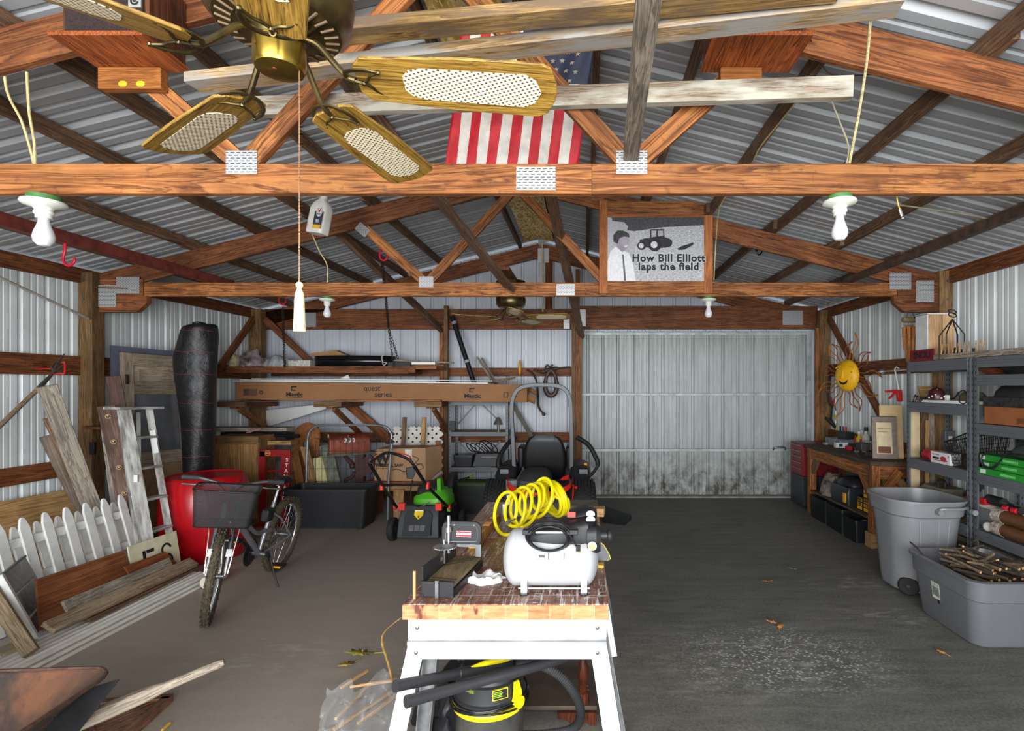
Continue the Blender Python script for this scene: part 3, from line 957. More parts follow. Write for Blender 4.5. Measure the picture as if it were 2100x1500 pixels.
# --- electric cables
def cable(pts, label, r=0.0055, mat=None, name='electric_cable'):
    o = MB().tube(bez(pts, 8), r, 7).build(name, mat or CABLE)
    tag(o, label, 'cable', 'cables under the roof')
cable([P(8, 40, 2.46), P(12, 175, 2.47), P(45, 250, 2.47), P(66, 320, 2.46), P(70, 345, 2.44)], 'pale cable curving down to the bulb beside the picket fence, bowed strand')
cable([P(55, 148, 2.46), P(60, 230, 2.46), P(70, 290, 2.45), P(72, 345, 2.44)], 'straighter pale cable dropping to the bulb beside the picket fence')
cable([P(1785, 45, 2.25), P(1777, 130, 2.36), P(1760, 240, 2.44), P(1742, 335, 2.46)], 'thick mottled cable from the plank end down to the bulb by the workbench', 0.0065, M_((176, 164, 120), 0.6, 0, 0.25, 90))
cable([P(1700, 195, 2.5), P(1722, 250, 2.5), P(1740, 300, 2.48), P(1736, 335, 2.46)], 'thin grey cable joining the thick one above the bulb', 0.004, M_((150, 140, 116), 0.6))
cable([P(1640, 200, 3.04), P(1600, 250, 3.32), P(1560, 300, 3.66), P(1545, 330, 3.88)], 'thin cable clipped along a dark purlin right of the flag', 0.005)
cable([P(1495, 395, 4.38), P(1475, 430, 4.75), P(1468, 500, 5.2), P(1464, 575, 5.22)], 'pale cable hanging beside the frame of the tractor poster', 0.006)
cable([P(640, 480, 5.15), P(655, 515, 5.2), P(671, 545, 5.22), P(671, 582, 5.24)], 'pale cable curving from the oil jug to the truss', 0.006)
cable([P(1838, 398, 2.5), P(1842, 420, 2.5), P(1846, 430, 2.5)], 'short yellow cable end with a plug hanging from the chord', 0.003, M_((190, 160, 70), 0.5))
o = MB().tube([P(1845, 429, 2.5), P(1850, 444, 2.5)], 0.007, 8).ball(P(1851, 447, 2.5), 0.007, n=8).build('cable_connector', CHROME)
tag(o, 'small clear connector on the end of the short yellow cable', 'connector')
cable([P(1112, 498, 7.9), P(1113, 540, 7.9), P(1115, 600, 7.9), P(1113, 640, 7.9)], 'pale double cable stapled down the gable post', 0.012)
cable([P(1840, 420, 3.2), P(1980, 440, 3.4), P(2050, 455, 3.5)], 'thin pale wire strung under the roof near the rusty rail', 0.005, M_((150, 140, 118), 0.6))
cable([P(1660, 75, 2.4), P(1690, 140, 2.55), P(1720, 155, 2.6), P(1800, 152, 2.7)], 'thin dark wire looping from the small shelf to the rafter', 0.003, M_((70, 50, 40), 0.6))

o = MB().tube(bez([P(1557, 500, 6.0), P(1550, 512, 6.0), P(1556, 523, 6.0), P(1563, 515, 6.0), P(1560, 503, 6.0), P(1552, 510, 6.0), P(1554, 520, 6.0)], 6), 0.009, 6).build('cable_coil', BLKG)
tag(o, 'small black cable coil hanging from a purlin right of the poster', 'cable')
# --- oil jug hanging on a purlin
j = thing('oil_jug', 'white plastic oil jug with a dark label hung by the second truss', 'bottle', P(660, 480, 4.6))
T = tr(*P(657, 445, 4.6)) @ ry(11) @ rz(-20)
b = MB(T).loft([rrect(0.17, 0.10, 0.025, -0.15), rrect(0.18, 0.11, 0.03, -0.14), rrect(0.18, 0.11, 0.03, 0.06), rrect(0.15, 0.09, 0.03, 0.11), rrect(0.06, 0.06, 0.025, 0.15), rrect(0.055, 0.055, 0.025, 0.18)])
b.build('jug_body', M_((216, 214, 204), 0.4, 0, 0.06, 8), j)
lb = MB(T).box((-0.005, -0.058, -0.115), (0.088, -0.0552, 0.03)).build('jug_label', M_((56, 62, 76), 0.5), j)
MB(T).box((-0.004, -0.0595, -0.115), (0.087, -0.0575, -0.085)).build('label_band', M_((222, 168, 40), 0.5), lb)
MB(T).prism([(0.032 * math.cos(a * math.pi / 8) + 0.045, 0.042 * math.sin(a * math.pi / 8) + 0.025) for a in range(16)], 0, 0.002, FRONT((0, -0.058, 0))).build('label_badge', M_((206, 202, 196), 0.5), lb)
text('letter', 'V', T @ FRONT((0.045, -0.0605, 0.034)), 0.05, RED, lb, bold=0.002)
text('lettering', 'Valvoline', T @ FRONT((0.045, -0.0605, 0.006)), 0.014, INK, lb)
text('number', '93', T @ FRONT((0.040, -0.0595, -0.055)), 0.035, M_((210, 210, 210), 0.5), lb, bold=0.001)

# --- framed poster
py0 = 5.19
def q(px, py, dy=0.0):
    return P(px, py, py0 - dy)
sg = thing('framed_poster', 'black and white tractor poster in a plain timber frame on the second truss', 'poster', q(1345, 603))
for nm, a in (('frame_stile', (1229, 412, 1246, 602)), ('frame_stile', (1444, 412, 1462, 602)), ('frame_rail', (1246, 577, 1444, 601)), ('frame_rail', (1246, 412, 1444, 446))):
    p0, p1 = q(a[0], a[3]), q(a[2], a[1])
    if nm == 'frame_rail':
        board(nm, (p0.x, py0 + 0.01, (p0.z + p1.z) / 2), (p1.x, py0 + 0.01, (p0.z + p1.z) / 2), p1.z - p0.z, 0.02, W_FIR, up=(0, 1, 0), parent=sg)
    else:
        board(nm, ((p0.x + p1.x) / 2, py0 + 0.01, p0.z), ((p0.x + p1.x) / 2, py0 + 0.01, p1.z), p1.x - p0.x, 0.02, wood('pale_fir_v', (150, 80, 36), (190, 112, 58), (214, 140, 84), 0, 1.0), up=(0, 1, 0), parent=sg)
p0, p1 = q(1244, 578), q(1446, 444)
m = NT('poster_field')
v = m.coord((1, 1, 1), False)
c = m.ramp(m.noise(m.coord((30, 1, 60), False), 1.5, 5, 0.7), [(0.3, (120, 120, 122)), (0.7, (222, 222, 226))])
PF = m.done(c, 0.35, 0, 0.4)
ps = MB().box((p0.x, py0 + 0.004, p0.z), (p1.x, py0 + 0.012, p1.z)).build('poster_sheet', PF, sg)
def flat(name, pts, mat, d=0.002):
    b = MB()
    pp = [q(x, y) for x, y in pts]
    b.add([V(p.x, py0 + 0.004 - d, p.z) for p in pp] + [V(p.x, py0 + 0.0041, p.z) for p in pp], [tuple(range(len(pp) - 1, -1, -1))] + [(i, (i + 1) % len(pp), len(pp) + (i + 1) % len(pp), len(pp) + i) for i in range(len(pp))])
    return b.build(name, mat, ps, smooth=0)
def gray(n, var=0.15, sc=60):
    return M_((n, n, n + 2), 0.4, 0, var, sc)
flat('printed_trees', [(1246, 445), (1445, 445), (1445, 462), (1400, 464), (1360, 466), (1330, 470), (1300, 474), (1288, 472), (1246, 480)], gray(62, 0.5, 90), 0.0006)
flat('printed_truck', [(1246, 446), (1254, 446), (1256, 453), (1280, 456), (1288, 464), (1286, 472), (1300, 500), (1302, 550), (1304, 576), (1246, 576)], gray(176, 0.1), 0.0010)
# tractor
flat('printed_tractor', [(1312, 492), (1322, 489), (1333, 488), (1333, 471), (1336, 470), (1362, 470), (1363, 486), (1374, 490), (1378, 502), (1366, 508), (1350, 509), (1330, 508), (1312, 506)], gray(40, 0.4, 120), 0.0012)
flat('printed_cab_glass', [(1336, 473), (1346, 473), (1346, 485), (1336, 487)], gray(176), 0.0016)
flat('printed_cab_glass', [(1349, 473), (1360, 473), (1360, 484), (1349, 485)], gray(166), 0.0016)
def disc(name, cx, cy, r, mat, d, n=20):
    return flat(name, [(cx + r * math.cos(2 * math.pi * k / n), cy - r * math.sin(2 * math.pi * k / n)) for k in range(n)][::-1], mat, d)
disc('printed_wheel', 1343, 502, 13.5, gray(26), 0.0018); disc('printed_hub', 1341.5, 502, 7, gray(206), 0.0022)
disc('printed_wheel', 1316, 504, 9, gray(30), 0.0018); disc('printed_hub', 1315, 504, 5.2, gray(210), 0.0022)
disc('printed_wheel', 1370, 498, 9, gray(34), 0.0014)
flat('printed_mower', [(1389, 510), (1398, 505), (1423, 497), (1421, 503), (1404, 512), (1392, 513)], gray(30), 0.0014)
# the man in the field
flat('printed_shirt', [(1246, 536), (1252, 516), (1262, 506), (1276, 512), (1290, 520), (1298, 540), (1304, 576), (1246, 576)], gray(226, 0.05), 0.0016)
flat('printed_face', [(1262, 492), (1270, 486), (1286, 484), (1291, 492), (1289, 502), (1284, 512), (1276, 517), (1266, 508)], M_((156, 146, 160), 0.4), 0.0020)
flat('printed_hair', [(1258, 496), (1258, 482), (1266, 473), (1278, 473), (1290, 479), (1291, 487), (1280, 485), (1270, 489), (1267, 500)], gray(56, 0.3), 0.0024)
flat('printed_smile', [(1279, 505), (1288, 503), (1284, 508)], gray(230), 0.0024)
flat('printed_placket', [(1276, 522), (1279, 522), (1284, 576), (1280, 576)], gray(90), 0.0020)
for s, py, in (('How Bill Elliott', 530), ('laps the field', 547.5)):
    c = q(1371, py)
    xs = 1.0
    text('lettering_outline', s, FRONT((c.x, py0 - 0.0008, c.z)), 0.100, gray(214, 0.02), ps, bold=0.0080, xs=xs, ext=0.0004, sp=1.12)
    text('lettering', s, FRONT((c.x, py0 - 0.0018, c.z)), 0.100, gray(24, 0.02), ps, bold=0.0040, xs=xs, ext=0.0006, sp=1.12)
c = q(1435, 565)
MB().tube(arcpts((c.x, py0 + 0.001, c.z), 0.024, 0, 360, 24)[:-1], 0.003, 5, closed=True).build('printed_emblem_ring', gray(210), ps)
flat('printed_emblem', [(1432, 568), (1434, 563), (1438, 564), (1439, 568)], gray(205), 0.002)

# --- hooks and chains
def hook(p, label, s=1.0):
    p = Vector(p)
    o = MB().tube(bez([p + V(0, 0, 0.062 * s), p + V(0, 0, 0.02 * s), p + V(-0.008 * s, 0, -0.01 * s), p + V(0, 0, -0.035 * s), p + V(0.02 * s, 0, -0.045 * s), p + V(0.04 * s, 0, -0.03 * s), p + V(0.042 * s, 0, -0.01 * s)], 5), 0.006 * s, 8).build('storage_hook', M_((196, 28, 52), 0.35))
    tag(o, label, 'hook', 'red storage hooks')
hook(P(133, 524, 3.80), 'red storage hook hanging below the red steel rail', 1.6)
hook(P(781, 520, 5.5), 'red storage hook at the top of the long chain', 1.6)
hook(P(574, 612, 6.2), 'red storage hook above the tassel holding the shorter chain', 1.6)

def chain(p0, p1, label, link_l=0.042, r=0.0042):
    p0, p1 = Vector(p0), Vector(p1)
    n = max(2, int((p1 - p0).length / (link_l * 0.72)))
    b = MB()
    d = (p1 - p0).normalized()
    for i in range(n):
        c = p0.lerp(p1, (i + 0.5) / n)
        s = V(1, 0, 0) if i % 2 else V(0, 1, 0)
        s = (s - d * s.dot(d)).normalized()
        b.tube([c + d * (link_l / 2 * math.cos(2 * math.pi * k / 8)) + s * (link_l * 0.28 * math.sin(2 * math.pi * k / 8)) for k in range(8)], r, 4, closed=True)
    o = b.build('hanging_chain', M_((58, 54, 50), 0.5, 0.6))
    tag(o, label, 'chain', 'chains holding the hanging shelf')
chain(P(783, 530, 5.52), P(797, 672, 7.25), 'long dark chain running from the red hook past the truss', 0.05)
chain(P(797, 672, 7.25), P(808, 757, 7.28), 'left strand of chain splayed down to the shelf end block', 0.05)
chain(P(797, 672, 7.25), P(822, 755, 7.5), 'right strand of chain splayed down to the shelf end block', 0.05)
chain(P(580, 632, 6.25), P(584, 755, 7.28), 'single dark chain at the bag end of the hanging shelf', 0.05)
# ---------------------------------------------------------------- the table in the middle
from mathutils import noise as mnoise
def rag(name, c, sx, sy, h, mat, label, cat, amp=0.02, fr=9, n=26, rot=0, kind=None, flat=False, ragged=0.18, group=None):
    """soft crumpled heap or cloth on a surface"""
    A = tr(*c) @ rz(rot)
    b = MB(A)
    loops = []
    rings = 9
    for i in range(rings + 1):
        t = i / rings
        r = 1 - t if flat else math.cos(t * math.pi / 2)
        z = h * (t if not flat else min(1, t * 3)) if flat else h * math.sin(t * math.pi / 2)
        loop = []
        for k in range(n):
            a = 2 * math.pi * k / n
            e = 1 + ragged * mnoise.noise((math.cos(a) * 2.1 + c[0] * 7, math.sin(a) * 2.1, c[1] * 5))
            p = Vector((r * e * sx / 2 * math.cos(a), r * e * sy / 2 * math.sin(a), z))
            nz = mnoise.noise((p.x * fr + c[0] * 11, p.y * fr, p.z * fr + c[1] * 3))
            if 0 < i:
                p += Vector((0.4 * nz * amp, 0.4 * nz * amp, amp * nz))
                p.z = max(p.z, 0.002)
            loop.append(p)
        loops.append(loop)
    b.loft(loops)
    o = b.build(name, mat, None, smooth=50)
    return tag(o, label, cat, group, kind)

TZ = 0.85
m = NT('paint_splashed_top')
v = m.coord((1, 1, 1), False)
base = m.ramp(m.noise(m.coord((22, 2, 1), False), 1.5, 5, 0.6), [(0.3, (84, 50, 38)), (0.5, (116, 74, 58)), (0.7, (142, 100, 80))])
far = m.n('MapRange'); far.inputs['From Min'].default_value = 0.0; far.inputs['From Max'].default_value = 0.85
s_ = m.n('SeparateXYZ'); m.l(v, s_.inputs[0]); m.l(s_.outputs[1], far.inputs['Value'])
base = m.mix(far.outputs[0], base, m.mix(0.6, base, (170, 142, 112)))
st1 = m.ramp(m.noise(m.coord((60, 5, 1), False), 1.2, 5, 0.7, 0.2), [(0.52, (0, 0, 0)), (0.60, (255, 255, 255))])
st2 = m.ramp(m.noise(m.coord((9, 46, 1), False), 1.3, 4, 0.7, 0.3), [(0.57, (0, 0, 0)), (0.64, (255, 255, 255))])
dots = m.ramp(m.noise(m.coord((70, 70, 1), False), 1.0, 3, 0.6), [(0.66, (0, 0, 0)), (0.71, (255, 255, 255))])
msk = m.ramp(m.noise(v, 3.2, 4, 0.6), [(0.34, (0, 0, 0)), (0.55, (255, 255, 255))])
c = m.mix(m.mix(1.0, st1, msk, 'MULTIPLY'), base, (206, 200, 196))
c = m.mix(m.mix(1.0, st2, msk, 'MULTIPLY'), c, (196, 190, 186))
c = m.mix(dots, c, (222, 218, 212))
# joints between the boards of the slab
wv = m.n('TexBrick'); wv.inputs['Scale'].default_value = 1.0; wv.inputs['Brick Width'].default_value = 0.42; wv.inputs['Row Height'].default_value = 0.27
wv.inputs['Mortar Size'].default_value = 0.0022; wv.inputs['Color1'].default_value = (0, 0, 0, 1); wv.inputs['Color2'].default_value = (0, 0, 0, 1); wv.inputs['Mortar'].default_value = (1, 1, 1, 1)
m.l(v, wv.inputs['Vector'])
c = m.mix(m.mix(0.7, (0, 0, 0), wv.outputs['Color']), c, (206, 198, 192))
TOPM = m.done(c, 0.42, 0, 0.5)
m = NT('block_edge')
v = m.coord((1, 1, 1), False)
br = m.n('TexBrick'); br.inputs['Scale'].default_value = 1.0; br.inputs['Brick Width'].default_value = 0.085; br.inputs['Row Height'].default_value = 0.2
br.inputs['Mortar Size'].default_value = 0.0015; br.inputs['Color1'].default_value = lin((196, 96, 52)); br.inputs['Color2'].default_value = lin((222, 142, 92)); br.inputs['Mortar'].default_value = lin((232, 178, 140))
m.l(v, br.inputs['Vector'])
c = m.mix(0.5, br.outputs['Color'], m.ramp(m.noise(m.coord((14, 14, 60), False), 1.4, 4), [(0.3, (170, 78, 40)), (0.7, (232, 166, 116))]))
c = m.mix(m.ramp(m.noise(m.coord((26, 26, 9), False), 1.0, 4), [(0.62, (0, 0, 0)), (0.7, (255, 255, 255))]), c, (92, 44, 28))
EDGEM = m.done(c, 0.6)
t = thing('work_table', 'thick paint-splashed slab top laid across two steel sawhorses', 'table', (-0.305, 2.95, TZ - 0.06))
MB().box((-0.70, 2.053, TZ - 0.06), (0.09, 3.85, TZ - 0.004)).build('slab_core', EDGEM, t, bev=0.002)
MB().box((-0.698, 2.056, TZ - 0.005), (0.088, 3.848, TZ)).build('painted_top', TOPM, t)

def sawhorse(name, y, label, full=True):
    s = thing(name, label, 'sawhorse', (-0.305, y + 0.17, 0), group='galvanised sawhorses')
    x0, x1 = -0.685, 0.082
    yc = y + 0.17
    prof = [(y + 0.03, 0.789), (y + 0.022, 0.715), (y + 0.026, 0.708), (y + 0.012, 0.700), (y + 0.012, 0.688), (y + 0.018, 0.684), (y + 0.004, 0.640), (y + 0.012, 0.634)]
    pr = [(yy, z) for yy, z in prof] + [(2 * yc - yy, z) for yy, z in prof[::-1]]
    b = MB()
    n = len(pr)
    b.add([(x0 - 0.0, yy, z) for yy, z in pr] + [(x1, yy, z) for yy, z in pr], [(i, i + 1, n + i + 1, n + i) for i in range(n - 1)])
    b.add([(x0, yy, z) for yy, z in pr], [tuple(range(n))]).add([(x1, yy, z) for yy, z in pr], [tuple(range(n - 1, -1, -1))])
    b.box((x0, y + 0.03, 0.785), (x1, 2 * yc - y - 0.03, 0.7895))
    b.build('beam', M_((188, 190, 192), 0.38, 0.6, 0.14, 8), s, smooth=20)
    for sx, xe in ((-1, x0), (1, x1)):
        for sy in (-1, 1):
            top = V(xe - sx * 0.03, yc + sy * 0.14, 0.68)
            bot = V(xe + sx * 0.085, yc + sy * 0.34, 0.0)
            if sy < 0:
                bot.y = yc - 0.30
            l = MB().beam(top, bot, 0.062, 0.004, up=(0, -sy, 0.25))
            l.beam(top + V(-sx * 0.031, -sy * 0.018, 0), bot + V(-sx * 0.031, -sy * 0.018, 0), 0.004, 0.038, up=(0, -sy, 0.25))
            l.beam(top + V(sx * 0.031, -sy * 0.018, 0), bot + V(sx * 0.031, -sy * 0.018, 0), 0.004, 0.038, up=(0, -sy, 0.25))
            l.build('leg', M_((180, 182, 184), 0.38, 0.6, 0.14, 14), s)
    for x in (x0 + 0.035, x1 - 0.035):
        for z, dy in ((0.75, 0.027), (0.66, 0.012)):
            MB().ball((x, y + dy - 0.002, z), 0.008, 0.004, 0.008, 10).build('rivet', STEEL, s)
    return s
sawhorse('sawhorse', 2.05, 'galvanised steel sawhorse under the near end of the slab table')
sawhorse('sawhorse', 3.46, 'galvanised steel sawhorse under the far end of the slab table')

# --- air compressor
def compressor():
    t = thing('air_compressor', 'portable air compressor with a white tank and black shroud on the slab table', 'air compressor', (-0.142, 2.24, TZ))
    c = V(-0.142, 2.245, 0.973)
    r, L = 0.116, 0.198
    prof = [(0.0, -L)] + [(r * math.sin(a), -L + 0.055 * (1 - math.cos(a))) for a in [math.pi / 2 * k / 8 for k in range(1, 9)]]
    prof = prof + [(q_, -h) for q_, h in prof[::-1]]
    m = M_((176, 177, 180), 0.34, 0, 0.02, 4)
    tk = MB().lathe(prof, c, 48, 'x').build('tank', m, t)
    for x in (-L + 0.056, L - 0.056):
        MB().lathe([(r + 0.0004, x - 0.0015), (r + 0.0012, x), (r + 0.0004, x + 0.0015)], c, 40, 'x').build('weld_seam', M_((176, 177, 178), 0.4), tk)
    for x in (-0.245, -0.005):
        f = MB()
        f.loft([[V(x - 0.012, 2.142, TZ + .006), V(x + 0.012, 2.142, TZ + .006), V(x + 0.012, 2.148, TZ + .006), V(x - 0.012, 2.148, TZ + .006)],
                [V(x - 0.012, 2.142, TZ + .05), V(x + 0.012, 2.142, TZ + .05), V(x + 0.012, 2.150, TZ + .05), V(x - 0.012, 2.150, TZ + .05)],
                [V(x - 0.012, 2.168, TZ + .058), V(x + 0.012, 2.168, TZ + .058), V(x + 0.012, 2.172, TZ + .048), V(x - 0.012, 2.172, TZ + .048)]])
        f.box((x - 0.012, 2.142, TZ + .004), (x + 0.012, 2.345, TZ + .010))
        f.build('foot', PLASTW, t)
        MB().cyl((x, 2.150, TZ), (x, 2.150, TZ + .005), 0.02, 0.017, 14).cyl((x, 2.335, TZ), (x, 2.335, TZ + .005), 0.02).build('rubber_pad', BLACK, t)
    MB().tube([(-0.27, 2.165, TZ + .019), (0.02, 2.165, TZ + .019)], 0.004, 6).build('drain_rod', M_((190, 190, 190), 0.3, 0.6), t)
    # black shroud saddled on the tank
    def sec(x, w, z0, z1, y=2.25, rr=0.03):
        pts = []
        for p in rrect(w, z1 - z0, min(rr, (z1 - z0) / 2.2, w / 2.2), 0, (y, (z0 + z1) / 2), 4):
            pts.append(V(x, p.x, p.y))
        return pts
    MB().loft([sec(-0.232, 0.12, 1.035, 1.075), sec(-0.222, 0.17, 1.02, 1.098), sec(-0.12, 0.185, 1.015, 1.115), sec(-0.02, 0.185, 1.015, 1.135), sec(0.012, 0.18, 1.015, 1.142), sec(0.025, 0.14, 1.02, 1.13)]).build('shroud', BLACK, t)
    MB().loft([sec(-0.07, 0.14, 1.05, 1.14, 2.33), sec(0.01, 0.16, 1.05, 1.165, 2.33), sec(0.05, 0.13, 1.05, 1.15, 2.30)]).build('pump_cover', M_((30, 30, 31), 0.45, 0, 0.1, 6), t)
    p = MB().box((-0.075, 2.2475, 1.135), (-0.04, 2.2495, 1.158)).build('warning_sticker', M_((176, 70, 60), 0.5), t)
    UP = tr(0, 0.0, 0.052)
    # handle across the front
    MB(UP).tube(bez([(-0.205, 2.125, 1.060), (-0.19, 2.115, 1.085), (-0.142, 2.110, 1.093), (-0.094, 2.115, 1.085), (-0.079, 2.125, 1.060)], 5), 0.017, 10, flat=0.7).build('carry_handle', M_((28, 28, 29), 0.35, 0, 0.05), t)
    MB(UP).box((-0.196, 2.118, 1.052), (-0.088, 2.130, 1.059)).build('handle_plate', M_((186, 186, 184), 0.35), t)
    for x in (-0.222, -0.052):
        MB(UP).box((x - 0.024, 2.105, 1.048), (x + 0.024, 2.135, 1.068)).build('cord_hook', BLACK, t, bev=0.003)
    for i in range(4):
        rr = 0.090 - 0.006 * i
        yv = 2.127 - 0.008 * (i % 2) - 0.005 * i
        b = MB(UP).tube([V(-0.142 + rr * 1.02 * math.cos(2 * math.pi * k / 40), yv + 0.016 * math.sin(2 * math.pi * k / 40) * -1, 1.040 + rr * 0.72 * math.sin(2 * math.pi * k / 40) - 0.002 * i) for k in range(40)], 0.0048, 7, closed=True)
        b.build('power_cord', BLKG, t)
    MB(UP).tube(bez([(-0.062, 2.112, 1.05), (-0.045, 2.112, 1.02), (-0.03, 2.11, 1.0)], 5), 0.005, 7).box((-0.036, 2.102, 0.985), (-0.018, 2.116, 1.008)).build('power_plug', BLKG, t)
    MB(UP).cyl((-0.03, 2.108, 0.985), (-0.028, 2.106, 0.972), 0.002).cyl((-0.023, 2.108, 0.987), (-0.021, 2.106, 0.974), 0.002).build('plug_pin', BRASS, t)
    # gauge block with regulator at the right end
    MB().loft([sec(0.008, 0.09, 1.02, 1.115, 2.19), sec(0.045, 0.1, 1.01, 1.12, 2.19), sec(0.062, 0.08, 1.015, 1.11, 2.19)]).build('manifold', BLACK, t)
    for yv, z in ((2.185, 1.142), (2.235, 1.152)):
        g = MB().cyl((0.022, yv + 0.01, z - 0.03), (0.022, yv - 0.008, z), 0.0215, n=24).build('pressure_gauge', BLKG, t)
        MB().cyl((0.022, yv - 0.0075, z), (0.022, yv - 0.0085, z + 0.0012), 0.0185, n=24).build('gauge_dial', M_((228, 228, 224), 0.4), g)
    MB().lathe([(0.0, 0.108), (0.022, 0.108), (0.026, 0.102), (0.026, 0.094), (0.020, 0.09), (0.020, 0.062), (0.0, 0.062)][::-1], (0.0, 2.19, 1.075), 20, 'x').build('regulator_knob', BLACK, t)
    MB().cyl((0.028, 2.142, 1.05), (0.028, 2.118, 1.05), 0.014, 0.011, 16).cyl((0.028, 2.12, 1.05), (0.028, 2.105, 1.05), 0.007, n=12).build('quick_coupler', M_((196, 170, 110), 0.25, 0.9), t)
    MB().cyl((0.028, 2.135, 1.05), (0.028, 2.128, 1.05), 0.0185, n=16).build('coupler_ring', CHROME, t)
    # printed labels on the tank, following its curve
    def lab(x0, x1, z0, z1, mat, nm, e=0.0006):
        b = MB()
        def fn(u, v_):
            z = z0 + (z1 - z0) * v_
            return V(x0 + (x1 - x0) * u, c.y - math.sqrt((r + e) ** 2 - (z - c.z) ** 2), z)
        b.surf(fn, 1, 6)
        return b.build(nm, mat, t)
    lab(-0.196, -0.082, 0.996, 1.020, M_((60, 60, 60), 0.5), 'tank_label')
    lab(-0.1945, -0.148, 0.998, 1.0185, M_((198, 199, 200), 0.4), 'label_panel', 0.0010)
    lab(-0.143, -0.085, 0.998, 1.0185, M_((214, 215, 215), 0.4), 'label_panel', 0.0010)
    for k in range(4):
        lab(-0.141, -0.092, 1.000 + 0.0045 * k, 1.002 + 0.0045 * k, M_((110, 110, 110), 0.5), 'label_line', 0.0014)
    lab(-0.185, -0.160, 1.003, 1.013, M_((70, 70, 72), 0.5), 'label_pictogram', 0.0014)
    lab(-0.079, -0.025, 0.999, 1.020, M_((196, 197, 198), 0.4), 'label_panel', 0.0006)
    lab(-0.196, -0.147, 0.973, 0.977, M_((150, 150, 150), 0.5), 'label_line', 0.0008)
    return t
compressor()

# --- yellow recoil hose
b = MB()
A, B_ = V(-0.455, 2.96, 0.962), V(-0.235, 3.18, 0.985)
ax = (B_ - A).normalized()
u = V(0, 0, 1); w = ax.cross(u).normalized()
pts = []
N = 34
for i in range(N * 6):
    t_ = i / (N * 6 - 1)
    rr = 0.108 - 0.018 * t_ + 0.012 * math.sin(t_ * 17)
    a = 2 * math.pi * 6 * t_
    cc = A.lerp(B_, t_ ** 0.9) + V(0, 0, 0.05 * t_)
    pts.append(cc + u * (rr * math.sin(a)) + w * (rr * math.cos(a)) + ax * (0.035 * math.sin(a)))
A2, B2 = V(-0.215, 3.22, 1.0), V(-0.16, 3.30, 0.985)
for i in range(N * 5):
    t_ = i / (N * 5 - 1)
    rr = 0.102 + 0.010 * math.sin(t_ * 23)
    a = 2 * math.pi * 5 * t_ 
    ax2 = V(0.75, 0.6, 0.25).normalized(); u2 = V(-0.3, 0, 0.95).normalized(); w2 = ax2.cross(u2)
    pts.append(A2.lerp(B2, t_) + u2 * (rr * math.sin(a)) + w2 * (rr * math.cos(a)))
zb = min(p.z for p in pts)
pts = [p + V(0, 0, TZ + 0.0100 - zb) for p in pts]
h = thing('air_hose', 'coiled bright yellow air hose heaped behind the compressor', 'hose', (A.x, A.y, TZ))
MB().tube(pts, 0.0098, 8).build('hose_coil', M_((238, 222, 16), 0.3, 0, 0.05), h)
e = pts[0]
MB().cyl(e, e + V(-0.02, -0.05, 0.0), 0.009, n=12).cyl(e + V(-0.02, -0.05, 0), e + V(-0.03, -0.075, -0.002), 0.011, n=6).build('hose_fitting', CHROME, h)
MB().tube(bez([pts[0], pts[0] + V(0.03, -0.04, -0.03), pts[0] + V(0.05, -0.09, -0.02)], 4), 0.0072, 8).build('hose_tail', M_((238, 222, 16), 0.3, 0, 0.05), h)

# --- grey tool bag under the hose
tb = thing('tool_bag', 'limp grey tool bag lying under the yellow hose', 'bag', (-0.33, 3.42, TZ))
MB().loft([rrect(0.36, 0.20, 0.06, TZ + 0.003, (-0.33, 3.50)), rrect(0.38, 0.22, 0.08, TZ + 0.035, (-0.33, 3.50)), rrect(0.30, 0.18, 0.07, TZ + 0.085, (-0.32, 3.50)), rrect(0.18, 0.10, 0.05, TZ + 0.10, (-0.31, 3.50))]).build('bag_body', M_((98, 98, 106), 0.7, 0, 0.12, 12), tb)
MB().loft([[V(-0.33, 3.55, TZ + .105), V(-0.27, 3.55, TZ + .105), V(-0.27, 3.55, TZ + .112), V(-0.33, 3.55, TZ + .112)], [V(-0.31, 3.46, TZ + .105), V(-0.25, 3.46, TZ + .105), V(-0.25, 3.45, TZ + .112), V(-0.31, 3.45, TZ + .112)], [V(-0.29, 3.385, TZ + .04), V(-0.23, 3.385, TZ + .04), V(-0.23, 3.378, TZ + .045), V(-0.29, 3.378, TZ + .045)]]).build('bag_strap', M_((78, 78, 86), 0.7), tb)

# --- spirit level, clamp, small things along the table's left edge
lv = thing('spirit_level', 'yellow spirit level lying along the left edge of the slab table', 'level', (-0.56, 3.0, TZ))
A = tr(-0.555, 3.05, TZ) @ rz(-4)
MB(A).box((-0.018, -0.26, 0), (0.018, 0.26, 0.05)).build('level_body', M_((150, 106, 66), 0.5, 0, 0.15, 8), lv, bev=0.002)
MB(A).box((-0.024, -0.30, 0), (0.024, -0.258, 0.052)).build('end_cap', M_((226, 172, 52), 0.45), lv, bev=0.002)
for yv in (-0.17, 0.0, 0.17):
    MB(A).box((-0.0185, yv - 0.035, 0.0495), (0.0185, yv + 0.035, 0.052)).build('vial_window', M_((226, 158, 86), 0.4), lv)
cl = thing('bar_clamp', 'small aluminium bar clamp standing beyond the spirit level', 'clamp', (-0.50, 3.48, TZ))
MB().box((-0.52, 3.40, TZ), (-0.505, 3.75, TZ + .018)).build('bar', CHROME, cl)
MB().box((-0.525, 3.40, TZ), (-0.50, 3.43, TZ + .085)).build('fixed_jaw', GALV, cl, bev=0.003)
MB().box((-0.525, 3.60, TZ), (-0.50, 3.63, TZ + .10)).build('sliding_jaw', GALV, cl, bev=0.003)
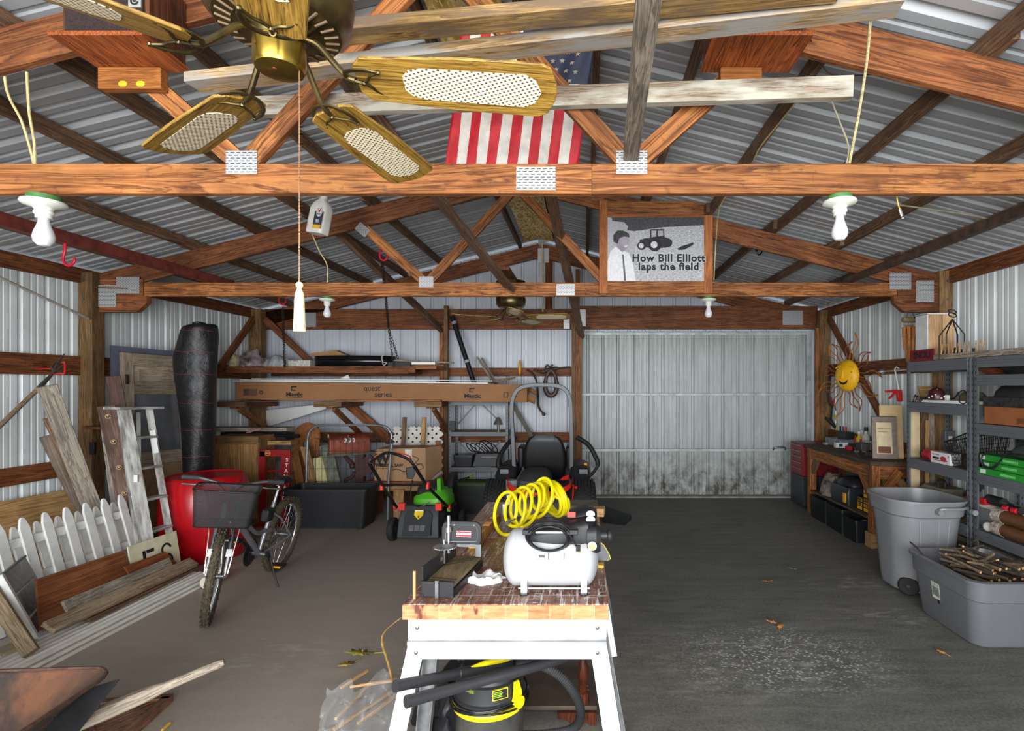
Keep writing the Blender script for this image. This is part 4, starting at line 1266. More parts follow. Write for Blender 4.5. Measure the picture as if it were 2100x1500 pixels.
# offcut planks at the far end of the slab
o = board('offcut_board', (-0.32, 3.735, TZ + 0.010), (0.085, 3.735, TZ + 0.010), 0.20, 0.018, W_GRY)
tag(o, 'pale weathered board lying on the far end of the slab table', 'board')
o = board('offcut_board', (-0.02, 3.47, TZ + 0.026), (0.125, 3.45, TZ + 0.026), 0.09, 0.05, W_TAN)
tag(o, 'short tan block overhanging the right edge of the slab table', 'board')

# --- mitre box with its saw
mb = thing('mitre_box', 'black mitre box with a slotted timber bed on the slab table corner', 'mitre box', (-0.58, 2.33, TZ))
A = tr(-0.60, 2.125, TZ) @ rz(-7)
wd = wood('mitre_bed', (104, 88, 62), (140, 122, 90), (168, 150, 116), 1, 1.4)
MB(A).box((-0.045, 0.0, 0.035), (0.075, 0.36, 0.05)).build('timber_bed', wd, mb)
for k, (ya, yb_) in enumerate(((0.03, 0.06), (0.05, 0.085), (0.075, 0.115), (0.22, 0.30), (0.25, 0.32), (0.275, 0.335))):
    MB(A).beam((-0.042, ya, 0.0506), (0.072, yb_ + (0.02 if k > 2 else -0.055), 0.0506), 0.004, 0.0015).build('saw_kerf', M_((46, 40, 32), 0.8), mb)
MB(A).box((-0.052, 0.0, 0), (0.082, 0.37, 0.03)).build('channel_base', BLACK, mb, bev=0.002)
MB(A).box((-0.052, 0.006, 0.03), (-0.046, 0.37, 0.115)).build('rear_fence', M_((46, 47, 48), 0.45, 0.2), mb)
for k in range(6):
    MB(A).box((-0.060, 0.03 + 0.055 * k, 0.0), (-0.050, 0.037 + 0.055 * k, 0.11)).build('fence_rib', BLACK, mb)
MB(A).box((-0.052, -0.004, 0.0), (0.082, 0.004, 0.062)).build('front_plate', BLACK, mb, bev=0.002)
MB(A).box((0.010, -0.012, 0.0), (0.024, 0.0, 0.068)).build('latch_bar', STEEL, mb)
for x in (-0.052, 0.07):
    MB(A).box((x, -0.006, -0.0), (x + 0.012, 0.02, 0.012)).build('foot', BLACK, mb)
MB(A).prism([(0.052 * (1 if k % 2 else 0.94) * math.cos(2 * math.pi * k / 60), 0.052 * (1 if k % 2 else 0.94) * math.sin(2 * math.pi * k / 60)) for k in range(60)], 0, 0.004, tr(-0.045, 0.235, 0.125)).build('angle_dial', CHROME, mb)
MB(A).lathe([(0.03, 0.129), (0.034, 0.136), (0.026, 0.146), (0.0, 0.146)], (-0.03, 0.235, 0), 20).build('dial_hub', M_((90, 90, 90), 0.4, 0.3), mb)
MB(A).cyl((-0.03, 0.235, 0.10), (-0.03, 0.235, 0.265), 0.0075, n=12).build('guide_post', CHROME, mb)
MB(A).cyl((-0.042, 0.215, 0.06), (-0.042, 0.215, 0.165), 0.0045, n=8).build('guide_post', CHROME, mb)
MB(A).cyl((-0.05, 0.20, 0.085), (-0.055, 0.185, 0.085), 0.012, n=10).build('wing_screw', CHROME, mb)
MB(A).lathe([(0.0135, -0.01), (0.0135, 0.01)], (-0.03, 0.232, 0.205), 14).build('post_collar', CHROME, mb)
sw = thing('back_saw', 'black framed saw with a red nameplate held in the mitre box', 'saw', (-0.55, 2.38, TZ + .08))
S = A @ FRONT((0.022, 0.25, 0.185))
poly = [(-0.082, -0.052), (0.088, -0.045), (0.094, -0.02), (0.094, 0.02), (0.088, 0.040), (0.07, 0.053), (-0.062, 0.053), (-0.080, 0.043), (-0.088, 0.02), (-0.088, -0.04)]
pl = MB().prism(poly, -0.006, 0.006, S).build('saw_plate', M_((36, 37, 39), 0.4, 0.1), sw, bev=0.003)
poly2 = [(x * 0.86, y * 0.80) for x, y in poly]
MB().tube([S @ V(x * 0.80 + 0.002, y * 0.72, 0.0065) for x, y in poly], 0.0016, 5, closed=True).build('embossed_rim', M_((110, 112, 114), 0.4, 0.3), pl)
for x, y in ((-0.03, 0.036), (0.06, 0.038)):
    MB().ball(S @ V(x, y, 0.006), 0.005, n=8).build('rivet', CHROME, pl)
nm = MB().box((-0.034, -0.012, 0.0), (0.034, 0.014, 0.0012))
nm.v = [S @ (p + V(0.014, -0.002, 0.0062)) for p in nm.v]
nm = nm.build('nameplate', M_((196, 36, 52), 0.4), pl)
MB().tube([S @ V(0.014 + sx * 0.034, -0.001 + sy * 0.012, 0.0075) for sx, sy in ((-1, -1), (1, -1), (1, 1), (-1, 1))], 0.0013, 4, closed=True).build('nameplate_border', M_((236, 214, 206), 0.4), nm)
text('lettering', 'CRAFTSMAN', S @ tr(0.014, -0.001, 0.0078), 0.0125, PLASTW, nm, bold=0.0006, xs=0.92)
MB().box((-0.086, -0.005, -0.060), (0.09, 0.005, -0.048))
bl = MB(S).box((-0.08, -0.060, -0.004), (0.092, -0.047, 0.004)).box((0.068, -0.10, -0.004), (0.092, -0.05, 0.006)).build('blade_spine', STEEL, sw)
# rag, stick, trowel blade
rag('paper_rag', (-0.435, 2.30, TZ), 0.19, 0.11, 0.022, M_((214, 214, 212), 0.8, 0, 0.02), 'crumpled white rag beside the compressor tank', 'rag', 0.05, 22, 30, 12, ragged=0.7)
o = board('wood_stick', (-0.668, 2.10, TZ + 0.001), (-0.668, 2.10, TZ + 0.112), 0.011, 0.011, W_TAN, up=(0, 1, 0))
tag(o, 'short wooden stick standing at the near left corner of the table', 'stick')
sv = thing('trowel', 'rounded grey trowel blade with a yellow edge behind the compressor', 'trowel', (0.09, 2.55, TZ))
pts2 = [(-0.10, -0.025), (-0.02, -0.045), (0.045, -0.045), (0.062, -0.035), (0.055, -0.015), (0.03, 0.028), (0.0, 0.05), (-0.1, 0.05)]
MB().prism(pts2, -0.004, 0.004, FRONT((0.058, 2.55, TZ + 0.05))).build('blade', M_((110, 112, 114), 0.35, 0.3), sv)
MB().tube([FRONT((0.058, 2.55, TZ + 0.05)) @ V(x, y, 0) for x, y in pts2[2:7]], 0.0035, 6).build('yellow_edge', YELL, sv)
MB().box((0.06, 2.46, TZ), (0.085, 2.50, TZ + 0.012)).build('trowel_tip', M_((222, 170, 60), 0.5), sv)

# --- wet and dry vacuum under the table
vc = thing('shop_vacuum', 'steel and black wet-dry vacuum with yellow clamps under the table', 'vacuum cleaner', (-0.43, 2.42, 0))
c = (-0.43, 2.42, 0)
MB().lathe([(0.0, 0.03), (0.14, 0.03), (0.15, 0.045), (0.15, 0.262), (0.155, 0.27)], c, 36).build('steel_drum', M_((150, 150, 148), 0.25, 0.85, 0.08), vc)
MB().lathe([(0.151, 0.262), (0.163, 0.268), (0.166, 0.285), (0.16, 0.297), (0.15, 0.30)], c, 40, a0=150, a1=330).build('yellow_rim', YELL, vc)
MB().lathe([(0.156, 0.30), (0.163, 0.31), (0.163, 0.325), (0.155, 0.33), (0.152, 0.345), (0.148, 0.395), (0.138, 0.402), (0.130, 0.425), (0.118, 0.445), (0.095, 0.452), (0.0, 0.455)], c, 40).build('motor_head', M_((40, 40, 42), 0.45, 0, 0.06), vc)
for k in range(3):
    MB().tube([V(-0.43 + (0.168 + 0.004 * k) * math.cos(2 * math.pi * i / 40), 2.42 + (0.168 + 0.004 * k) * math.sin(2 * math.pi * i / 40), 0.318 - 0.009 * k + 0.006 * math.sin(i * 0.4 + k)) for i in range(40)], 0.004, 6, closed=True).build('power_cord', BLKG, vc)
def onhead(a, z, r_=0.150):
    t_ = math.radians(a)
    o_ = V(-0.43 + r_ * math.cos(t_), 2.42 + r_ * math.sin(t_), z)
    return frame(o_, (-math.sin(t_), math.cos(t_), 0), (0, 0, 1))
A = onhead(297, 0.372)
sk = MB(A).box((-0.034, -0.022, -0.004), (0.034, 0.022, 0.003)).build('rating_label', M_((232, 216, 30), 0.4), vc)
MB(A).box((-0.031, -0.019, 0.003), (0.031, 0.019, 0.0038)).build('label_panel', INK, sk)
for k in range(4):
    MB(A).box((-0.028, 0.010 - 0.007 * k, 0.0038), (0.004 + 0.006 * (k % 2), 0.0135 - 0.007 * k, 0.0043)).build('label_line', M_((150, 190, 40), 0.5), sk)
A = onhead(240, 0.385, 0.146)
MB(A).box((-0.036, -0.008, -0.003), (0.036, 0.008, 0.003)).build('model_label', M_((96, 116, 50), 0.5), vc)
A = onhead(325, 0.36, 0.156)
lt = MB(A).loft([[V(-0.012, 0.045, 0), V(0.012, 0.045, 0), V(0.012, 0.045, 0.008), V(-0.012, 0.045, 0.008)], [V(-0.016, 0.0, 0.0), V(0.016, 0.0, 0), V(0.018, 0.0, 0.02), V(-0.018, 0.0, 0.02)], [V(-0.022, -0.045, 0), V(0.022, -0.045, 0), V(0.022, -0.045, 0.022), V(-0.022, -0.045, 0.022)]])
lt.cyl(A.inverted() @ (A @ V(0, -0.04, 0)), V(0, -0.04, 0.03), 0.026, n=20)
lt.build('yellow_latch', YELL, vc)
hp = bez([P(1060, 1362, 2.42), P(1100, 1362, 2.40), P(1150, 1388, 2.36), P(1183, 1432, 2.32), P(1190, 1470, 2.29), P(1172, 1497, 2.27), P(1120, 1508, 2.28), P(1070, 1510, 2.32)], 26)
MB().tube(hp, [0.0195 + (0.0022 if i % 2 else -0.0015) for i in range(len(hp))], 12).build('suction_hose', M_((56, 57, 59), 0.5, 0, 0.05), vc)
hh = bez([P(1015, 1366, 2.52), P(1060, 1358, 2.48), P(1105, 1356, 2.44)], 20)
MB().tube(hh, [0.0195 + (0.0022 if i % 2 else -0.0015) for i in range(len(hh))], 12).build('suction_hose', M_((88, 89, 91), 0.5, 0, 0.05), vc)
for k, (a, b2, a_, b_) in enumerate((((810, 1408), 1.90, (1045, 1362), 2.30), ((833, 1440), 1.86, (1160, 1350), 2.40))):
    p0, p1 = P(a[0], a[1], b2), P(a_[0], a_[1], b_)
    wnd = thing('vacuum_wand', ('upper black vacuum tube with a yellow grip poking out past the sawhorse leg', 'lower plain black vacuum tube crossing in front of the vacuum head')[k], 'vacuum tube', p0, group='vacuum tubes on the vacuum')
    d = (p1 - p0)
    MB().tube([p0, p0 + d * 0.02, p0 + d * 0.5, p0 + d * 0.505, p1], [0.0215, 0.0205, 0.0195, 0.0215, 0.0205], 18).build('tube', M_((50, 50, 53), 0.42, 0, 0.05), wnd)
    if k == 0:
        MB().tube([p0 + d * 0.62 + V(0, -.006, 0.018), p0 + d * 0.75 + V(0, -.008, 0.026), p0 + d * 0.9 + V(0, -.008, 0.026), p0 + d * 1.02 + V(0, -0.004, 0.014)], [0.005, 0.012, 0.012, 0.006], 10).build('yellow_grip', YELL, wnd)

# --- things under and beside the table
st = thing('side_table', 'dark turned-leg side table lying under the slab table', 'table', (0.0, 2.75, 0))
wdk = wood('dark_mahogany', (46, 20, 12), (82, 38, 22), (110, 56, 34), 2, 1.0, rough=0.3)
lp = P(1196, 1438, 2.72)
MB().lathe([(0.0, 0.0), (0.032, 0.0), (0.032, 0.05), (0.02, 0.055), (0.026, 0.065), (0.026, 0.072), (0.018, 0.078), (0.024, 0.10), (0.029, 0.14), (0.026, 0.18), (0.016, 0.21), (0.014, 0.225), (0.012, 0.24), (0.0, 0.24)], (lp.x, lp.y, 0.085), 20).build('turned_leg', wdk, st)
MB().box((-0.36, 2.68, 0.062), (0.06, 3.05, 0.085)).build('table_board', M_((78, 66, 54), 0.5, 0, 0.1), st, bev=0.004)
MB().prism([(0, 0.06), (0, 0.03), (0.05, 0.025), (0.075, 0.0), (0.10, 0.012), (0.125, -0.0), (0.14, 0.01), (0.18, 0.01), (0.18, 0.06)], -0.012, 0.012, FRONT((-0.14, 2.675, 0.001))).build('scroll_bracket', wdk, st)
MB().box((0.02, 2.66, 0.0), (0.055, 2.70, 0.062)).build('leg', wdk, st)
MB().box((-0.34, 3.0, 0.0), (-0.30, 3.04, 0.062)).build('leg', wdk, st)
rag('rubbish_bag', (-0.66, 2.72, 0), 0.40, 0.34, 0.24, M_((34, 34, 36), 0.22, 0, 0.1), 'crumpled black plastic bag under the table beside the vacuum', 'bag', 0.09, 12, 40, 0, ragged=0.5)
m = NT('clear_film')
m.b.inputs['Transmission Weight'].default_value = 0.0
m.b.inputs['Alpha'].default_value = 0.14
FILM = m.done((205, 208, 210), 0.12, 0, 0.8)
def film(c, w, h, seed, label, lean=0.1, rot=0):
    b = MB(tr(*c) @ rz(rot))
    def fn(u, v_):
        x = (u - 0.5) * w * (1 - 0.35 * v_)
        nz = mnoise.noise((u * 5 + seed, v_ * 5, seed)) * 0.09 + mnoise.noise((u * 13, v_ * 13 + seed, 3)) * 0.03
        return V(x + 0.4 * nz, lean * v_ + nz, h * v_ * (0.75 + 0.35 * mnoise.noise((u * 3, seed, 1))))
    b.surf(fn, 26, 22)
    o = b.build('plastic_bag', FILM, None, smooth=60)
    tag(o, label, 'bag')
film((-1.02, 2.42, 0.004), 0.42, 0.42, 3, 'clear crumpled plastic bag standing left of the near sawhorse', 0.06, 20)
film((-0.98, 2.15, 0.004), 0.5, 0.22, 8, 'flattened clear plastic bag on the floor below the wooden stakes', 0.2, -10)
stk = wood('garden_stake', (150, 110, 64), (196, 154, 100), (222, 186, 134), 0, 1.5)
for k, (a, b2, lab) in enumerate((((684, 1497), (832, 1400), 'longest wooden stake on the floor pointing towards the sawhorse leg'), ((688, 1475), (765, 1400), 'thin jointed wooden stake above the longest one'),
                              ((698, 1412), (755, 1375), 'thick wooden stake end lying highest beside the plastic bag'), ((718, 1409), (815, 1395), 'short split wooden stake lying almost level'), ((733, 1485), (815, 1425), 'wooden stake under the film closest to the sawhorse'))):
    z0 = 0.012 + 0.012 * k
    o = board('garden_stake', G(a[0], a[1], z0), G(b2[0], b2[1], z0 + 0.02), 0.016, 0.014, stk, bev=0.002)
    tag(o, lab, 'stake', 'wooden stakes on the floor')
o = board('garden_stake', G(332, 1499, 0.008), G(349, 1483, 0.012), 0.012, 0.012, M_((190, 152, 60), 0.6))
tag(o, 'small yellow stick on the floor beside the rusty grate', 'stake', 'wooden stakes on the floor')
dl = M_((170, 142, 70), 0.7, 0, 0.25, 20)
o = MB().tube(bez([P(822, 1268, 2.15), P(790, 1295, 2.17), P(784, 1318, 2.2), P(796, 1360, 2.25), P(806, 1400, 2.3)], 8), [0.004] * 12 + [0.008] * 14 + [0.004] * 20, 6, flat=0.4).build('corn_stalk', M_((160, 126, 70), 0.7, 0, 0.2, 30)) if False else MB().tube(bez([P(822, 1268, 2.15), P(790, 1295, 2.17), P(784, 1318, 2.2), P(796, 1360, 2.25), P(806, 1400, 2.3)], 8), 0.006, 6, flat=0.4).build('plant_stalk', M_((160, 126, 70), 0.7, 0, 0.2, 30))
tag(o, 'dry bent plant stalk hanging at the near left corner of the table', 'plant stalk')

def leaf(p, s, rot, mat, label, tilt=8, name='dry_leaf'):
    out = []
    lob = [(0, -0.9, 0.04), (0.12, -0.5, 0), (0.42, -0.45, 0), (0.2, -0.25, 0), (0.55, -0.05, 0), (0.24, 0.1, 0), (0.5, 0.45, 0), (0.18, 0.5, 0), (0.0, 1.0, 0)]
    poly = [(x, y) for x, y, _ in lob] + [(-x, y) for x, y, _ in lob[::-1][1:-1]]
    A = tr(*p) @ rz(rot) @ rx(tilt)
    b = MB(A)
    up = [V(x * s, y * s, 0.012 * s * 9 * abs(x) + 0.25 * s * y * y * 0.3) for x, y in poly]
    n = len(up)
    c0 = V(0, 0, 0)
    b.add(up + [c0], [(i, (i + 1) % n, n) for i in range(n)])
    b.tube([V(0, -0.85 * s, 0.0), V(0.05 * s, -1.4 * s, 0.03 * s)], 0.03 * s, 5)
    o = b.build(name, mat, None, smooth=60, solid=0.001)
    mn = min((WM[o.name] @ q_.co).z for q_ in o.data.vertices)
    o.matrix_basis = tr(0, 0, 0.0015 - mn) @ WM[o.name]
    WM[o.name] = o.matrix_basis.copy()
    tag(o, label, 'leaf', 'fallen leaves on the floor')
lb_, lp_, lg_ = M_((196, 130, 60), 0.7, 0, 0.2, 30), M_((186, 130, 100), 0.7, 0, 0.2, 30), M_((150, 142, 60), 0.7, 0, 0.25, 30)
leaf(G(1572, 1195), 0.055, 120, lb_, 'tan oak leaf lying alone in the middle of the floor')
leaf(G(1582, 1279), 0.06, 60, lp_, 'pinkish oak leaf lying above the white salt stain')
leaf(G(1600, 1287), 0.045, -30, lb_, 'small orange leaf touching the pinkish oak leaf')
leaf(G(1930, 1340), 0.04, 30, lb_, 'small brown leaf in front of the grey stick tote')
leaf(G(1622, 1168), 0.035, 80, M_((150, 146, 130), 0.7), 'pale curled leaf beyond the tan oak leaf')
leaf(G(738, 1345, 0.02), 0.10, 120, lg_, 'large green and yellow leaf beside the clear plastic bag', 14)
leaf(G(712, 1362, 0.02), 0.07, 150, dl, 'long dry yellow leaf left of the large green leaf', 10)
leaf(G(1398, 1062), 0.05, 90, M_((104, 70, 50), 0.7), 'dark brown leaf scrap far back on the concrete') if False else None
# ---------------------------------------------------------------- along the left wall
# --- landscape fabric roll
m = NT('woven_black_film')
v = m.coord((1, 1, 1))
n1 = m.noise(v, 7, 5, 0.6, 0.8)
m.bump(n1, 0.5, 0.03)
FABR = m.done(m.ramp(m.noise(v, 60, 3), [(0.35, (20, 20, 22)), (0.7, (36, 36, 38))]), 0.42, 0, 0.4)
fr = thing('fabric_roll', 'tall roll of shiny black landscape fabric leaning behind the red barrel', 'fabric roll', (-4.20, 5.85, 0))
rings = [(1122, 386, 428), (1000, 384, 430), (930, 381, 434), (880, 378, 437), (840, 374, 439), (800, 368, 440), (760, 361, 441), (735, 360, 441), (712, 366, 442), (690, 375, 442), (674, 379, 442), (664, 386, 441)]
loops = []
cents = []
for i, (py, xa, xb) in enumerate(rings):
    c = P((xa + xb) / 2, py, 5.85)
    r = (xb - xa) / 2 * 5.85 / F
    cents.append((c, r))
    loop = []
    for k in range(30):
        a = 2 * math.pi * k / 30
        nz = 1 + 0.10 * mnoise.noise((math.cos(a) * 1.6, math.sin(a) * 1.6, py * 0.021)) + 0.05 * mnoise.noise((a * 3, py * 0.05, 2))
        loop.append(c + V(r * nz * math.cos(a), 0.16 * nz * math.sin(a), 0.02 * math.sin(a + 1) if i == len(rings) - 1 else 0))
    loops.append(loop)
MB().loft(loops).build('rolled_sheet', FABR, fr, sub=1)
for py in (680, 723, 768, 826, 880, 934):
    for i in range(len(rings) - 1):
        if rings[i][0] >= py >= rings[i + 1][0]:
            t = (rings[i][0] - py) / (rings[i][0] - rings[i + 1][0])
            c = cents[i][0].lerp(cents[i + 1][0], t)
            r = cents[i][1] * (1 - t) + cents[i + 1][1] * t
    MB().tube([c + V((r + .006) * math.cos(a), 0.167 * math.sin(a), 0.006 * math.sin(5 * a)) for a in [math.radians(190 + 8 * k) for k in range(21)]], 0.0022, 4).build('red_guide_line', M_((150, 52, 48), 0.6), fr)
MB().ball(P(409, 664, 5.87), 0.06, 0.08, 0.02).build('roll_core', BLACK, fr)

# --- panelled old door
def dq(o_, xd, zd):
    return frame(o_, xd, zd)
TL, TR_, lean = P(229, 722, 5.36), P(368, 735, 6.02), V(0.16, -0.02, -2.0)
TR_.z = TL.z - 0.02
BLp = TL + lean
BLp.z = 0.004
A = frame(BLp, TR_ - TL, TL - BLp)
wdt, hgt = (TR_ - TL).length, (TL - BLp).length
dd = thing('old_door', 'weathered panelled door with a dark glass pane leaning beside the fabric roll', 'door', BLp)
wv_ = wood('weathered_door', (108, 94, 76), (146, 130, 110), (176, 160, 140), 1, 1.2)
wh_ = wood('weathered_rail', (108, 94, 76), (148, 132, 112), (178, 162, 142), 0, 1.2)
def lbox(name, a, b, mat, par, bev=0.003):
    o = MB().box(a, b).build(name, mat, None, local=True, bev=bev)
    o.parent = par
    o.matrix_basis = WM[par.name].inverted() @ A
    WM[o.name] = A.copy()
    return o
s = 0.105
lbox('stile', (0, 0, -0.02), (s, hgt, 0.02), wv_, dd)
lbox('stile', (wdt - s, 0, -0.02), (wdt, hgt, 0.02), wv_, dd)
for y0, y1 in ((0, 0.2), (0.86, 1.0), (1.60, 1.70), (1.90, hgt)):
    lbox('rail', (s, y0, -0.02), (wdt - s, y1, 0.02), wh_, dd)
lbox('panel', (s, 1.70, -0.01), (wdt - s, 1.90, 0.006), wh_, dd)
lbox('panel', (s + 0.05, 1.735, -0.01), (wdt - s - 0.05, 1.865, 0.015), wh_, dd, 0.008)
lbox('panel', (s, 0.2, -0.01), (wdt - s, 0.86, 0.006), M_((140, 112, 82), 0.7, 0, 0.12), dd)
lbox('glass_pane', (s, 1.0, -0.006), (wdt - s, 1.60, 0.004), M_((88, 90, 94), 0.12, 0, 0.2, 3, 0, 0.8), dd, 0)
lbox('latch', (0.02, 1.70, 0.02), (0.05, 1.80, 0.034), M_((70, 66, 58), 0.5, 0.6), dd)
kb = MB(A).cyl((wdt - 0.04, 0.86, 0.02), (wdt - 0.04, 0.86, 0.05), 0.012).ball((wdt - 0.04, 0.86, 0.065), 0.026).build('door_knob', BRASS, dd)
A2 = tr(-0.055, 0.01, 0.04) @ A
o = MB(A2).box((-0.04, 0, -0.03), (wdt - 0.05, hgt + 0.03, -0.012)).build('flat_panel', M_((84, 86, 100), 0.6, 0, 0.06), None)
tag(o, 'blue grey flat panel standing behind the weathered panelled door', 'panel')
def leaner(name, top, foot, w, t, mat, label, cat='board', up=(1, -1, 0.4), group=None):
    o = board(name, foot, top, w, t, mat, up=up)
    tag(o, label, cat, group)
    return o
leaner('timber_strip', P(335, 657, 6.35), V(-4.60, 6.35, 0.0), 0.075, 0.02, W_BRN, 'narrow brown strip poking up between the grey panel and the fabric roll')
# --- boards and the coat rack
leaner('timber_board', P(232, 772, 5.12), V(-4.15, 5.07, 0.0), 0.11, 0.035, W_DKB, 'dark red-brown board standing behind the hook rack', up=(0.75, -1, 0.2))
cr = thing('coat_rack', 'long dull brown hook rail with brass rings leaning beside the stepladder', 'coat rack', (-3.9, 4.72, 0))
pt, pb = P(217, 833, 4.92), V(-4.02, 4.86, 0.0)
mauve = wood('mauve_board', (84, 62, 52), (118, 90, 76), (146, 116, 100), 0, 0.9)
upv = V(0.8, -1, 0.25)
board('rail_board', pb, pt, 0.125, 0.022, mauve, up=upv, parent=cr)
d = (pt - pb)
nrm = (upv - d.normalized() * upv.dot(d.normalized())).normalized()
for k in range(6):
    c = pb + d * (0.16 + 0.155 * k) + nrm * 0.014
    MB().tube(arcpts(c, 0.018, 0, 330, 10, (0.78, 0.62, 0), (0, 0, 1)), 0.004, 6).cyl(c, c + nrm * 0.05, 0.006, n=8).build('hook', M_((206, 178, 130), 0.5, 0.2), cr)
leaner('timber_board', P(214, 880, 4.98), V(-4.26, 4.94, 0.0), 0.05, 0.02, wood('peeling_white', (120, 96, 84), (190, 180, 170), (216, 210, 202), 0, 1.2), 'narrow board with peeling white paint left of the hook rail', up=(0.8, -1, 0.2))
leaner('timber_board', P(96, 792, 4.30), V(-4.19, 4.80, 0.0), 0.125, 0.035, W_GRY, 'broad grey barn board leaning at the left above the plywood', up=(0.8, -1, 0.35))
leaner('timber_board', P(104, 856, 4.52), V(-4.30, 4.92, 0.0), 0.10, 0.035, W_BRN, 'brown edged board behind the broad grey barn board', up=(0.8, -1, 0.35))
leaner('timber_board', P(104, 892, 4.62), V(-4.44, 5.04, 0.0), 0.15, 0.025, wood('drab_board', (84, 72, 62), (112, 98, 86), (136, 120, 106), 0, 0.8), 'wide drab board at the back of the leaning boards', up=(0.8, -1, 0.35))
# --- stepladder
sl = thing('step_ladder', 'paint-spattered grey wooden stepladder leaning between hook rail and barrel', 'ladder', (-3.6, 4.7, 0))
lw = wood('ladder_grey', (92, 88, 84), (132, 128, 122), (166, 162, 156), 0, 1.4, spots=0.0, weather=(186, 184, 180))
La, Lb = P(254, 840, 4.70), V(-3.63, 4.52, 0.0)
Ra, Rb = P(306, 840, 4.98), V(-3.63, 4.76, 0.0)
ub = V(0.8, -1, 0.2)
board('stile', Lb, La, 0.10, 0.03, lw, up=ub, parent=sl)
board('stile', Rb, Ra, 0.055, 0.03, lw, up=ub, parent=sl)
board('top_cap', La + V(-0.03, -0.09, 0.012), Ra + V(0.02, 0.06, 0.012), 0.16, 0.022, lw, parent=sl)
for k in range(5):
    t = 0.17 + 0.18 * k
    board('tread', La.lerp(Lb, t) + V(0, 0.02, 0), Ra.lerp(Rb, t), 0.09, 0.02, lw, parent=sl)
board('rear_leg', V(-3.80, 4.60, 0.0), La + V(-0.10, 0.08, -0.03), 0.03, 0.03, lw, parent=sl)
board('rear_leg', V(-3.98, 4.80, 0.0), Ra + V(-0.10, 0.0, -0.03), 0.03, 0.03, lw, parent=sl)
c = La.lerp(Lb, 0.40) + V(0.02, -0.024, 0)
MB().box((c.x - .016, c.y - .003, c.z - .03), (c.x + .016, c.y + .003, c.z + .03)).build('label', WHITE, sl)
c = Ra.lerp(Rb, 0.13) + V(0.02, -0.026, 0)
MB().beam(c, Ra.lerp(Rb, 0.27) + V(0.02, -0.026, 0), 0.04, 0.004, up=(0.6, -1, 0)).build('label', WHITE, sl)

# --- fork, hook, conduit
gf = thing('garden_fork', 'long handled garden fork held by a red hook on the wall', 'fork', P(0, 873, 4.25))
fa, fb, fc = P(-120, 990, 3.9), P(80, 796, 4.46), P(112, 762, 4.62)
MB().tube([fa, fb], [0.019, 0.017], 10).build('handle', wood('fork_handle', (84, 66, 50), (124, 102, 82), (150, 130, 108), 0, 1), gf)
MB().tube([fb, fc], [0.019, 0.011], 10).build('socket', M_((92, 84, 78), 0.5, 0.6), gf)
for k, e in enumerate(((123, 736), (132, 726), (136, 742), (139, 754))):
    MB().tube(bez([fc, fc.lerp(P(e[0], e[1], 4.85), 0.35) + V(0.03 * (k - 1.5), 0, 0), P(e[0], e[1], 4.85)], 6), [0.008] * 7 + [0.007] * 4 + [0.005, 0.003], 6).build('tine', M_((92, 84, 78), 0.5, 0.6), gf)
hk = [P(106, 757, 4.70), P(108, 768, 4.62), P(122, 766, 4.55), P(132, 766, 4.55), P(133, 745, 4.60), P(127, 744, 4.66)]
o = MB().tube(bez([V(XL + 0.05, 4.75, 1.83)] + hk, 6), 0.007, 8).build('storage_hook', M_((196, 28, 40), 0.35))
tag(o, 'large red storage hook on the wall girt cradling the garden fork', 'hook')
o = MB().tube([P(-60, 542, 4.05), P(181, 653, 5.13)], 0.012, 10).build('conduit_pipe', M_((176, 172, 164), 0.4, 0.3))
tag(o, 'thin pale conduit slanting across the wall to the timber post', 'pipe')
o = MB().box((-4.76, 5.145, 1.02), (-4.71, 5.168, 1.14)).build('outlet_box', BLACK, None, bev=0.003)
tag(o, 'black outlet box on the timber wall post behind the boards', 'outlet')
o = board('shelf_bracket', P(176, 877, 5.10), P(215, 878, 5.12), 0.10, 0.025, W_RED)
tag(o, 'small brown shelf board fixed on the timber wall post', 'shelf')

# --- plywood, pickets
o = MB().hexa([(-4.62, 3.0, 0.002), (-4.62, 5.10, 0.002), (-4.635, 5.10, 0.002), (-4.635, 3.0, 0.002)], [(-4.80, 3.0, 0.745), (-4.80, 5.10, 0.72), (-4.815, 5.10, 0.72), (-4.815, 3.0, 0.745)]).build('plywood_sheet', wood('yellow_plywood', (150, 112, 66), (190, 148, 96), (210, 174, 122), 1, 0.45))
tag(o, 'yellow tan plywood sheet leaning on the wall behind the picket fence', 'plywood')
PW = M_((222, 222, 218), 0.6, 0, 0.05, 14)
def picket_fence(label, x0, y0, y1, n, ztop, rails, offx):
    f = thing('picket_fence', label, 'fence', ((x0 + offx), (y0 + y1) / 2, 0), group='white picket fence sections')
    lx = -0.20
    for k in range(n):
        y = y0 + (y1 - y0) * k / (n - 1)
        zt_ = ztop
        A = frame((x0 + 0.20, y, 0.004), (0, 1, 0), (lx, 0, zt_))
        w = 0.036
        h = math.hypot(lx, zt_)
        MB(A).prism([(-w, 0), (w, 0), (w, h - 0.075), (w * 0.45, h - 0.012), (0.004, h), (-0.004, h), (-w * 0.45, h - 0.012), (-w, h - 0.075)], -0.009, 0.009).build('picket', PW, f, bev=0.002)
    for z in rails:
        x = x0 + 0.20 + lx * z / ztop - 0.022
        MB().box((x - 0.014, y0 - 0.06, z - 0.032), (x + 0.012, y1 + 0.06, z + 0.032)).build('fence_rail', PW, f, bev=0.002)
    return f
picket_fence('white picket fence section with the taller points, leaning in front', -4.08, 3.552, 4.70, 8, 0.725, (0.30, 0.56), 0.2)
picket_fence('white picket fence section half hidden behind the taller one', -4.15, 3.557, 4.705, 8, 0.655, (0.26, 0.50), 0.2)

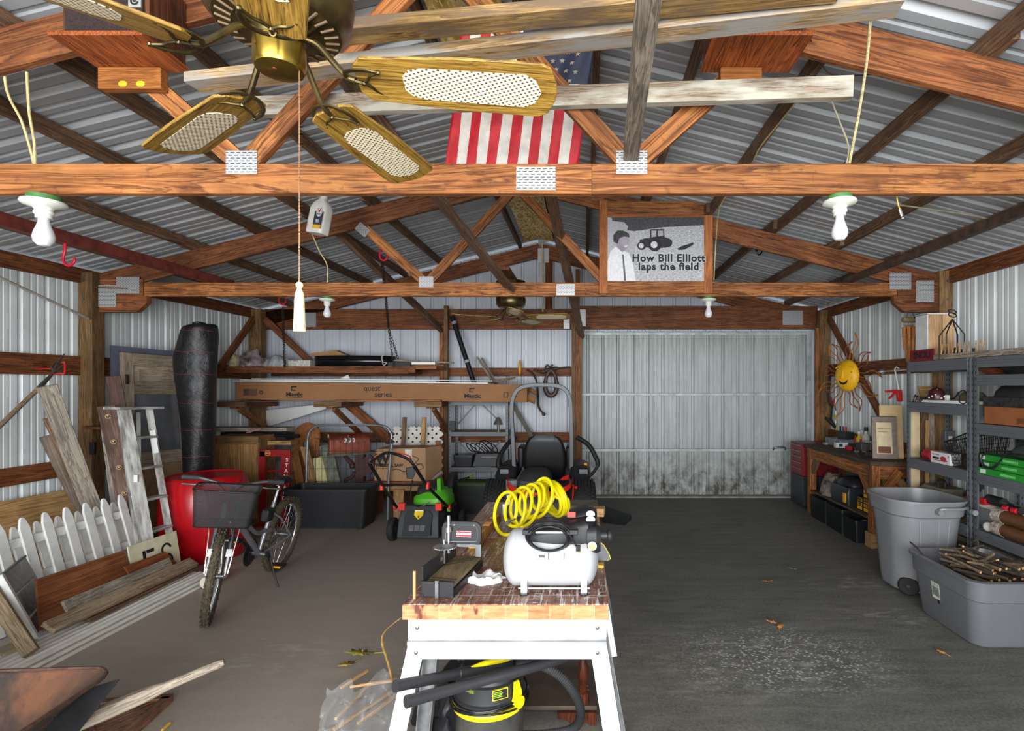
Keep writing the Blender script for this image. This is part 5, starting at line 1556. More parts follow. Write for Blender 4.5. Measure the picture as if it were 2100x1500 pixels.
# --- sash with mottled panes
BL_, BR_, TRq = V(-3.50, 3.42, 0.055), V(-3.76, 3.82, 0.055), P(95, 1146, 4.02)
TLq = BL_ + (TRq - BR_)
A = frame(BL_, BR_ - BL_, TLq - BL_)
w, h = (BR_ - BL_).length, (TLq - BL_).length
sa = thing('window_sash', 'old white window sash with dark panes painted with mottled reflections at the end of the picket fence', 'window sash', BL_)
m = NT('mottled_reflection_glass')
v = m.coord((1, 1, 1), False)
c = m.ramp(m.noise(v, 6, 6, 0.7, 0.6), [(0.35, (44, 46, 50)), (0.52, (84, 88, 92)), (0.66, (128, 132, 134))])  # greys paint reflections into the pane colour; the green patches are mould
c = m.mix(m.ramp(m.noise(v, 4.2, 4, 0.6, 0.3), [(0.56, (0, 0, 0)), (0.66, (255, 255, 255))]), c, (66, 86, 62))
CG = m.done(c, 0.22, 0, 0.5)
MB(A).box((0, 0, -0.016), (0.035, h, 0.016)).build('sash_stile', PW, sa, bev=0.003)
MB(A).box((w - 0.02, 0, -0.016), (w, h * 0.55, 0.016)).build('sash_stile', PW, sa, bev=0.003)
MB(A).box((0.035, 0, -0.016), (w - 0.02, 0.03, 0.016)).build('sash_rail', PW, sa, bev=0.003)
MB(A).box((0.035, h - 0.012, -0.010), (w, h, 0.010)).build('sash_rail', M_((112, 116, 112), 0.6), sa)
for k, (a, b) in enumerate(((0.03, 0.30), (0.31, 0.66), (0.67, 0.985))):
    MB(A).box((0.035, h * a, -0.004), (w - 0.004, h * b, 0.004)).build('mottled_pane', CG, sa)
for k in (0.305, 0.665):
    MB(A).box((0.035, h * k - 0.006, -0.008), (w - 0.02, h * k + 0.006, 0.008)).build('glazing_bar', M_((190, 182, 164), 0.6, 0, 0.2, 40), sa)
# panel, post and block in the corner of the picture
A = frame(V(-3.42, 3.05, 0.03), V(-0.3, 0.45, 0), V(-0.26, 0.08, 0.36))
o = MB(A).box((-0.45, 0, -0.012), (0.26, 0.55, 0)).build('flat_panel', M_((118, 116, 104), 0.7, 0, 0.08), None)
tag(o, 'greenish grey flat panel propped behind the window sash', 'panel')
o = board('timber_post', P(64, 1340, 3.20), P(-80, 1120, 3.38), 0.075, 0.04, wood('raw_post', (112, 92, 66), (158, 136, 106), (186, 166, 136), 0, 1.2), up=(0.6, -1, 0.3))
tag(o, 'rough bare timber leaning along the white window sash', 'board')
o = board('timber_block', G(-10, 1352, 0.05), G(62, 1322, 0.05), 0.12, 0.07, wood('pale_block', (150, 132, 100), (186, 168, 134), (208, 192, 160), 0, 1.2))
tag(o, 'short pale timber block on the floor under the window sash', 'block')

# --- long boards on the floor
hb = wood('hardboard', (106, 58, 30), (134, 78, 46), (156, 98, 62), 1, 0.5)
o = MB().hexa([(-3.50, 3.45, 0.11), (-3.50, 4.22, 0.11), (-3.515, 4.22, 0.11), (-3.515, 3.45, 0.11)], [(-3.63, 3.55, 0.40), (-3.63, 4.22, 0.385), (-3.645, 4.22, 0.385), (-3.645, 3.55, 0.40)]).build('hardboard_sheet', hb)
tag(o, 'chocolate brown hardboard sheet leaning on the white pickets', 'board')
o = MB().hexa([(-3.46, 4.18, 0.10), (-3.46, 4.62, 0.10), (-3.475, 4.62, 0.10), (-3.475, 4.18, 0.10)], [(-3.52, 4.10, 0.30), (-3.52, 4.50, 0.29), (-3.535, 4.50, 0.29), (-3.535, 4.10, 0.30)]).build('hardboard_sheet', wood('orange_hardboard', (120, 58, 26), (150, 82, 44), (170, 104, 62), 1, 0.5))
tag(o, 'orange brown hardboard offcut below the stencilled sign', 'board')
sgn = thing('stencil_sign', 'cream board stencilled with black letters and a red band by the barrel', 'sign', (-3.55, 4.4, 0.1))
A = frame(V(-3.555, 4.235, 0.045), V(0.02, 0.42, 0), V(-0.055, 0, 0.36))
m = M_((214, 206, 176), 0.6, 0, 0.08, 10)
MB(A).box((0, 0, -0.012), (0.47, 0.37, 0.0)).build('sign_board', m, sgn)
MB(A).box((0.0, 0.02, 0.0), (0.46, 0.085, 0.0012)).build('red_band', M_((130, 24, 36), 0.6), sgn)
for ch, x in (('E', 0.165), ('S', 0.345)):
    g = 0.016
    def stroke(pts, nm='stencil_letter'):
        return MB(A).prism(pts, 0.0, 0.0012).build('stencil_letter', INK, sgn)
    if ch == 'E':
        q_ = MB(A)
        q_.prism([(x - .05, .115), (x - .022, .115), (x - .022, .295), (x - .05, .295)], 0, .0012)
        for yy in (.115, .19, .268):
            q_.prism([(x - .012, yy), (x + .06, yy), (x + .06, yy + .027), (x - .012, yy + .027)], 0, .0012)
        q_.build('stencil_letter', INK, sgn)
    else:
        q_ = MB(A)
        q_.tube([A.inverted() @ (A @ V(x + 0.045 * math.cos(math.radians(t_)), 0.245 + 0.045 * math.sin(math.radians(t_)), 0.001)) for t_ in range(10, 260, 18)], 0.013, 4, flat=0.06)
        q_.tube([V(x + 0.045 * math.cos(math.radians(t_)), 0.155 + 0.045 * math.sin(math.radians(t_)), 0.001) for t_ in range(80, -170, -18)], 0.013, 4, flat=0.06)
        q_.build('stencil_letter', INK, sgn)
for i, (x0, x1, y0, y1, z0, t_, w_, mt, lab, up_) in enumerate((
        (-3.452, -3.442, 3.56, 4.46, 0.205, 0.02, 0.105, W_GRY, 'grey weathered plank standing on edge behind the stacked trim', (1, 0, 0.55)),
        (-3.365, -3.375, 3.36, 4.62, 0.165, 0.03, 0.095, wood('tan_plank', (112, 92, 70), (150, 130, 104), (180, 160, 134), 0, 0.9, spots=0.5), 'knotty tan plank lying on top of the white trim stack', (0.6, 0, 0.9)),
        (-3.40, -3.42, 3.62, 4.66, 0.110, 0.03, 0.12, W_BRN, 'brown plank beneath the knotty tan plank', (0.2, 0, 1)))):
    o = board('timber_plank', (x0, y0, z0), (x1, y1, z0), w_, t_, mt, up=up_)
    tag(o, lab, 'plank')
# fluted white trim boards
for k, (xa, za, lab) in enumerate(((-3.205, 0.0, 'lowest white fluted trim board along the floor edge'), (-3.225, 0.026, 'second white fluted trim board up from the floor'), (-3.245, 0.052, 'topmost white fluted trim board of the floor stack'))):
    prof = []
    n = 6
    for i in range(n + 1):
        x = -0.30 * i / n
        prof += [(x, 0.020), (x - 0.012, 0.012), (x - 0.038, 0.012)] if i < n else [(x, 0.020)]
    prof = prof + [(-0.30, 0.0), (0.0, 0.0)]
    b = MB(tr(xa, 0, za) @ ry(0))
    b.prism([(x, z) for x, z in prof][::-1], -(4.72 - 0.03 * k), -(2.72 + 0.1 * k), frame((0, 0, 0), (1, 0, 0), (0, 0, 1)))
    o = b.build('trim_board', M_((232, 228, 220), 0.55, 0, 0.05, 10), None, smooth=20)
    tag(o, lab, 'trim board', 'white fluted trim boards')
o = MB().lathe([(0.048, 3.0), (0.056, 3.0), (0.056, 4.66), (0.048, 4.66)], (-3.118, 0, 0.057), 20, 'z').build('x', None) if False else MB().tube([V(-3.14, 4.44, 0.05), V(-3.155, 4.66, 0.05)], 0.049, 20).build('plastic_pipe', M_((214, 206, 190), 0.4))
tag(o, 'white plastic pipe whose round end shows beside the bicycle wheel', 'pipe')

# --- red barrel
br_ = thing('barrel', 'big glossy red plastic barrel behind the bicycle', 'barrel', (-3.75, 5.31, 0))
MB().lathe([(0.0, 0.0), (0.31, 0.0), (0.335, 0.03), (0.375, 0.20), (0.392, 0.42), (0.38, 0.62), (0.345, 0.77), (0.325, 0.80), (0.315, 0.805), (0.305, 0.795), (0.0, 0.79)], (-3.75, 5.31, 0), 48).build('barrel_shell', M_((172, 14, 24), 0.25, 0, 0.05, 4), br_)
MB().cyl((-3.86, 5.22, 0.79), (-3.86, 5.22, 0.815), 0.04, n=20).build('bung_cap', M_((150, 16, 22), 0.4), br_)

# --- bicycle
rear, front = V(-2.81, 4.89, 0), V(-2.697, 3.80, 0)
d = (front - rear).normalized()
lft = V(0, 0, 1).cross(d)
BM = Matrix((d, lft, V(0, 0, 1))).transposed().to_4x4()
BM.translation = rear
BM = BM @ rx(-9)
bk = thing('bicycle', 'grey step-through bicycle with a black mesh basket on its kickstand', 'bicycle', M=BM)
WB = 1.09
FRM = M_((150, 153, 158), 0.3, 0.5, 0.05, 6)
DFRM = M_((60, 62, 66), 0.35, 0.3, 0.05, 6)
def wheel(Mx, nm):
    R = 0.305
    ty = MB(Mx).tube([V(R * math.cos(2 * math.pi * k / 56), 0, 0.335 + R * math.sin(2 * math.pi * k / 56)) for k in range(56)], 0.0265, 10, closed=True)
    for k in range(72):
        a = 2 * math.pi * k / 72
        for y in ((-0.016, 0.0, 0.016) if k % 2 else (-0.022, 0.022)):
            c = V((R + 0.0245) * math.cos(a), y, 0.335 + (R + 0.0245) * math.sin(a))
            rd = V(math.cos(a), 0, math.sin(a)); tg = V(-math.sin(a), 0, math.cos(a))
            ty.beam(c - rd * 0.004, c + rd * 0.0055, 0.009, 0.013, up=tg)
    w_ = ty.build('tyre', TIRE, bk)
    MB(Mx).tube([V(0.274 * math.cos(2 * math.pi * k / 56), 0, 0.335 + 0.274 * math.sin(2 * math.pi * k / 56)) for k in range(56)], 0.011, 8, closed=True).build('rim', CHROME, w_)
    MB(Mx).cyl((0, -0.05, 0.335), (0, 0.05, 0.335), 0.018, n=12).cyl((0, -0.034, 0.335), (0, -0.03, 0.335), 0.03, n=14).cyl((0, 0.03, 0.335), (0, 0.034, 0.335), 0.03, n=14).build('hub', STEEL, w_)
    sp_ = MB(Mx)
    for k in range(32):
        a = 2 * math.pi * k / 32
        a2 = a + (0.5 if (k // 2) % 2 else -0.5)
        y = 0.031 if k % 2 else -0.031
        sp_.tube([V(0.028 * math.cos(a2), y, 0.335 + 0.028 * math.sin(a2)), V(0.268 * math.cos(a), y * 0.1, 0.335 + 0.268 * math.sin(a))], 0.0012, 4)
    sp_.build('spokes', CHROME, w_)
    return w_
wheel(BM, 'rear_wheel')
ST = BM @ tr(WB - 0.04, 0, 0) @ rz(21) @ tr(-WB + 0.04, 0, 0)
wheel(ST @ tr(WB, 0, 0), 'front_wheel')
bb, sc, ht, hb_, ra = V(0.43, 0, 0.29), V(0.29, 0, 0.69), V(0.88, 0, 0.83), V(0.925, 0, 0.69), V(0, 0, 0.335)
MB(BM).tube([bb, sc], 0.0165, 12).build('seat_tube', FRM, bk)
MB(BM).tube([hb_ + V(-0.01, 0, 0.03), bb], [0.024, 0.022], 12).build('down_tube', M_((128, 131, 136), 0.32, 0.4, 0.05), bk)
MB(BM).tube(bez([ht + V(0.005, 0, -0.05), V(0.72, 0, 0.62), V(0.55, 0, 0.50), V(0.44, 0, 0.47), V(0.365, 0, 0.475)], 5), 0.017, 10).build('top_tube', M_((128, 131, 136), 0.32, 0.4, 0.05), bk)
MB(BM).tube([ht, hb_], 0.021, 12).build('head_tube', FRM, bk)
for s in (-1, 1):
    MB(BM).tube([bb + V(-0.03, 0.02 * s, 0), V(0.24, 0.04 * s, 0.30), ra + V(0, 0.065 * s, 0)], 0.0095, 8).build('chain_stay', FRM, bk)
    MB(BM).tube([sc + V(0.03, 0.012 * s, -0.08), V(0.22, 0.05 * s, 0.54), ra + V(0, 0.065 * s, 0)], 0.008, 8).build('seat_stay', FRM, bk)
MB(BM).cyl(bb + V(0, -0.06, 0), bb + V(0, 0.06, 0), 0.022, n=14).build('bottom_bracket', STEEL, bk)
MB(BM).cyl(sc, sc + V(-0.045, 0, 0.13), 0.0125, n=12).build('seat_post', CHROME, bk)
sd = sc + V(-0.05, 0, 0.165)
MB(BM).loft([[sd + V(x, yy * w_, zz * h_ + dz) for yy, zz in ((-1, -0.2), (-0.8, 0.55), (0, 1), (0.8, 0.55), (1, -0.2), (0, -0.8))] for x, w_, h_, dz in ((-0.13, 0.05, 0.02, 0.02), (-0.10, 0.092, 0.032, 0.015), (-0.02, 0.08, 0.032, 0.0), (0.06, 0.035, 0.026, 0.0), (0.13, 0.018, 0.02, 0.0))]).build('saddle', BLKG, bk, sub=1)
cw = MB(BM)
for r_, y in ((0.088, -0.058), (0.072, -0.050)):
    cw.prism([((r_ if k % 2 else r_ - 0.006) * math.cos(2 * math.pi * k / 64), (r_ if k % 2 else r_ - 0.006) * math.sin(2 * math.pi * k / 64)) for k in range(64)], y, y + 0.003, frame(bb, (1, 0, 0), (0, 0, 1)) @ Matrix.Diagonal((1, 1, -1, 1)))
cw.build('chainring', BLACK, bk)
MB(BM).prism([(0.11 * math.cos(2 * math.pi * k / 32), 0.11 * math.sin(2 * math.pi * k / 32)) for k in range(32)], 0.062, 0.066, frame(bb, (1, 0, 0), (0, 0, 1))).build('chain_guard', BLACK, bk)
for s, e in ((1, V(0.31, 0.075, 0.165)), (-1, V(0.55, -0.085, 0.415))):
    MB(BM).beam(bb + V(0, 0.07 * s, 0), e, 0.022, 0.012, up=(0, 1, 0)).build('crank_arm', BLACK, bk)
    pdl = MB(BM).box(e + V(-0.045, 0.012 if s > 0 else -0.10, -0.012), e + V(0.045, 0.10 if s > 0 else -0.012, 0.012)).build('pedal', BLACK, bk, bev=0.004)
    MB(BM).box(e + V(0.0452, 0.03 if s > 0 else -0.085, -0.008), e + V(0.048, 0.085 if s > 0 else -0.03, 0.008)).build('pedal_reflector', M_((236, 166, 20), 0.25), pdl)
MB(BM).tube([V(0.36, 0.045, 0.30), V(0.40, 0.12, 0.17), V(0.435, 0.20, 0.032)], 0.007, 8).build('kickstand', BLACK, bk)
MB(BM).tube([V(0.0 + 0.05 * math.cos(a), -0.045, 0.335 + 0.05 * math.sin(a)) for a in [math.pi * k / 12 for k in range(24)]], 0.006, 5, closed=True).build('sprocket', STEEL, bk)
MB(BM).tube([V(-0.01, -0.055, 0.39), bb + V(0, -0.055, 0.086)], 0.004, 5).tube([V(-0.01, -0.055, 0.28), bb + V(0, -0.055, -0.086)], 0.004, 5).build('chain', STEEL, bk)
MB(BM).box((0.33, -0.03, 0.55), (0.44, 0.035, 0.66)).build('seat_bag', BLACK, bk, bev=0.015)
# fork, bars, basket: these turn with the front wheel
for s in (-1, 1):
    fk = MB(ST).tube([V(0.955, 0.055 * s, 0.66), V(1.02, 0.056 * s, 0.475)], 0.017, 12).build('fork_leg', M_((46, 48, 52), 0.35, 0.2), bk)
    MB(ST).tube([V(1.02, 0.056 * s, 0.475), V(1.085, 0.056 * s, 0.335)], 0.0125, 10).build('fork_slider', CHROME, fk)
    MB(ST).beam(V(1.012, 0.056 * s, 0.505), V(1.028, 0.056 * s, 0.455), 0.037, 0.035).build('fork_decal', M_((216, 216, 214), 0.4), fk)
    MB(ST).tube(bez([V(1.0, 0.05 * s, 0.61), V(1.03, 0.035 * s, 0.70), V(1.01, 0.015 * s, 0.72)], 4), 0.007, 6).cyl(V(1.03, 0.04 * s, 0.575), V(1.03, 0.018 * s, 0.575), 0.008).build('brake_arm', CHROME, bk)
    MB(ST).cyl(V(1.0, 0.05 * s, 0.30 + 0.05), V(1.0, 0.06 * s, 0.30 + 0.05), 0.001)
MB(ST).tube(bez([V(0.955, -0.055, 0.66), V(0.94, -0.03, 0.695), V(0.935, 0, 0.70), V(0.94, 0.03, 0.695), V(0.955, 0.055, 0.66)], 4), 0.017, 10).build('fork_crown', M_((46, 48, 52), 0.35, 0.2), bk)
MB(ST).tube([ht, ht + V(-0.02, 0, 0.09), ht + V(0.05, 0, 0.13)], 0.014, 10).build('stem', BLACK, bk)
hbp = ht + V(0.05, 0, 0.13)
MB(ST).tube(bez([hbp + V(-0.09, -0.30, 0.015), hbp + V(-0.05, -0.20, 0.02), hbp + V(0, -0.06, 0), hbp + V(0, 0.06, 0), hbp + V(-0.05, 0.20, 0.02), hbp + V(-0.09, 0.30, 0.015)], 5), 0.0115, 10).build('handlebar', STEEL, bk)
for s in (-1, 1):
    MB(ST).cyl(hbp + V(-0.062, 0.215 * s, 0.02), hbp + V(-0.094, 0.325 * s, 0.014), 0.0175, 0.017, 14).build('grip', M_((52, 54, 58), 0.7), bk)
    MB(ST).tube(bez([hbp + V(-0.02, 0.15 * s, 0.005), hbp + V(0.02, 0.20 * s, -0.01), hbp + V(-0.02, 0.31 * s, -0.02)], 4), 0.007, 6).build('brake_lever', STEEL, bk)
    MB(ST).tube(bez([hbp + V(0.01, 0.17 * s, 0), hbp + V(0.10, 0.10 * s, 0.03), hbp + V(0.14, 0.02 * s, -0.05), V(1.0, 0.03 * s, 0.70)], 6), 0.0028, 5).build('brake_cable', BLACK, bk)
# see-through mesh basket
m = NT('basket_mesh')
v = m.coord((1, 1, 1), False)
ck = m.n('TexChecker', Scale=150.0); m.l(v, ck.inputs['Vector'])
mr = m.n('MapRange'); mr.inputs['To Min'].default_value = 0.62; mr.inputs['To Max'].default_value = 0.9
m.l(ck.outputs['Fac'], mr.inputs['Value']); m.l(mr.outputs[0], m.b.inputs['Alpha'])
MESHM = m.done((40, 41, 43), 0.5, 0.2)
bc = V(1.15, 0, 0.73)
lo = [ST @ p for p in rrect(0.21, 0.33, 0.03, 0.73, (1.14, 0))]
hi_ = [ST @ p for p in rrect(0.25, 0.39, 0.04, 0.985, (1.15, 0))]
bs = MB().loft([lo, hi_], True, False).build('basket_panels', MESHM, bk)
MB().tube(hi_, 0.006, 8, closed=True).build('basket_rim', BLKG, bs)
MB().tube(lo, 0.005, 6, closed=True).build('basket_base_wire', BLKG, bs)
MB(ST).tube([V(1.02, 0.1, 0.73), V(0.99, 0.09, 0.60), V(1.07, 0.07, 0.345)], 0.004, 6).build('basket_strut', CHROME, bs)
MB(ST).tube([V(1.02, -0.1, 0.73), V(0.99, -0.09, 0.60), V(1.07, -0.07, 0.345)], 0.004, 6).build('basket_strut', CHROME, bs)
MB(ST).box((1.247, -0.012, 0.80), (1.252, 0.012, 0.90)).build('basket_badge', M_((120, 120, 122), 0.5), bs)

# --- wheelbarrow
wbm = NT('rusty_tray')
v = wbm.coord((1, 1, 1), False)
c = wbm.ramp(wbm.noise(v, 3.4, 6, 0.65, 0.3), [(0.38, (46, 45, 46)), (0.50, (82, 62, 52)), (0.64, (124, 82, 58))])
c = wbm.mix(wbm.ramp(wbm.noise(v, 34, 3), [(0.55, (0, 0, 0)), (0.72, (160, 160, 160))]), c, (70, 46, 36))
TRAY = wbm.done(c, 0.7, 0.1)
wbt = thing('wheelbarrow', 'rusty steel wheelbarrow with weathered wooden handles at the near left corner', 'wheelbarrow', (-2.4, 1.9, 0))
A = tr(-2.42, 1.80, 0) @ rz(4)
top = rrect(0.98, 0.86, 0.11, 0.50); bot = rrect(0.62, 0.52, 0.10, 0.25, (-0.10, 0))
topi = rrect(0.95, 0.83, 0.10, 0.495); boti = rrect(0.60, 0.50, 0.09, 0.256, (-0.10, 0))
MB(A).loft([bot, top, topi, boti]).build('tray', TRAY, wbt)
MB(A).tube(top, 0.008, 6, closed=True).build('tray_rim', M_((84, 62, 52), 0.6, 0.4, 0.25, 30), wbt)
wgr = wood('grey_handle', (100, 90, 78), (146, 134, 118), (182, 168, 150), 0, 1.0)
he = V(-1.607, 2.39, 0.455)
h0 = V(-2.62, 2.06, 0.11)
dh = he - h0
def handle(o0, o1):
    pts_ = [o0, o0 + (o1 - o0) * 0.66, o0 + (o1 - o0) * 0.76, o0 + (o1 - o0) * 0.83, o1 - (o1 - o0) * 0.01, o1]
    b = board('handle_grain', (0, 0, 0), (1, 0, 0), 0.01, 0.01, wgr)
    bpy.data.objects.remove(b)
    x = (o1 - o0).normalized(); y = V(0, 0, 1).cross(x).normalized(); z = x.cross(y)
    Mx = Matrix((x, y, z)).transposed().to_4x4(); Mx.translation = o0
    L = (o1 - o0).length
    lo_ = []
    for t_, w_, h_, r_ in ((0, 0.06, 0.05, 0.006), (0.62, 0.062, 0.058, 0.012), (0.73, 0.058, 0.056, 0.02), (0.80, 0.037, 0.037, 0.015), (0.985, 0.036, 0.036, 0.016), (1.0, 0.022, 0.022, 0.010)):
        lo_.append([V(t_ * L, p.x, p.y) for p in rrect(w_, h_, r_, 0)])
    o = MB().loft(lo_).build('handle', wgr, None, local=True)
    o.parent = wbt
    o.matrix_basis = WM[wbt.name].inverted() @ Mx
    WM[o.name] = Mx
handle(h0, he)
handle(V(-2.62, 1.56, 0.11), V(-1.55, 1.30, 0.46))
for y_ in (2.12, 1.52):
    MB().hexa([(-2.02, y_, 0.30), (-1.93, y_ + 0.1, 0.47), (-1.93, y_ + 0.11, 0.47), (-2.02, y_ + 0.01, 0.30)], [(-2.18, y_, 0.28), (-2.10, y_ + 0.1, 0.42), (-2.10, y_ + 0.11, 0.42), (-2.18, y_ + 0.01, 0.28)]).build('tray_bracket', M_((66, 66, 68), 0.45, 0.5), wbt)
    MB().tube([V(-2.15, y_ + 0.03, 0.26), V(-2.2, y_, 0.012), V(-2.55, y_ - 0.02, 0.012), V(-2.6, y_, 0.2)], 0.014, 8).build('leg', M_((56, 54, 54), 0.5, 0.4), wbt)
MB().lathe([(0.10, -0.03), (0.165, -0.04), (0.18, 0), (0.165, 0.04), (0.10, 0.03)], (-3.08, 1.72, 0.18), 24, 'y').build('wheel', RUBBER, wbt)
# --- rusty grate
gr = thing('fire_grate', 'rusty expanded-metal grate in a brown frame on the floor behind the wheelbarrow', 'grate', (-2.5, 2.7, 0))
A = tr(-2.215, 2.84, 0.0) @ rz(7)
for a, b in (((0, 0), (0, -0.50)), ((-0.62, 0), (-0.62, -0.50)), ((0.02, 0), (-0.64, 0)), ((0.02, -0.50), (-0.64, -0.50))):
    board('frame_bar', A @ V(a[0], a[1], 0.022), A @ V(b[0], b[1], 0.022), 0.045, 0.04, wood('rusty_frame', (74, 46, 34), (112, 78, 58), (142, 106, 82), 0, 1.2), parent=gr)
gm = MB(A)
for k in range(-14, 20):
    for s in (1, -1):
        x = -0.62 + 0.036 * k
        pts_ = []
        y = -0.5
        a0 = V(x, -0.5, 0.03) if s > 0 else V(x, -0.5, 0.03)
        a1 = V(x + s * 0.5 * 0.9, 0.0, 0.03)
        # clip to the frame
        def clip(p, q_):
            if p.x > q_.x:
                p, q_ = q_, p
            if q_.x < -0.60 or p.x > -0.02 or q_.x == p.x:
                return None
            t0 = max(0, (-0.60 - p.x) / (q_.x - p.x)); t1 = min(1, (-0.02 - p.x) / (q_.x - p.x))
            return (p.lerp(q_, t0), p.lerp(q_, t1)) if t1 > t0 else None
        cc = clip(a0, a1)
        if cc:
            gm.tube(cc, 0.003, 4)
gm.build('expanded_mesh', RUST, gr)
# ---------------------------------------------------------------- along the end wall
# --- hanging shelf and what lies on it
SZ = 1.945
sh_ = thing('hanging_shelf', 'long plank shelf hung on chains along the end wall', 'shelf', (-3.4, 7.6, SZ))
for k, (y0, w_) in enumerate(((7.36, 0.17), (7.55, 0.17), (7.74, 0.17))):
    board('shelf_plank', (-4.86, y0, SZ - 0.02), (-2.02, y0, SZ - 0.02), w_, 0.038, W_FIR, parent=sh_)
board('front_lip', (-4.86, 7.265, SZ - 0.055), (-2.3, 7.265, SZ - 0.055), 0.025, 0.075, W_RED, parent=sh_)
p = P(822, 762, 7.28)
MB().box((p.x - 0.15, 7.24, SZ - 0.10), (p.x + 0.11, 7.85, SZ - 0.058)).build('end_block', W_RED, sh_)
def PX(px, y):
    return (px - VX) * y / F
rag('cloth_bundle', (-4.80, 7.36, SZ), 0.13, 0.22, 0.17, M_((198, 184, 152), 0.8, 0, 0.2, 14), 'cream mottled cloth bundle at the wall end of the hanging shelf', 'bundle', 0.04, 9)
rag('plastic_bag', (PX(516, 7.45), 7.45, SZ), 0.40, 0.32, 0.22, M_((104, 92, 94), 0.2, 0, 0.7, 10), 'glossy plastic bag with dark and reddish contents on the hanging shelf', 'bag', 0.07, 9, ragged=0.5)
rag('plastic_bag', (PX(572, 7.45), 7.45, SZ), 0.32, 0.28, 0.15, M_((176, 178, 182), 0.18, 0.1, 0.15, 14), 'silvery crumpled plastic bag beside the shelf chain', 'bag', 0.07, 11, ragged=0.4)
o = MB().box((PX(592, 7.4), 7.38, SZ), (PX(637, 7.4), 7.64, SZ + 0.085)).build('carton', M_((182, 180, 172), 0.6, 0, 0.25, 40), None, bev=0.004)
tag(o, 'small whitish printed carton left of the black edging coil', 'box')
cx = (PX(640, 7.5) + PX(806, 7.5)) / 2
ec = thing('edging_coil', 'wide flat coil of shiny black lawn edging on the hanging shelf', 'coil', (cx, 7.62, SZ))
for k, (rr, hh) in enumerate(((0.565, 0.150), (0.545, 0.142), (0.52, 0.148))):
    b = MB()
    b.surf(lambda u, v_: V(cx + rr * math.cos(-2 * math.pi * u), 7.60 + 0.235 * (rr / 0.565) * math.sin(-2 * math.pi * u), SZ + 0.002 + hh * v_), 72, 1)
    b.build('coil_turn', M_((20, 20, 22), 0.22, 0, 0.05), ec, solid=0.006)
p = P(783, 752, 7.37)
MB().tube(bez([V(p.x, 7.385, SZ + 0.155), V(p.x + 0.005, 7.365, SZ + 0.10), V(p.x + 0.02, 7.375, SZ + 0.02), V(p.x + 0.07, 7.36, SZ + 0.05), V(p.x + 0.03, 7.35, SZ + 0.055)], 6), 0.006, 6).build('tie_string', M_((196, 192, 182), 0.7), ec)
o = MB().hexa([(PX(640, 7.6), 7.55, SZ + .155), (PX(716, 7.6), 7.55, SZ + .16), (PX(716, 7.6), 7.72, SZ + .16), (PX(640, 7.6), 7.72, SZ + .155)], [(PX(640, 7.6), 7.55, SZ + .19), (PX(690, 7.6), 7.55, SZ + .235), (PX(690, 7.6), 7.72, SZ + .235), (PX(640, 7.6), 7.72, SZ + .19)]).build('cardboard', CARD)
tag(o, 'folded brown cardboard lying on top of the black edging coil', 'cardboard')
for k, (xa, xb, z, t_, mt, lab) in enumerate(((800, 846, 0.03, 0.055, BLACK, 'short black strip at the end of the hanging shelf'), (842, 893, 0.045, 0.035, PLASTW, 'short white strip beside the black one on the shelf end'), (806, 928, 0.085, 0.022, W_GRY, 'thin grey stick reaching past the doubled post'), (846, 905, 0.018, 0.03, W_FIR, 'orange timber strip under the white strip on the shelf end'))):
    o = board('timber_strip' if k > 1 else 'plastic_strip', (PX(xa, 7.4), 7.33 + 0.05 * k, SZ + z), (PX(xb, 7.4), 7.33 + 0.07 * k, SZ + z - (0.03 if k == 2 else 0)), 0.045, t_, mt)
    tag(o, lab, 'strip')

# --- carton of siding on the wall brackets
ct = thing('siding_carton', 'very long brown siding carton resting on brackets below the hanging shelf', 'carton', (-2.7, 7.2, 1.49))
CZ = 1.495
A = frame((PX(484, 7.12), 7.12, CZ), (3.90, 0.03, -0.035), (0, 0, 1))        # face frame: x along, y up, z towards the viewer
LC, HC = 3.86, 0.235
cm = M_((146, 102, 66), 0.75, 0, 0.05, 3)
MB(A).box((0, 0, -0.26), (LC, HC, 0)).build('box_body', cm, ct, bev=0.004)
for k, (x0, dy, dz) in enumerate(((LC, 0.02, -0.04), (LC, 0.14, -0.2))):
    MB(A).add([(x0 - 0.01, dy, dz), (x0 - 0.01, dy + 0.09, dz), (x0 + 0.12, dy + 0.05 - 0.06 * k, dz + 0.02), (x0 + 0.10, dy - 0.05, dz)], [(0, 1, 2, 3)]).build('end_flap', cm, ct, solid=0.004)
MB(A).add([(0, 0, -0.001), (0, HC, -0.001), (-0.035, HC - 0.05, -0.05), (-0.03, 0.03, -0.05)], [(0, 1, 2, 3)]).build('end_flap', cm, ct, solid=0.004)
def cx_(px):
    return (PX(px, 7.12) - PX(484, 7.12))
FX = A
fi = MB(A).box((cx_(499), 0.055, 0), (cx_(527), 0.145, 0.0008)).build('printed_flag', M_((86, 66, 54), 0.8), ct)
for k in range(4):
    MB(A).box((cx_(510), 0.062 + 0.022 * k, 0.0008), (cx_(526), 0.072 + 0.022 * k, 0.0014)).build('flag_stripe', M_((126, 94, 70), 0.8), fi)
MB(A).tube([V(cx_(535) + 0.022 * math.cos(2 * math.pi * k / 18), 0.10 + 0.022 * math.sin(2 * math.pi * k / 18), 0.001) for k in range(18)], 0.007, 5, closed=True).build('printed_ring', M_((86, 62, 50), 0.8), ct)
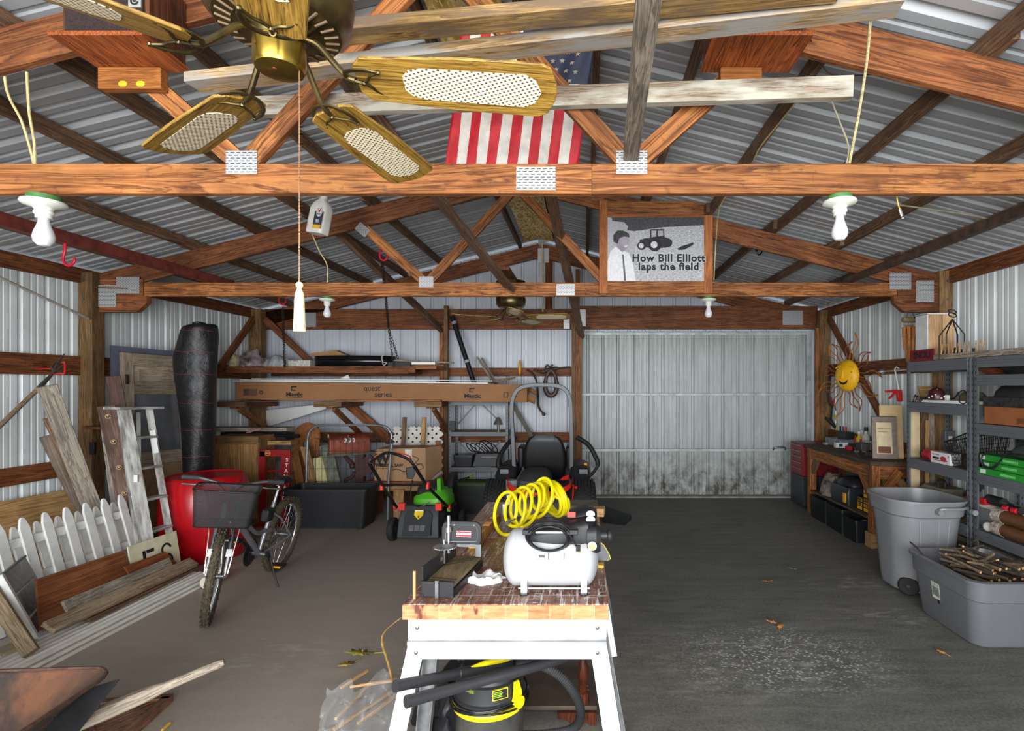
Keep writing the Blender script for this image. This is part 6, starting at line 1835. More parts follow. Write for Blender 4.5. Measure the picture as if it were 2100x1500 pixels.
for px in (603, 968):
    text('lettering', 'Mastic', A @ tr(cx_(px), 0.075, 0.001), 0.075, INK, ct, bold=0.003, xs=1.15)
    text('lettering', 'Home Exteriors', A @ tr(cx_(px), 0.035, 0.001), 0.022, INK, ct, xs=1.25)
    q_ = MB(A).box((cx_(px) - 0.045, 0.125, 0), (cx_(px) - 0.028, 0.185, 0.001)).box((cx_(px) - 0.028, 0.168, 0), (cx_(px) + 0.03, 0.185, 0.001)).box((cx_(px) - 0.028, 0.125, 0), (cx_(px) + 0.015, 0.138, 0.001))
    q_.build('printed_mark', INK, ct)
text('lettering', "quest'", A @ tr(cx_(763), 0.165, 0.001), 0.10, INK, ct, bold=0.0012)
text('lettering', 'series', A @ tr(cx_(785), 0.085, 0.001), 0.10, INK, ct, bold=0.0012)
q_ = MB(A)
xc = cx_(1037)
for a, b in (((xc - .03, .06), (xc + .03, .068)), ((xc - .03, .125), (xc + .03, .133)), ((xc - .03, .06), (xc - .022, .133)), ((xc + .022, .06), (xc + .03, .133))):
    q_.box((a[0], a[1], 0), (b[0], b[1], 0.001))
q_.build('printed_square', INK, ct)
for k, (xa, xb, z0, yy, lab) in enumerate(((474, 1000, 0.008, 7.20, 'long white siding strip on top of the carton, poking out at its left end'), (485, 890, 0.024, 7.27, 'second long white siding strip lying on the carton'), (500, 1005, 0.040, 7.34, 'third white siding strip at the back of the carton top'))):
    z = CZ + HC + z0
    o = MB().hexa([(PX(xa, 7.15), yy - 0.032, z), (PX(xb, 7.15), yy - 0.032, z - 0.03), (PX(xb, 7.15), yy + 0.032, z - 0.03), (PX(xa, 7.15), yy + 0.032, z)], [(PX(xa, 7.15), yy - 0.032, z + .012), (PX(xb, 7.15), yy - 0.032, z - .018), (PX(xb, 7.15), yy + 0.032, z - .018), (PX(xa, 7.15), yy + 0.032, z + .012)]).build('siding_strip', PLASTW)
    tag(o, lab, 'siding strip', 'white siding strips on the carton')
o = MB().add([P(694, 777, 7.4), P(718, 777, 7.4), P(714, 769, 7.4)], [(0, 1, 2)]).build('siding_offcut', PLASTW, None, solid=0.006)
tag(o, 'white triangular siding offcut sticking up behind the carton', 'offcut')
# brackets
def bracket(px, label, x2=None):
    b_ = thing('shelf_bracket', label, 'bracket', (PX(px, 7.5), 7.5, 1.4), group='timber wall brackets')
    x = PX(px, 7.4)
    board('bracket_arm', (x, 7.05, 1.425), (x, 8.02, 1.425), 0.09, 0.09, W_RED, parent=b_)
    board('bracket_brace', (x + 0.03, 7.12, 1.38), (x + 0.03, 7.98, 0.95), 0.04, 0.07, W_FIR, parent=b_)
    MB().box((x - 0.2, 7.04, 1.40), (x + 0.16, 7.08, 1.468)).build('bracket_face', W_POST, b_)
    return b_
bracket(512, 'timber bracket under the left end of the siding carton')
bracket(700, 'timber bracket under the middle of the siding carton')
bracket(896, 'timber bracket under the siding carton beside the doubled post')
o = board('timber_plank', (PX(452, 7.1), 7.10, 1.480), (PX(748, 7.1), 7.10, 1.472), 0.10, 0.008, W_GRY)
tag(o, 'thin grey plank under the left half of the siding carton', 'plank')
o = board('timber_strip', (PX(690, 7.1), 7.09, 1.484), (PX(905, 7.1), 7.09, 1.482), 0.06, 0.022, W_FIR)
tag(o, 'orange timber strip under the right half of the siding carton', 'strip')
o = MB().hexa([P(545, 842, 7.95), P(548, 876, 7.95), P(548, 876, 7.97), P(545, 842, 7.97)], [P(692, 826, 7.55), P(690, 832, 7.55), P(690, 832, 7.57), P(692, 826, 7.57)]).build('siding_sheet', PLASTW)
tag(o, 'white siding panel twisted against the wall below the brackets', 'panel')
# things behind and above the carton
o = MB().tube([P(927, 649, 7.85), P(977, 800, 7.68)], 0.036, 14).build('plastic_tube', M_((26, 26, 28), 0.4, 0, 0.1), None)
tag(o, 'black tube with grey tape bands leaning behind the right part of the carton', 'tube')
for py_, t_ in ((663, 0.093), (743, 0.62)):
    c0, c1 = P(927, 649, 7.85), P(977, 800, 7.68)
    c = c0.lerp(c1, t_); e = (c1 - c0).normalized()
    b_ = MB().tube([c - e * 0.02, c + e * 0.02], 0.0375, 14).build('tape_band', M_((150, 152, 154), 0.5), o)
for a, b, lab in (((979, 733), (1017, 783), 'thinner grey stick leaning behind the carton'), ((988, 735), (1022, 783), 'thicker grey stick leaning behind the carton')):
    o = board('stick', P(b[0], b[1] + 10, 7.62 + (0.1 if a[0] > 980 else 0)), P(a[0], a[1], 7.85 + (0.09 if a[0] > 980 else 0)), 0.03, 0.03, W_GRY, up=(0, 1, 0))
    tag(o, lab, 'stick')
dc = MB().loft([[P(x, y, 7.38 + dy) for x, y, dy in ((1000, 784, 0), (1000, 786, 0.1))] + [P(1000, 780, 0.05 + 7.38)], [P(1030, 785, 7.36), P(1030, 785, 7.52), P(1032, 776, 7.44)], [P(1058, 776, 7.38), P(1058, 776, 7.46), P(1057, 773, 7.42)]]).build('wood_scrap', W_GRY)
tag(dc, 'grey wedge of scrap wood lying on the right end of the carton', 'scrap')
o = MB().lathe([(0.0, -0.21), (0.018, -0.17), (0.026, -0.08), (0.016, 0.0), (0.012, 0.02), (0.0, 0.02)], P(1066, 742, 7.98) + V(0, 0, 0), 12).build('plumb_tool', M_((206, 150, 50), 0.5), None)
tag(o, 'small yellow handled tool hung on the end wall girt', 'tool')
IR = M_((64, 52, 44), 0.6, 0.4, 0.25, 30)
o = MB().tube(bez([P(1081, 758, 7.97), P(1093, 768, 7.95), P(1101, 785, 7.94), P(1103, 810, 7.94), P(1105, 835, 7.94), P(1115, 850, 7.92)], 6), [0.014] * 20 + [0.018] * 6 + [0.014] * 4 + [0.012], 8).ball(P(1115, 850, 7.92), 0.028, n=10).build('iron_hame', IR)
tag(o, 'curved rusty iron hame hanging on the end wall above the mower', 'hame')
hc = thing('horse_collar', 'old leather horse collar hanging behind the roll bar', 'horse collar', P(1130, 812, 7.95))
cc = P(1130, 786, 7.86)
MB().tube([cc + V(0.085 * math.sin(a) * (1 + 0.2 * math.cos(a)), 0.01 * math.cos(a), 0.185 * -math.cos(a)) for a in [2 * math.pi * k / 32 for k in range(32)]], [0.028 if k > 8 and k < 24 else 0.036 for k in range(32)], 8, closed=True).build('collar_ring', M_((70, 50, 44), 0.5, 0, 0.2, 20), hc)
MB().tube(bez([P(1117, 757, 7.9), P(1122, 749, 7.9), P(1128, 753, 7.9), P(1134, 748, 7.9)], 5), 0.014, 8).build('collar_top', IR, hc)
o = MB().tube(bez([P(1095, 758, 7.98), P(1110, 763, 7.96), P(1135, 757, 7.96), P(1170, 753, 7.98)], 6), [0.02] * 6 + [0.03] * 8 + [0.012] * 5, 8).build('iron_bar', IR)
tag(o, 'rusty singletree bar lying along the girt above the horse collar', 'bar')
o = board('timber_strip', P(1166, 1027.5, 7.82), P(1050, 826, 7.96), 0.06, 0.02, M_((88, 86, 74), 0.6), up=(0, 1, 0))
tag(o, 'grey-green strip slanting behind the mower roll bar', 'strip')
o = MB().tube(bez([P(1040, 830, 7.7), P(1046, 860, 7.72), P(1056, 905, 7.75), P(1064, 945, 7.78)], 6), 0.006, 6).build('extension_cord', M_((222, 100, 40), 0.5))
tag(o, 'thin orange cord hanging beside the grey steel rack', 'cord')

# --- grey steel rack
def rack(name, label, x0, x1, y0, y1, ztop, shelves, holes, decks=True, group=None, depth_axis='y', lip=0.06):
    r = thing(name, label, 'shelving', ((x0 + x1) / 2, (y0 + y1) / 2, 0), group=group)
    for x, sx in ((x0, 1), (x1, -1)):
        for y, sy in ((y0, 1), (y1, -1)):
            b = MB().box((x, y, 0), (x + sx * 0.038, y + sy * 0.003, ztop)).box((x, y, 0), (x + sx * 0.003, y + sy * 0.038, ztop))
            po = b.build('post', SHELFG, r)
            hb2 = MB()
            for k in range(int(ztop / 0.05)):
                z = 0.03 + 0.05 * k
                hb2.box((x - sx * 0.0006, y + sy * 0.014, z), (x + sx * 0.0036, y + sy * 0.022, z + 0.02))
                hb2.box((x + sx * 0.014, y - sy * 0.0006, z), (x + sx * 0.022, y + sy * 0.0036, z + 0.02))
            hb2.build('slot_pattern', M_((34, 34, 36), 0.7), po)
    for z in shelves:
        s_o = MB().box((x0 + 0.004, y0 + 0.004, z - 0.014), (x1 - 0.004, y1 - 0.004, z)).build('shelf_board', PBOARD, r)
        for a, b2 in (((x0 - 0.002, y0 + 0.03), (x0 + 0.02, y1 - 0.03)), ((x1 - 0.02, y0 + 0.03), (x1 + 0.002, y1 - 0.03)), ((x0 + 0.03, y0 - 0.002), (x1 - 0.03, y0 + 0.02)), ((x0 + 0.03, y1 - 0.02), (x1 - 0.03, y1 + 0.002))):
            bm_ = MB().box((a[0], a[1], z - lip - 0.004), (b2[0], b2[1], z + 0.004))
            dx, dy = (0.003, 0) if b2[1] - a[1] > b2[0] - a[0] else (0, 0.003)
            bm_.box((a[0] - dx, a[1] - dy, z - lip * 0.62), (b2[0] + dx, b2[1] + dy, z - lip * 0.36))
            bm_.build('shelf_beam', SHELFG, s_o, bev=0.002)
    return r
r3 = rack('steel_rack', 'grey steel rack against the end wall behind the zero-turn mower', PX(917, 7.36), PX(1041, 7.36), 7.42, 7.84, 1.482, (1.465, 1.035, 0.545), True, lip=0.05)
for a, b in (((978, 826), (934, 876)), ((985, 826), (1026, 866)), ((940, 905), (962, 930)), ((1026, 905), (1003, 930))):
    MB().beam(P(a[0], a[1], 7.82), P(b[0], b[1], 7.82), 0.022, 0.004, up=(0, 1, 0)).build('cross_brace', SHELFG, r3)
z3 = 0.549
def crate(name, label, cat, x0, x1, y0, y1, z0, z1, mat, lid=None, taper=0.9, grp=None):
    t = thing(name, label, cat, ((x0 + x1) / 2, (y0 + y1) / 2, z0), group=grp)
    w_, d_ = x1 - x0, y1 - y0
    c_ = ((x0 + x1) / 2, (y0 + y1) / 2)
    rr = min(w_, d_) * 0.08
    MB().loft([rrect(w_ * taper, d_ * taper, rr, z0, c_), rrect(w_ * 0.98, d_ * 0.98, rr, z1 - 0.03, c_), rrect(w_, d_, rr, z1 - 0.03, c_), rrect(w_, d_, rr, z1, c_), rrect(w_ - 0.012, d_ - 0.012, rr, z1, c_), rrect(w_ * taper - 0.012, d_ * taper - 0.012, rr, z0 + 0.006, c_)], True, True).build('tub_body', mat, t)
    if lid:
        MB().loft([rrect(w_ + 0.01, d_ + 0.01, rr, z1 + 0.001, c_), rrect(w_ + 0.015, d_ + 0.015, rr, z1 + 0.018, c_), rrect(w_ - 0.02, d_ - 0.02, rr, z1 + 0.034, c_), rrect(w_ - 0.08, d_ - 0.08, rr, z1 + 0.034, c_)]).build('lid', lid, t)
    return t
crate('storage_crate', 'small black open crate on the bottom shelf of the steel rack', 'crate', PX(927, 7.4), PX(968, 7.4), 7.45, 7.70, z3, z3 + 0.165, BLACK, None, 0.86)
tcs = thing('tool_case', 'black tool case on the bottom shelf of the steel rack under tangled cables', 'case', (PX(997, 7.4), 7.55, z3))
MB().hexa([(PX(966, 7.4), 7.45, z3), (PX(1024, 7.4), 7.45, z3), (PX(1024, 7.4), 7.64, z3), (PX(966, 7.4), 7.64, z3)], [(PX(974, 7.4), 7.47, z3 + 0.19), (PX(1022, 7.4), 7.47, z3 + 0.19), (PX(1022, 7.4), 7.62, z3 + 0.19), (PX(974, 7.4), 7.62, z3 + 0.19)]).build('case_body', BLACK, tcs, bev=0.008)
MB().box((PX(985, 7.4), 7.45, z3 + 0.135), (PX(1018, 7.4), 7.47, z3 + 0.145)).build('case_trim', M_((120, 120, 120), 0.4), tcs)
b = MB()
for k in range(5):
    pts_ = [P(970 + 9 * k + 14 * math.cos(a + k), 918 + 9 * math.sin(a * 1.3 + k) - (6 if k == 3 else 0), 7.5 + 0.05 * math.sin(2 * a + k)) for a in [0.35 * i for i in range(18)]]
    b.tube(bez(pts_, 3), 0.007, 6)
o = b.build('power_cables', BLKG)
zmin = min((WM[o.name] @ v_.co).z for v_ in o.data.vertices)
o.matrix_basis = tr(0, 0, z3 + 0.191 - zmin) @ WM[o.name]; WM[o.name] = o.matrix_basis.copy()
tag(o, 'tangle of black power cables heaped on the tool case', 'cables')
lmp = thing('clamp_lamp', 'silver clamp lamp hanging on the right post of the steel rack', 'lamp', P(1022, 880, 7.34))
MB().lathe([(0.02, 0.08), (0.035, 0.06), (0.07, -0.02), (0.066, -0.022), (0.03, 0.05), (0.0, 0.055)], P(1022, 868, 7.31), 18).build('lamp_shade', CHROME, lmp)
MB().cyl(P(1022, 868, 7.31) + V(0, 0, -0.03), P(1022, 868, 7.31) + V(0, 0, -0.12), 0.02, n=10).build('clamp', STEEL, lmp)
o = MB().box((PX(921, 7.33), 7.355, 1.06), (PX(932, 7.33), 7.419, 1.19)).build('radio', BLACK, None, bev=0.006)
tag(o, 'small black box hooked on the left post of the steel rack', 'box')

# --- bench end, cabinet, hand truck and panels left of the gate
o = board('timber_plank', P(432, 880, 7.0), P(597, 880, 7.0), 0.22, 0.045, W_GRY)
tag(o, 'grey plank laid as a shelf above the brown cabinet', 'plank')
bt = MB().box((PX(455, 7.0), 6.97, 0.985), (PX(588, 7.0), 7.10, 1.075)).build('gutter_section', BLACK, None, bev=0.01)
tag(bt, 'black gutter section lying under the grey plank', 'gutter')
o = MB().tube([P(540, 892, 6.945), P(614, 895, 6.93)], 0.024, 14).build('black_pole', BLKG)
tag(o, 'black round pole poking out beyond the gutter section', 'pole')
o = MB().tube([P(505, 888, 6.84), P(536, 880, 6.84)], 0.009, 6).build('striped_rod', M_((176, 120, 116), 0.5, 0, 0.3, 60))
tag(o, 'thin red and white rod lying over the black gutter section', 'rod')
cb_ = thing('wooden_cabinet', 'plain brown wooden cabinet beside the red barrel and hand truck', 'cabinet', (PX(484, 6.6), 6.75, 0))
xa, xb = PX(438, 6.58), PX(529, 6.58)
MB().box((xa, 6.60, 0.0), (xb, 6.95, 1.06)).build('cabinet_body', wood('cabinet_side', (96, 66, 38), (132, 96, 60), (158, 120, 80), 2, 0.5), cb_, bev=0.003)
MB().box((xa + 0.006, 6.585, 0.04), (xb - 0.006, 6.602, 0.965)).build('cabinet_door', wood('cabinet_front', (122, 84, 46), (156, 114, 68), (182, 140, 92), 2, 0.4), cb_, bev=0.003)
MB().box((xa, 6.588, 0.975), (xb, 6.602, 1.06)).build('top_band', wood('cabinet_band', (84, 60, 30), (116, 86, 50), (136, 104, 66), 0, 0.8), cb_)
o = board('timber_strip', P(433, 1010, 6.4) + V(0, 0, -0.38), P(433, 897, 6.5), 0.07, 0.02, M_((196, 190, 180), 0.6, 0, 0.15, 30), up=(0, 1, 0))
tag(o, 'whitish strip standing between the fabric roll and the brown cabinet', 'strip')
o = MB().box((PX(547, 6.8), 6.78, 0.93), (PX(598, 6.8), 6.95, 0.985)).build('timber_block', W_TAN, None, bev=0.003)
tag(o, 'pale wooden block lying behind the top of the red hand truck', 'block')
ht_ = thing('hand_truck', 'red hand truck frame with white vertical lettering by the bicycle saddle', 'hand truck', (PX(565, 6.5), 6.5, 0))
RT = M_((140, 22, 26), 0.45, 0, 0.1)
yt = 6.52
def hb3(px0, py0, px1, py1, nm, mat=RT, dy=0.0, th=0.03):
    a, b = P(px0, py1, yt + dy), P(px1, py0, yt + dy)
    return MB().box((a.x, a.y, a.z), (b.x, b.y + th, b.z)).build(nm, mat, ht_, bev=0.003)
hb3(532, 923, 594, 937, 'top_rail')
hb3(548, 964, 580, 969, 'cross_bar', RT, 0.01, 0.02)
a, b = P(577, 937, yt), P(595, 923, yt)
rl = MB().hexa([(a.x - 0.02, yt - 0.005, 0.0), (b.x - 0.025, yt - 0.005, 0.0), (b.x - 0.025, yt + 0.03, 0.0), (a.x - 0.02, yt + 0.03, 0.0)], [(a.x, yt - 0.005, b.z), (b.x, yt - 0.005, b.z), (b.x, yt + 0.03, b.z), (a.x, yt + 0.03, b.z)]).build('side_rail', RT, ht_, bev=0.003)
MB().box((PX(531, yt), yt, 0), (PX(543, yt), yt + 0.03, b.z - 0.02)).build('side_rail', RT, ht_)
MB().box((PX(531, yt), yt - 0.16, 0.0), (PX(590, yt), yt, 0.012)).build('toe_plate', RT, ht_)
for k, ch in enumerate('STANDARD'):
    c = P(588.5 - 0.9 * k, 944 + 11.2 * k, yt - 0.006)
    text('letter', ch, FRONT(c), 0.062, PLASTW, rl, bold=0.001)
c = P(549, 930, yt - 0.001)
MB().tube([c + V(0.03 * math.cos(a), 0, 0.03 * math.sin(a)) for a in [2 * math.pi * k / 20 for k in range(20)]], 0.005, 5, closed=True).box(c + V(-0.022, -0.002, -0.006), c + V(0.022, 0.002, 0.008)).build('gold_emblem', M_((186, 140, 60), 0.5), ht_)
# arched panel and planks
bd = wood('arched_panel', (112, 62, 26), (148, 88, 42), (170, 110, 62), 1, 0.5)
w2, h2 = 0.175, 1.19
A = frame(V(PX(612, 7.2) + 0.10, 7.10, 0.003), (1, 0, 0), (-0.10, 0.16, 1.17))
o = MB(A).prism([(-w2, 0), (w2, 0)] + [(w2 * math.cos(math.radians(t)), h2 - w2 + w2 * math.sin(math.radians(t))) for t in range(0, 181, 12)], -0.012, 0.012).build('arched_panel', bd, None, bev=0.003)
tag(o, 'round-topped brown wooden panel behind the red hand truck', 'panel')
for k, (a, b, w_, mt, lab) in enumerate((((604, 925), (628, 1090), 0.10, wood('orange_plank', (130, 74, 32), (170, 106, 52), (192, 130, 76), 0, 0.7), 'orange plank leaning in front of the round-topped panel'), ((624, 915), (660, 1085), 0.10, W_TAN, 'tan plank leaning between the orange plank and the gate leg'))):
    o = board('timber_plank', G(b[0] , 1057.5 - k), P(a[0], a[1], 7.02), w_, 0.025, mt, up=(0, -1, 0.2))
    tag(o, lab, 'plank')
# stone slabs
for k, (tx0, tx1, ty0, ty1, bx0, bx1, Yt, mt, lab, nm) in enumerate(((652, 680, 916, 910, 684, 712, 7.0, M_((96, 98, 84), 0.8, 0, 0.25, 12), 'mossy grey stone slab leaning inside the garden gate', 'stone_slab'), (640, 660, 941, 936, 670, 692, 6.93, M_((190, 180, 134), 0.7, 0, 0.12, 14), 'cream coloured board in front of the mossy slab', 'timber_board'))):
    yq = 6.84 - 0.07 * k
    q0 = [V(PX(bx0, 6.84), yq, 0.003), V(PX(bx1, 6.84), yq, 0.003), V(PX(bx1, 6.84), yq + 0.05, 0.003), V(PX(bx0, 6.84), yq + 0.05, 0.003)]
    t0, t1 = P(tx0, ty0, Yt), P(tx1, ty1, Yt)
    q1 = [t0, t1, t1 + V(0, 0.06, 0), t0 + V(0, 0.06, 0)]
    o = MB().hexa(q0, q1).build(nm, mt, None, bev=0.006)
    tag(o, lab, 'slab' if k == 0 else 'board')

# --- garden gate
gt = thing('garden_gate', 'galvanised tube garden gate with arched wire mesh behind the black trough', 'gate', (-2.98, 6.8, 0))
GY = 6.72
pts_ = [V(PX(626, GY), GY, 0.004)] + bez([V(PX(630, GY), GY, 0.90), P(632, 895, GY), P(640, 880, GY), P(658, 872.5, GY), P(700, 872, GY)], 5) + bez([P(760, 872, GY), P(788, 875, GY), P(800, 886, GY), P(803, 905, GY), V(PX(797, GY), GY, 0.5)], 5) + [V(PX(795, GY), GY, 0.004)]
MB().tube(pts_, 0.017, 12).build('gate_tube', M_((128, 132, 134), 0.35, 0.6), gt)
wm_ = MB()
x0, x1 = PX(634, GY), PX(797, GY)
n = 13
for k in range(n + 1):
    x = x0 + (x1 - x0) * k / n
    wm_.tube([V(x, GY + 0.012, 0.06), V(x, GY + 0.012, 0.95)], 0.0026, 4)
for k in range(n - 1):
    x = x0 + (x1 - x0) * (k + 1) / n
    r_ = (x1 - x0) / n
    wm_.tube(arcpts((x, GY + 0.014, 0.95), r_, 0, 180, 10), 0.0026, 4)
for z in (0.15, 0.32, 0.48, 0.64, 0.78, 0.86):
    wm_.tube([V(x0, GY + 0.015, z), V(x1, GY + 0.015, z)], 0.0026, 4)
wm_.build('wire_mesh', M_((44, 44, 46), 0.5, 0.5), gt)
for px, py in ((626, 912), (801, 905)):
    c = P(px, py, GY)
    MB().cyl(c + V(0, 0, -0.03), c + V(0, 0, 0.03), 0.026, n=12).build('gate_clamp', BLACK, gt)

# --- mailbox
mbx = thing('mailbox', 'copper coloured mailbox with number stickers on a brown decorated post', 'mailbox', (PX(738, 7.15), 7.15, 0))
COP = M_((116, 52, 32), 0.4, 0.35, 0.15, 10)
c = P(716, 928, 7.08)
A = tr(c.x, c.y, c.z) @ rz(32)
sec_ = lambda x: [V(x, p[0], p[1]) for p in [(-0.085, 0), (0.085, 0), (0.085, 0.16)] + [(0.085 * math.cos(math.radians(t)), 0.16 + 0.085 * math.sin(math.radians(t))) for t in range(15, 180, 15)] + [(-0.085, 0.16)]]
A = A @ rz(0)
MB(A).loft([sec_(-0.23), sec_(0.24)]).build('box_shell', COP, mbx)
mdo = MB(A).loft([[V(x, p.y * 0.97, p.z * 0.98 + 0.002) for p in sec_(0)] for x in (-0.243, -0.229)]).build('mailbox_door', M_((138, 66, 40), 0.4, 0.3, 0.1), mbx)
MB(A).box((-0.258, -0.015, 0.20), (-0.243, 0.015, 0.25)).build('door_catch', M_((150, 140, 110), 0.5), mdo)
for k, ch in enumerate('203'):
    text('number', ch, A @ frame((-0.055 + 0.05 * k, -0.0865, 0.165), (1, 0, 0), (0, 0, 1)), 0.07, PLASTW, mbx, bold=0.003)
MB(A).box((-0.03, -0.094, 0.10), (-0.015, -0.086, 0.235)).build('signal_flag', M_((92, 84, 80), 0.5, 0.3), mbx)
MB(A).box((-0.26, -0.10, -0.03), (0.32, 0.10, -0.002)).build('platform_board', M_((86, 84, 66), 0.7, 0, 0.2), mbx)
DKP = M_((66, 38, 32), 0.5, 0, 0.1)
px_ = PX(738, 7.1)
MB().box((px_ - 0.055, 7.08, 0), (px_ + 0.055, 7.17, c.z - 0.03)).build('post', DKP, mbx, bev=0.004)
ob = [(0.06, 0.52), (0.15, 0.54), (0.20, 0.62), (0.21, 0.74), (0.16, 0.80), (0.09, 0.78), (0.06, 0.74)]
MB().prism(ob, -0.02, 0.02, FRONT((px_ - 0.01, 7.10, -0.04))).build('ornament', DKP, mbx)
MB().tube(bez([V(px_ - 0.20, 7.09, 0.76), V(px_ - 0.13, 7.09, 0.68), V(px_ - 0.06, 7.09, 0.61)], 5), [0.02, 0.024, 0.026, 0.026, 0.028, 0.03, 0.03, 0.03, 0.03, 0.03, 0.02], 8).ball((px_ - 0.09, 7.08, 0.62), 0.04, n=10).tube(bez([V(px_ - 0.06, 7.085, 0.55), V(px_ - 0.10, 7.085, 0.47), V(px_ - 0.17, 7.085, 0.44), V(px_ - 0.19, 7.085, 0.38)], 5), 0.024, 8).build('ornament_bracket', DKP, mbx)
MB().ball((px_ - 0.075, 7.075, 0.555), 0.014, n=8).build('ornament_bolt', CHROME, mbx)

# --- black trough
tg = thing('planter_trough', 'long black plastic trough on the floor in front of the garden gate', 'trough', (-3.1, 6.4, 0))
cxx, cyy = (PX(578, 6.25) + PX(738, 6.25)) / 2 + 0.04, 6.45
w_, d_ = 0.98, 0.42
MB().loft([rrect(w_ * 0.92, d_ * 0.86, 0.05, 0.02, (cxx, cyy)), rrect(w_, d_, 0.05, 0.45, (cxx, cyy)), rrect(w_ + 0.03, d_ + 0.03, 0.05, 0.45, (cxx, cyy)), rrect(w_ + 0.03, d_ + 0.03, 0.05, 0.475, (cxx, cyy)), rrect(w_ - 0.02, d_ - 0.02, 0.05, 0.475, (cxx, cyy)), rrect(w_ * 0.9, d_ * 0.82, 0.05, 0.05, (cxx, cyy))]).build('trough_body', M_((30, 31, 33), 0.55, 0, 0.12, 30), tg)
for sx in (-1, 1):
    for sy in (-1, 1):
        MB().box((cxx + sx * 0.40 - 0.03, cyy + sy * 0.14 - 0.03, 0), (cxx + sx * 0.40 + 0.03, cyy + sy * 0.14 + 0.03, 0.03)).build('foot', BLACK, tg)

# --- cardboard box on a little bench, lattice, sticks
bn = thing('low_bench', 'low brown wooden bench carrying the cardboard box', 'bench', (PX(830, 6.85), 6.85, 0))
board('bench_top', (PX(757, 6.94), 6.88, 0.445), (PX(897, 6.94), 6.88, 0.445), 0.16, 0.035, W_RED, parent=bn)
board('bench_top', (PX(757, 6.94), 7.06, 0.445), (PX(897, 6.94), 7.06, 0.445), 0.16, 0.035, W_RED, parent=bn)
board('apron', (PX(762, 6.94), 6.825, 0.385), (PX(892, 6.94), 6.825, 0.385), 0.025, 0.08, W_TAN, parent=bn)
for px in (770, 885):
    MB().box((PX(px, 6.94) - 0.03, 6.84, 0), (PX(px, 6.94) + 0.03, 7.11, 0.427)).build('leg', W_RED, bn)
o = board('timber_board', (PX(818, 6.78), 6.78, 0.0), (PX(818, 6.78), 6.78, 0.375), 0.13, 0.025, W_TAN, up=(0, 1, 0))
tag(o, 'short tan board standing below the front of the low bench', 'board')
bx = thing('cardboard_box', 'large cardboard box with black print on the low bench', 'box', (PX(820, 6.85), 6.82, 0.465))
x0, x1, zb_, zt_ = PX(767, 6.85), PX(874, 6.85), 0.464, 0.89
A = tr(x0, 6.85, 0)
cbm = M_((166, 130, 96), 0.8, 0, 0.05, 4)
MB().hexa([(x0, 6.85, zb_), (x1, 6.82, zb_), (x1 + 0.13, 7.12, zb_), (x0 + 0.10, 7.14, zb_)], [(x0 + 0.02, 6.85, zt_ - 0.02), (x1, 6.82, zt_), (x1 + 0.13, 7.12, zt_), (x0 + 0.10, 7.14, zt_)]).build('box_body', cbm, bx, bev=0.004)
MB().box((x1 - 0.26, 6.8195, zt_ - 0.13), (x1 - 0.17, 6.828, zt_ - 0.02)).build('shipping_label', M_((206, 200, 192), 0.6), bx)
for s_t, px, py, sz, bo in (('W', 785, 943, 0.17, 0.008), ('WEN', 780, 954.5, 0.055, 0.003), ('SCROLL SAW', 803, 955, 0.05, 0.002)):
    p = P(px, py, 6.84)
    text('lettering', s_t, FRONT((p.x, 6.838 - (p.x - x0) * 0.045, p.z)), sz, INK, bx, bold=bo)
q_ = MB()
for pts_ in ([(845, 935), (858, 942), (852, 950), (866, 955)], [(850, 958), (862, 951), (868, 960), (855, 966)], [(800, 966), (815, 963), (828, 968), (838, 965)]):
    q_.tube(bez([P(a, b, 6.815 if a < 840 else 6.811) for a, b in pts_], 5), 0.004, 4)
q_.build('printed_drawing', INK, bx)
o = MB().hexa([(PX(874, 6.9), 6.93, 0.464), (PX(893, 6.9), 6.95, 0.464), (PX(893, 6.9), 7.0, 0.464), (PX(874, 6.9), 6.98, 0.464)], [(PX(880, 7.0), 6.96, 0.93), (PX(899, 7.0), 6.98, 0.93), (PX(899, 7.0), 7.0, 0.93), (PX(880, 7.0), 6.98, 0.93)]).build('timber_board', W_FIR) if False else board('timber_board', (PX(893, 7.15), 7.20, 0.0), (PX(897, 7.2), 7.24, 0.94), 0.06, 0.03, W_FIR, up=(0, 1, 0))
tag(o, 'orange upright board just right of the cardboard box', 'board')
o = board('timber_plank', P(868, 1000, 6.72), P(907, 966, 6.77), 0.09, 0.03, W_GRY)
tag(o, 'grey-brown plank slanting up beside the doubled post', 'plank')
la = thing('lattice_panel', 'white garden lattice panel standing behind the cardboard box', 'lattice', (PX(855, 7.5), 7.5, 0.3))
lx0, lx1, lz0, lz1 = PX(806, 7.45), PX(905, 7.45), 0.25, 1.10
LM = M_((216, 212, 202), 0.6, 0, 0.06)
for lay, s in ((0, 1), (1, -1)):
    q_ = MB()
    st_ = 0.11
    H_ = lz1 - lz0
    for k in range(-9, 9):
        a = V(lx0 + st_ * k, 0, 0)
        p0, p1 = (lx0 + st_ * k, lz0), (lx0 + st_ * k + H_, lz1)
        if s < 0:
            p0, p1 = (lx0 + st_ * k, lz1), (lx0 + st_ * k + H_, lz0)
        t0 = max(0, (lx0 - p0[0]) / H_); t1 = min(1, (lx1 - p0[0]) / H_)
        if t1 - t0 < 0.05:
            continue
        a_ = (p0[0] + t0 * H_, p0[1] + (p1[1] - p0[1]) * t0); b_ = (p0[0] + t1 * H_, p0[1] + (p1[1] - p0[1]) * t1)
        q_.beam((a_[0], 7.49 + 0.008 * lay, a_[1]), (b_[0], 7.49 + 0.008 * lay, b_[1]), 0.052, 0.007, up=(0, 1, 0))
    q_.build('lattice_slats', LM, la)
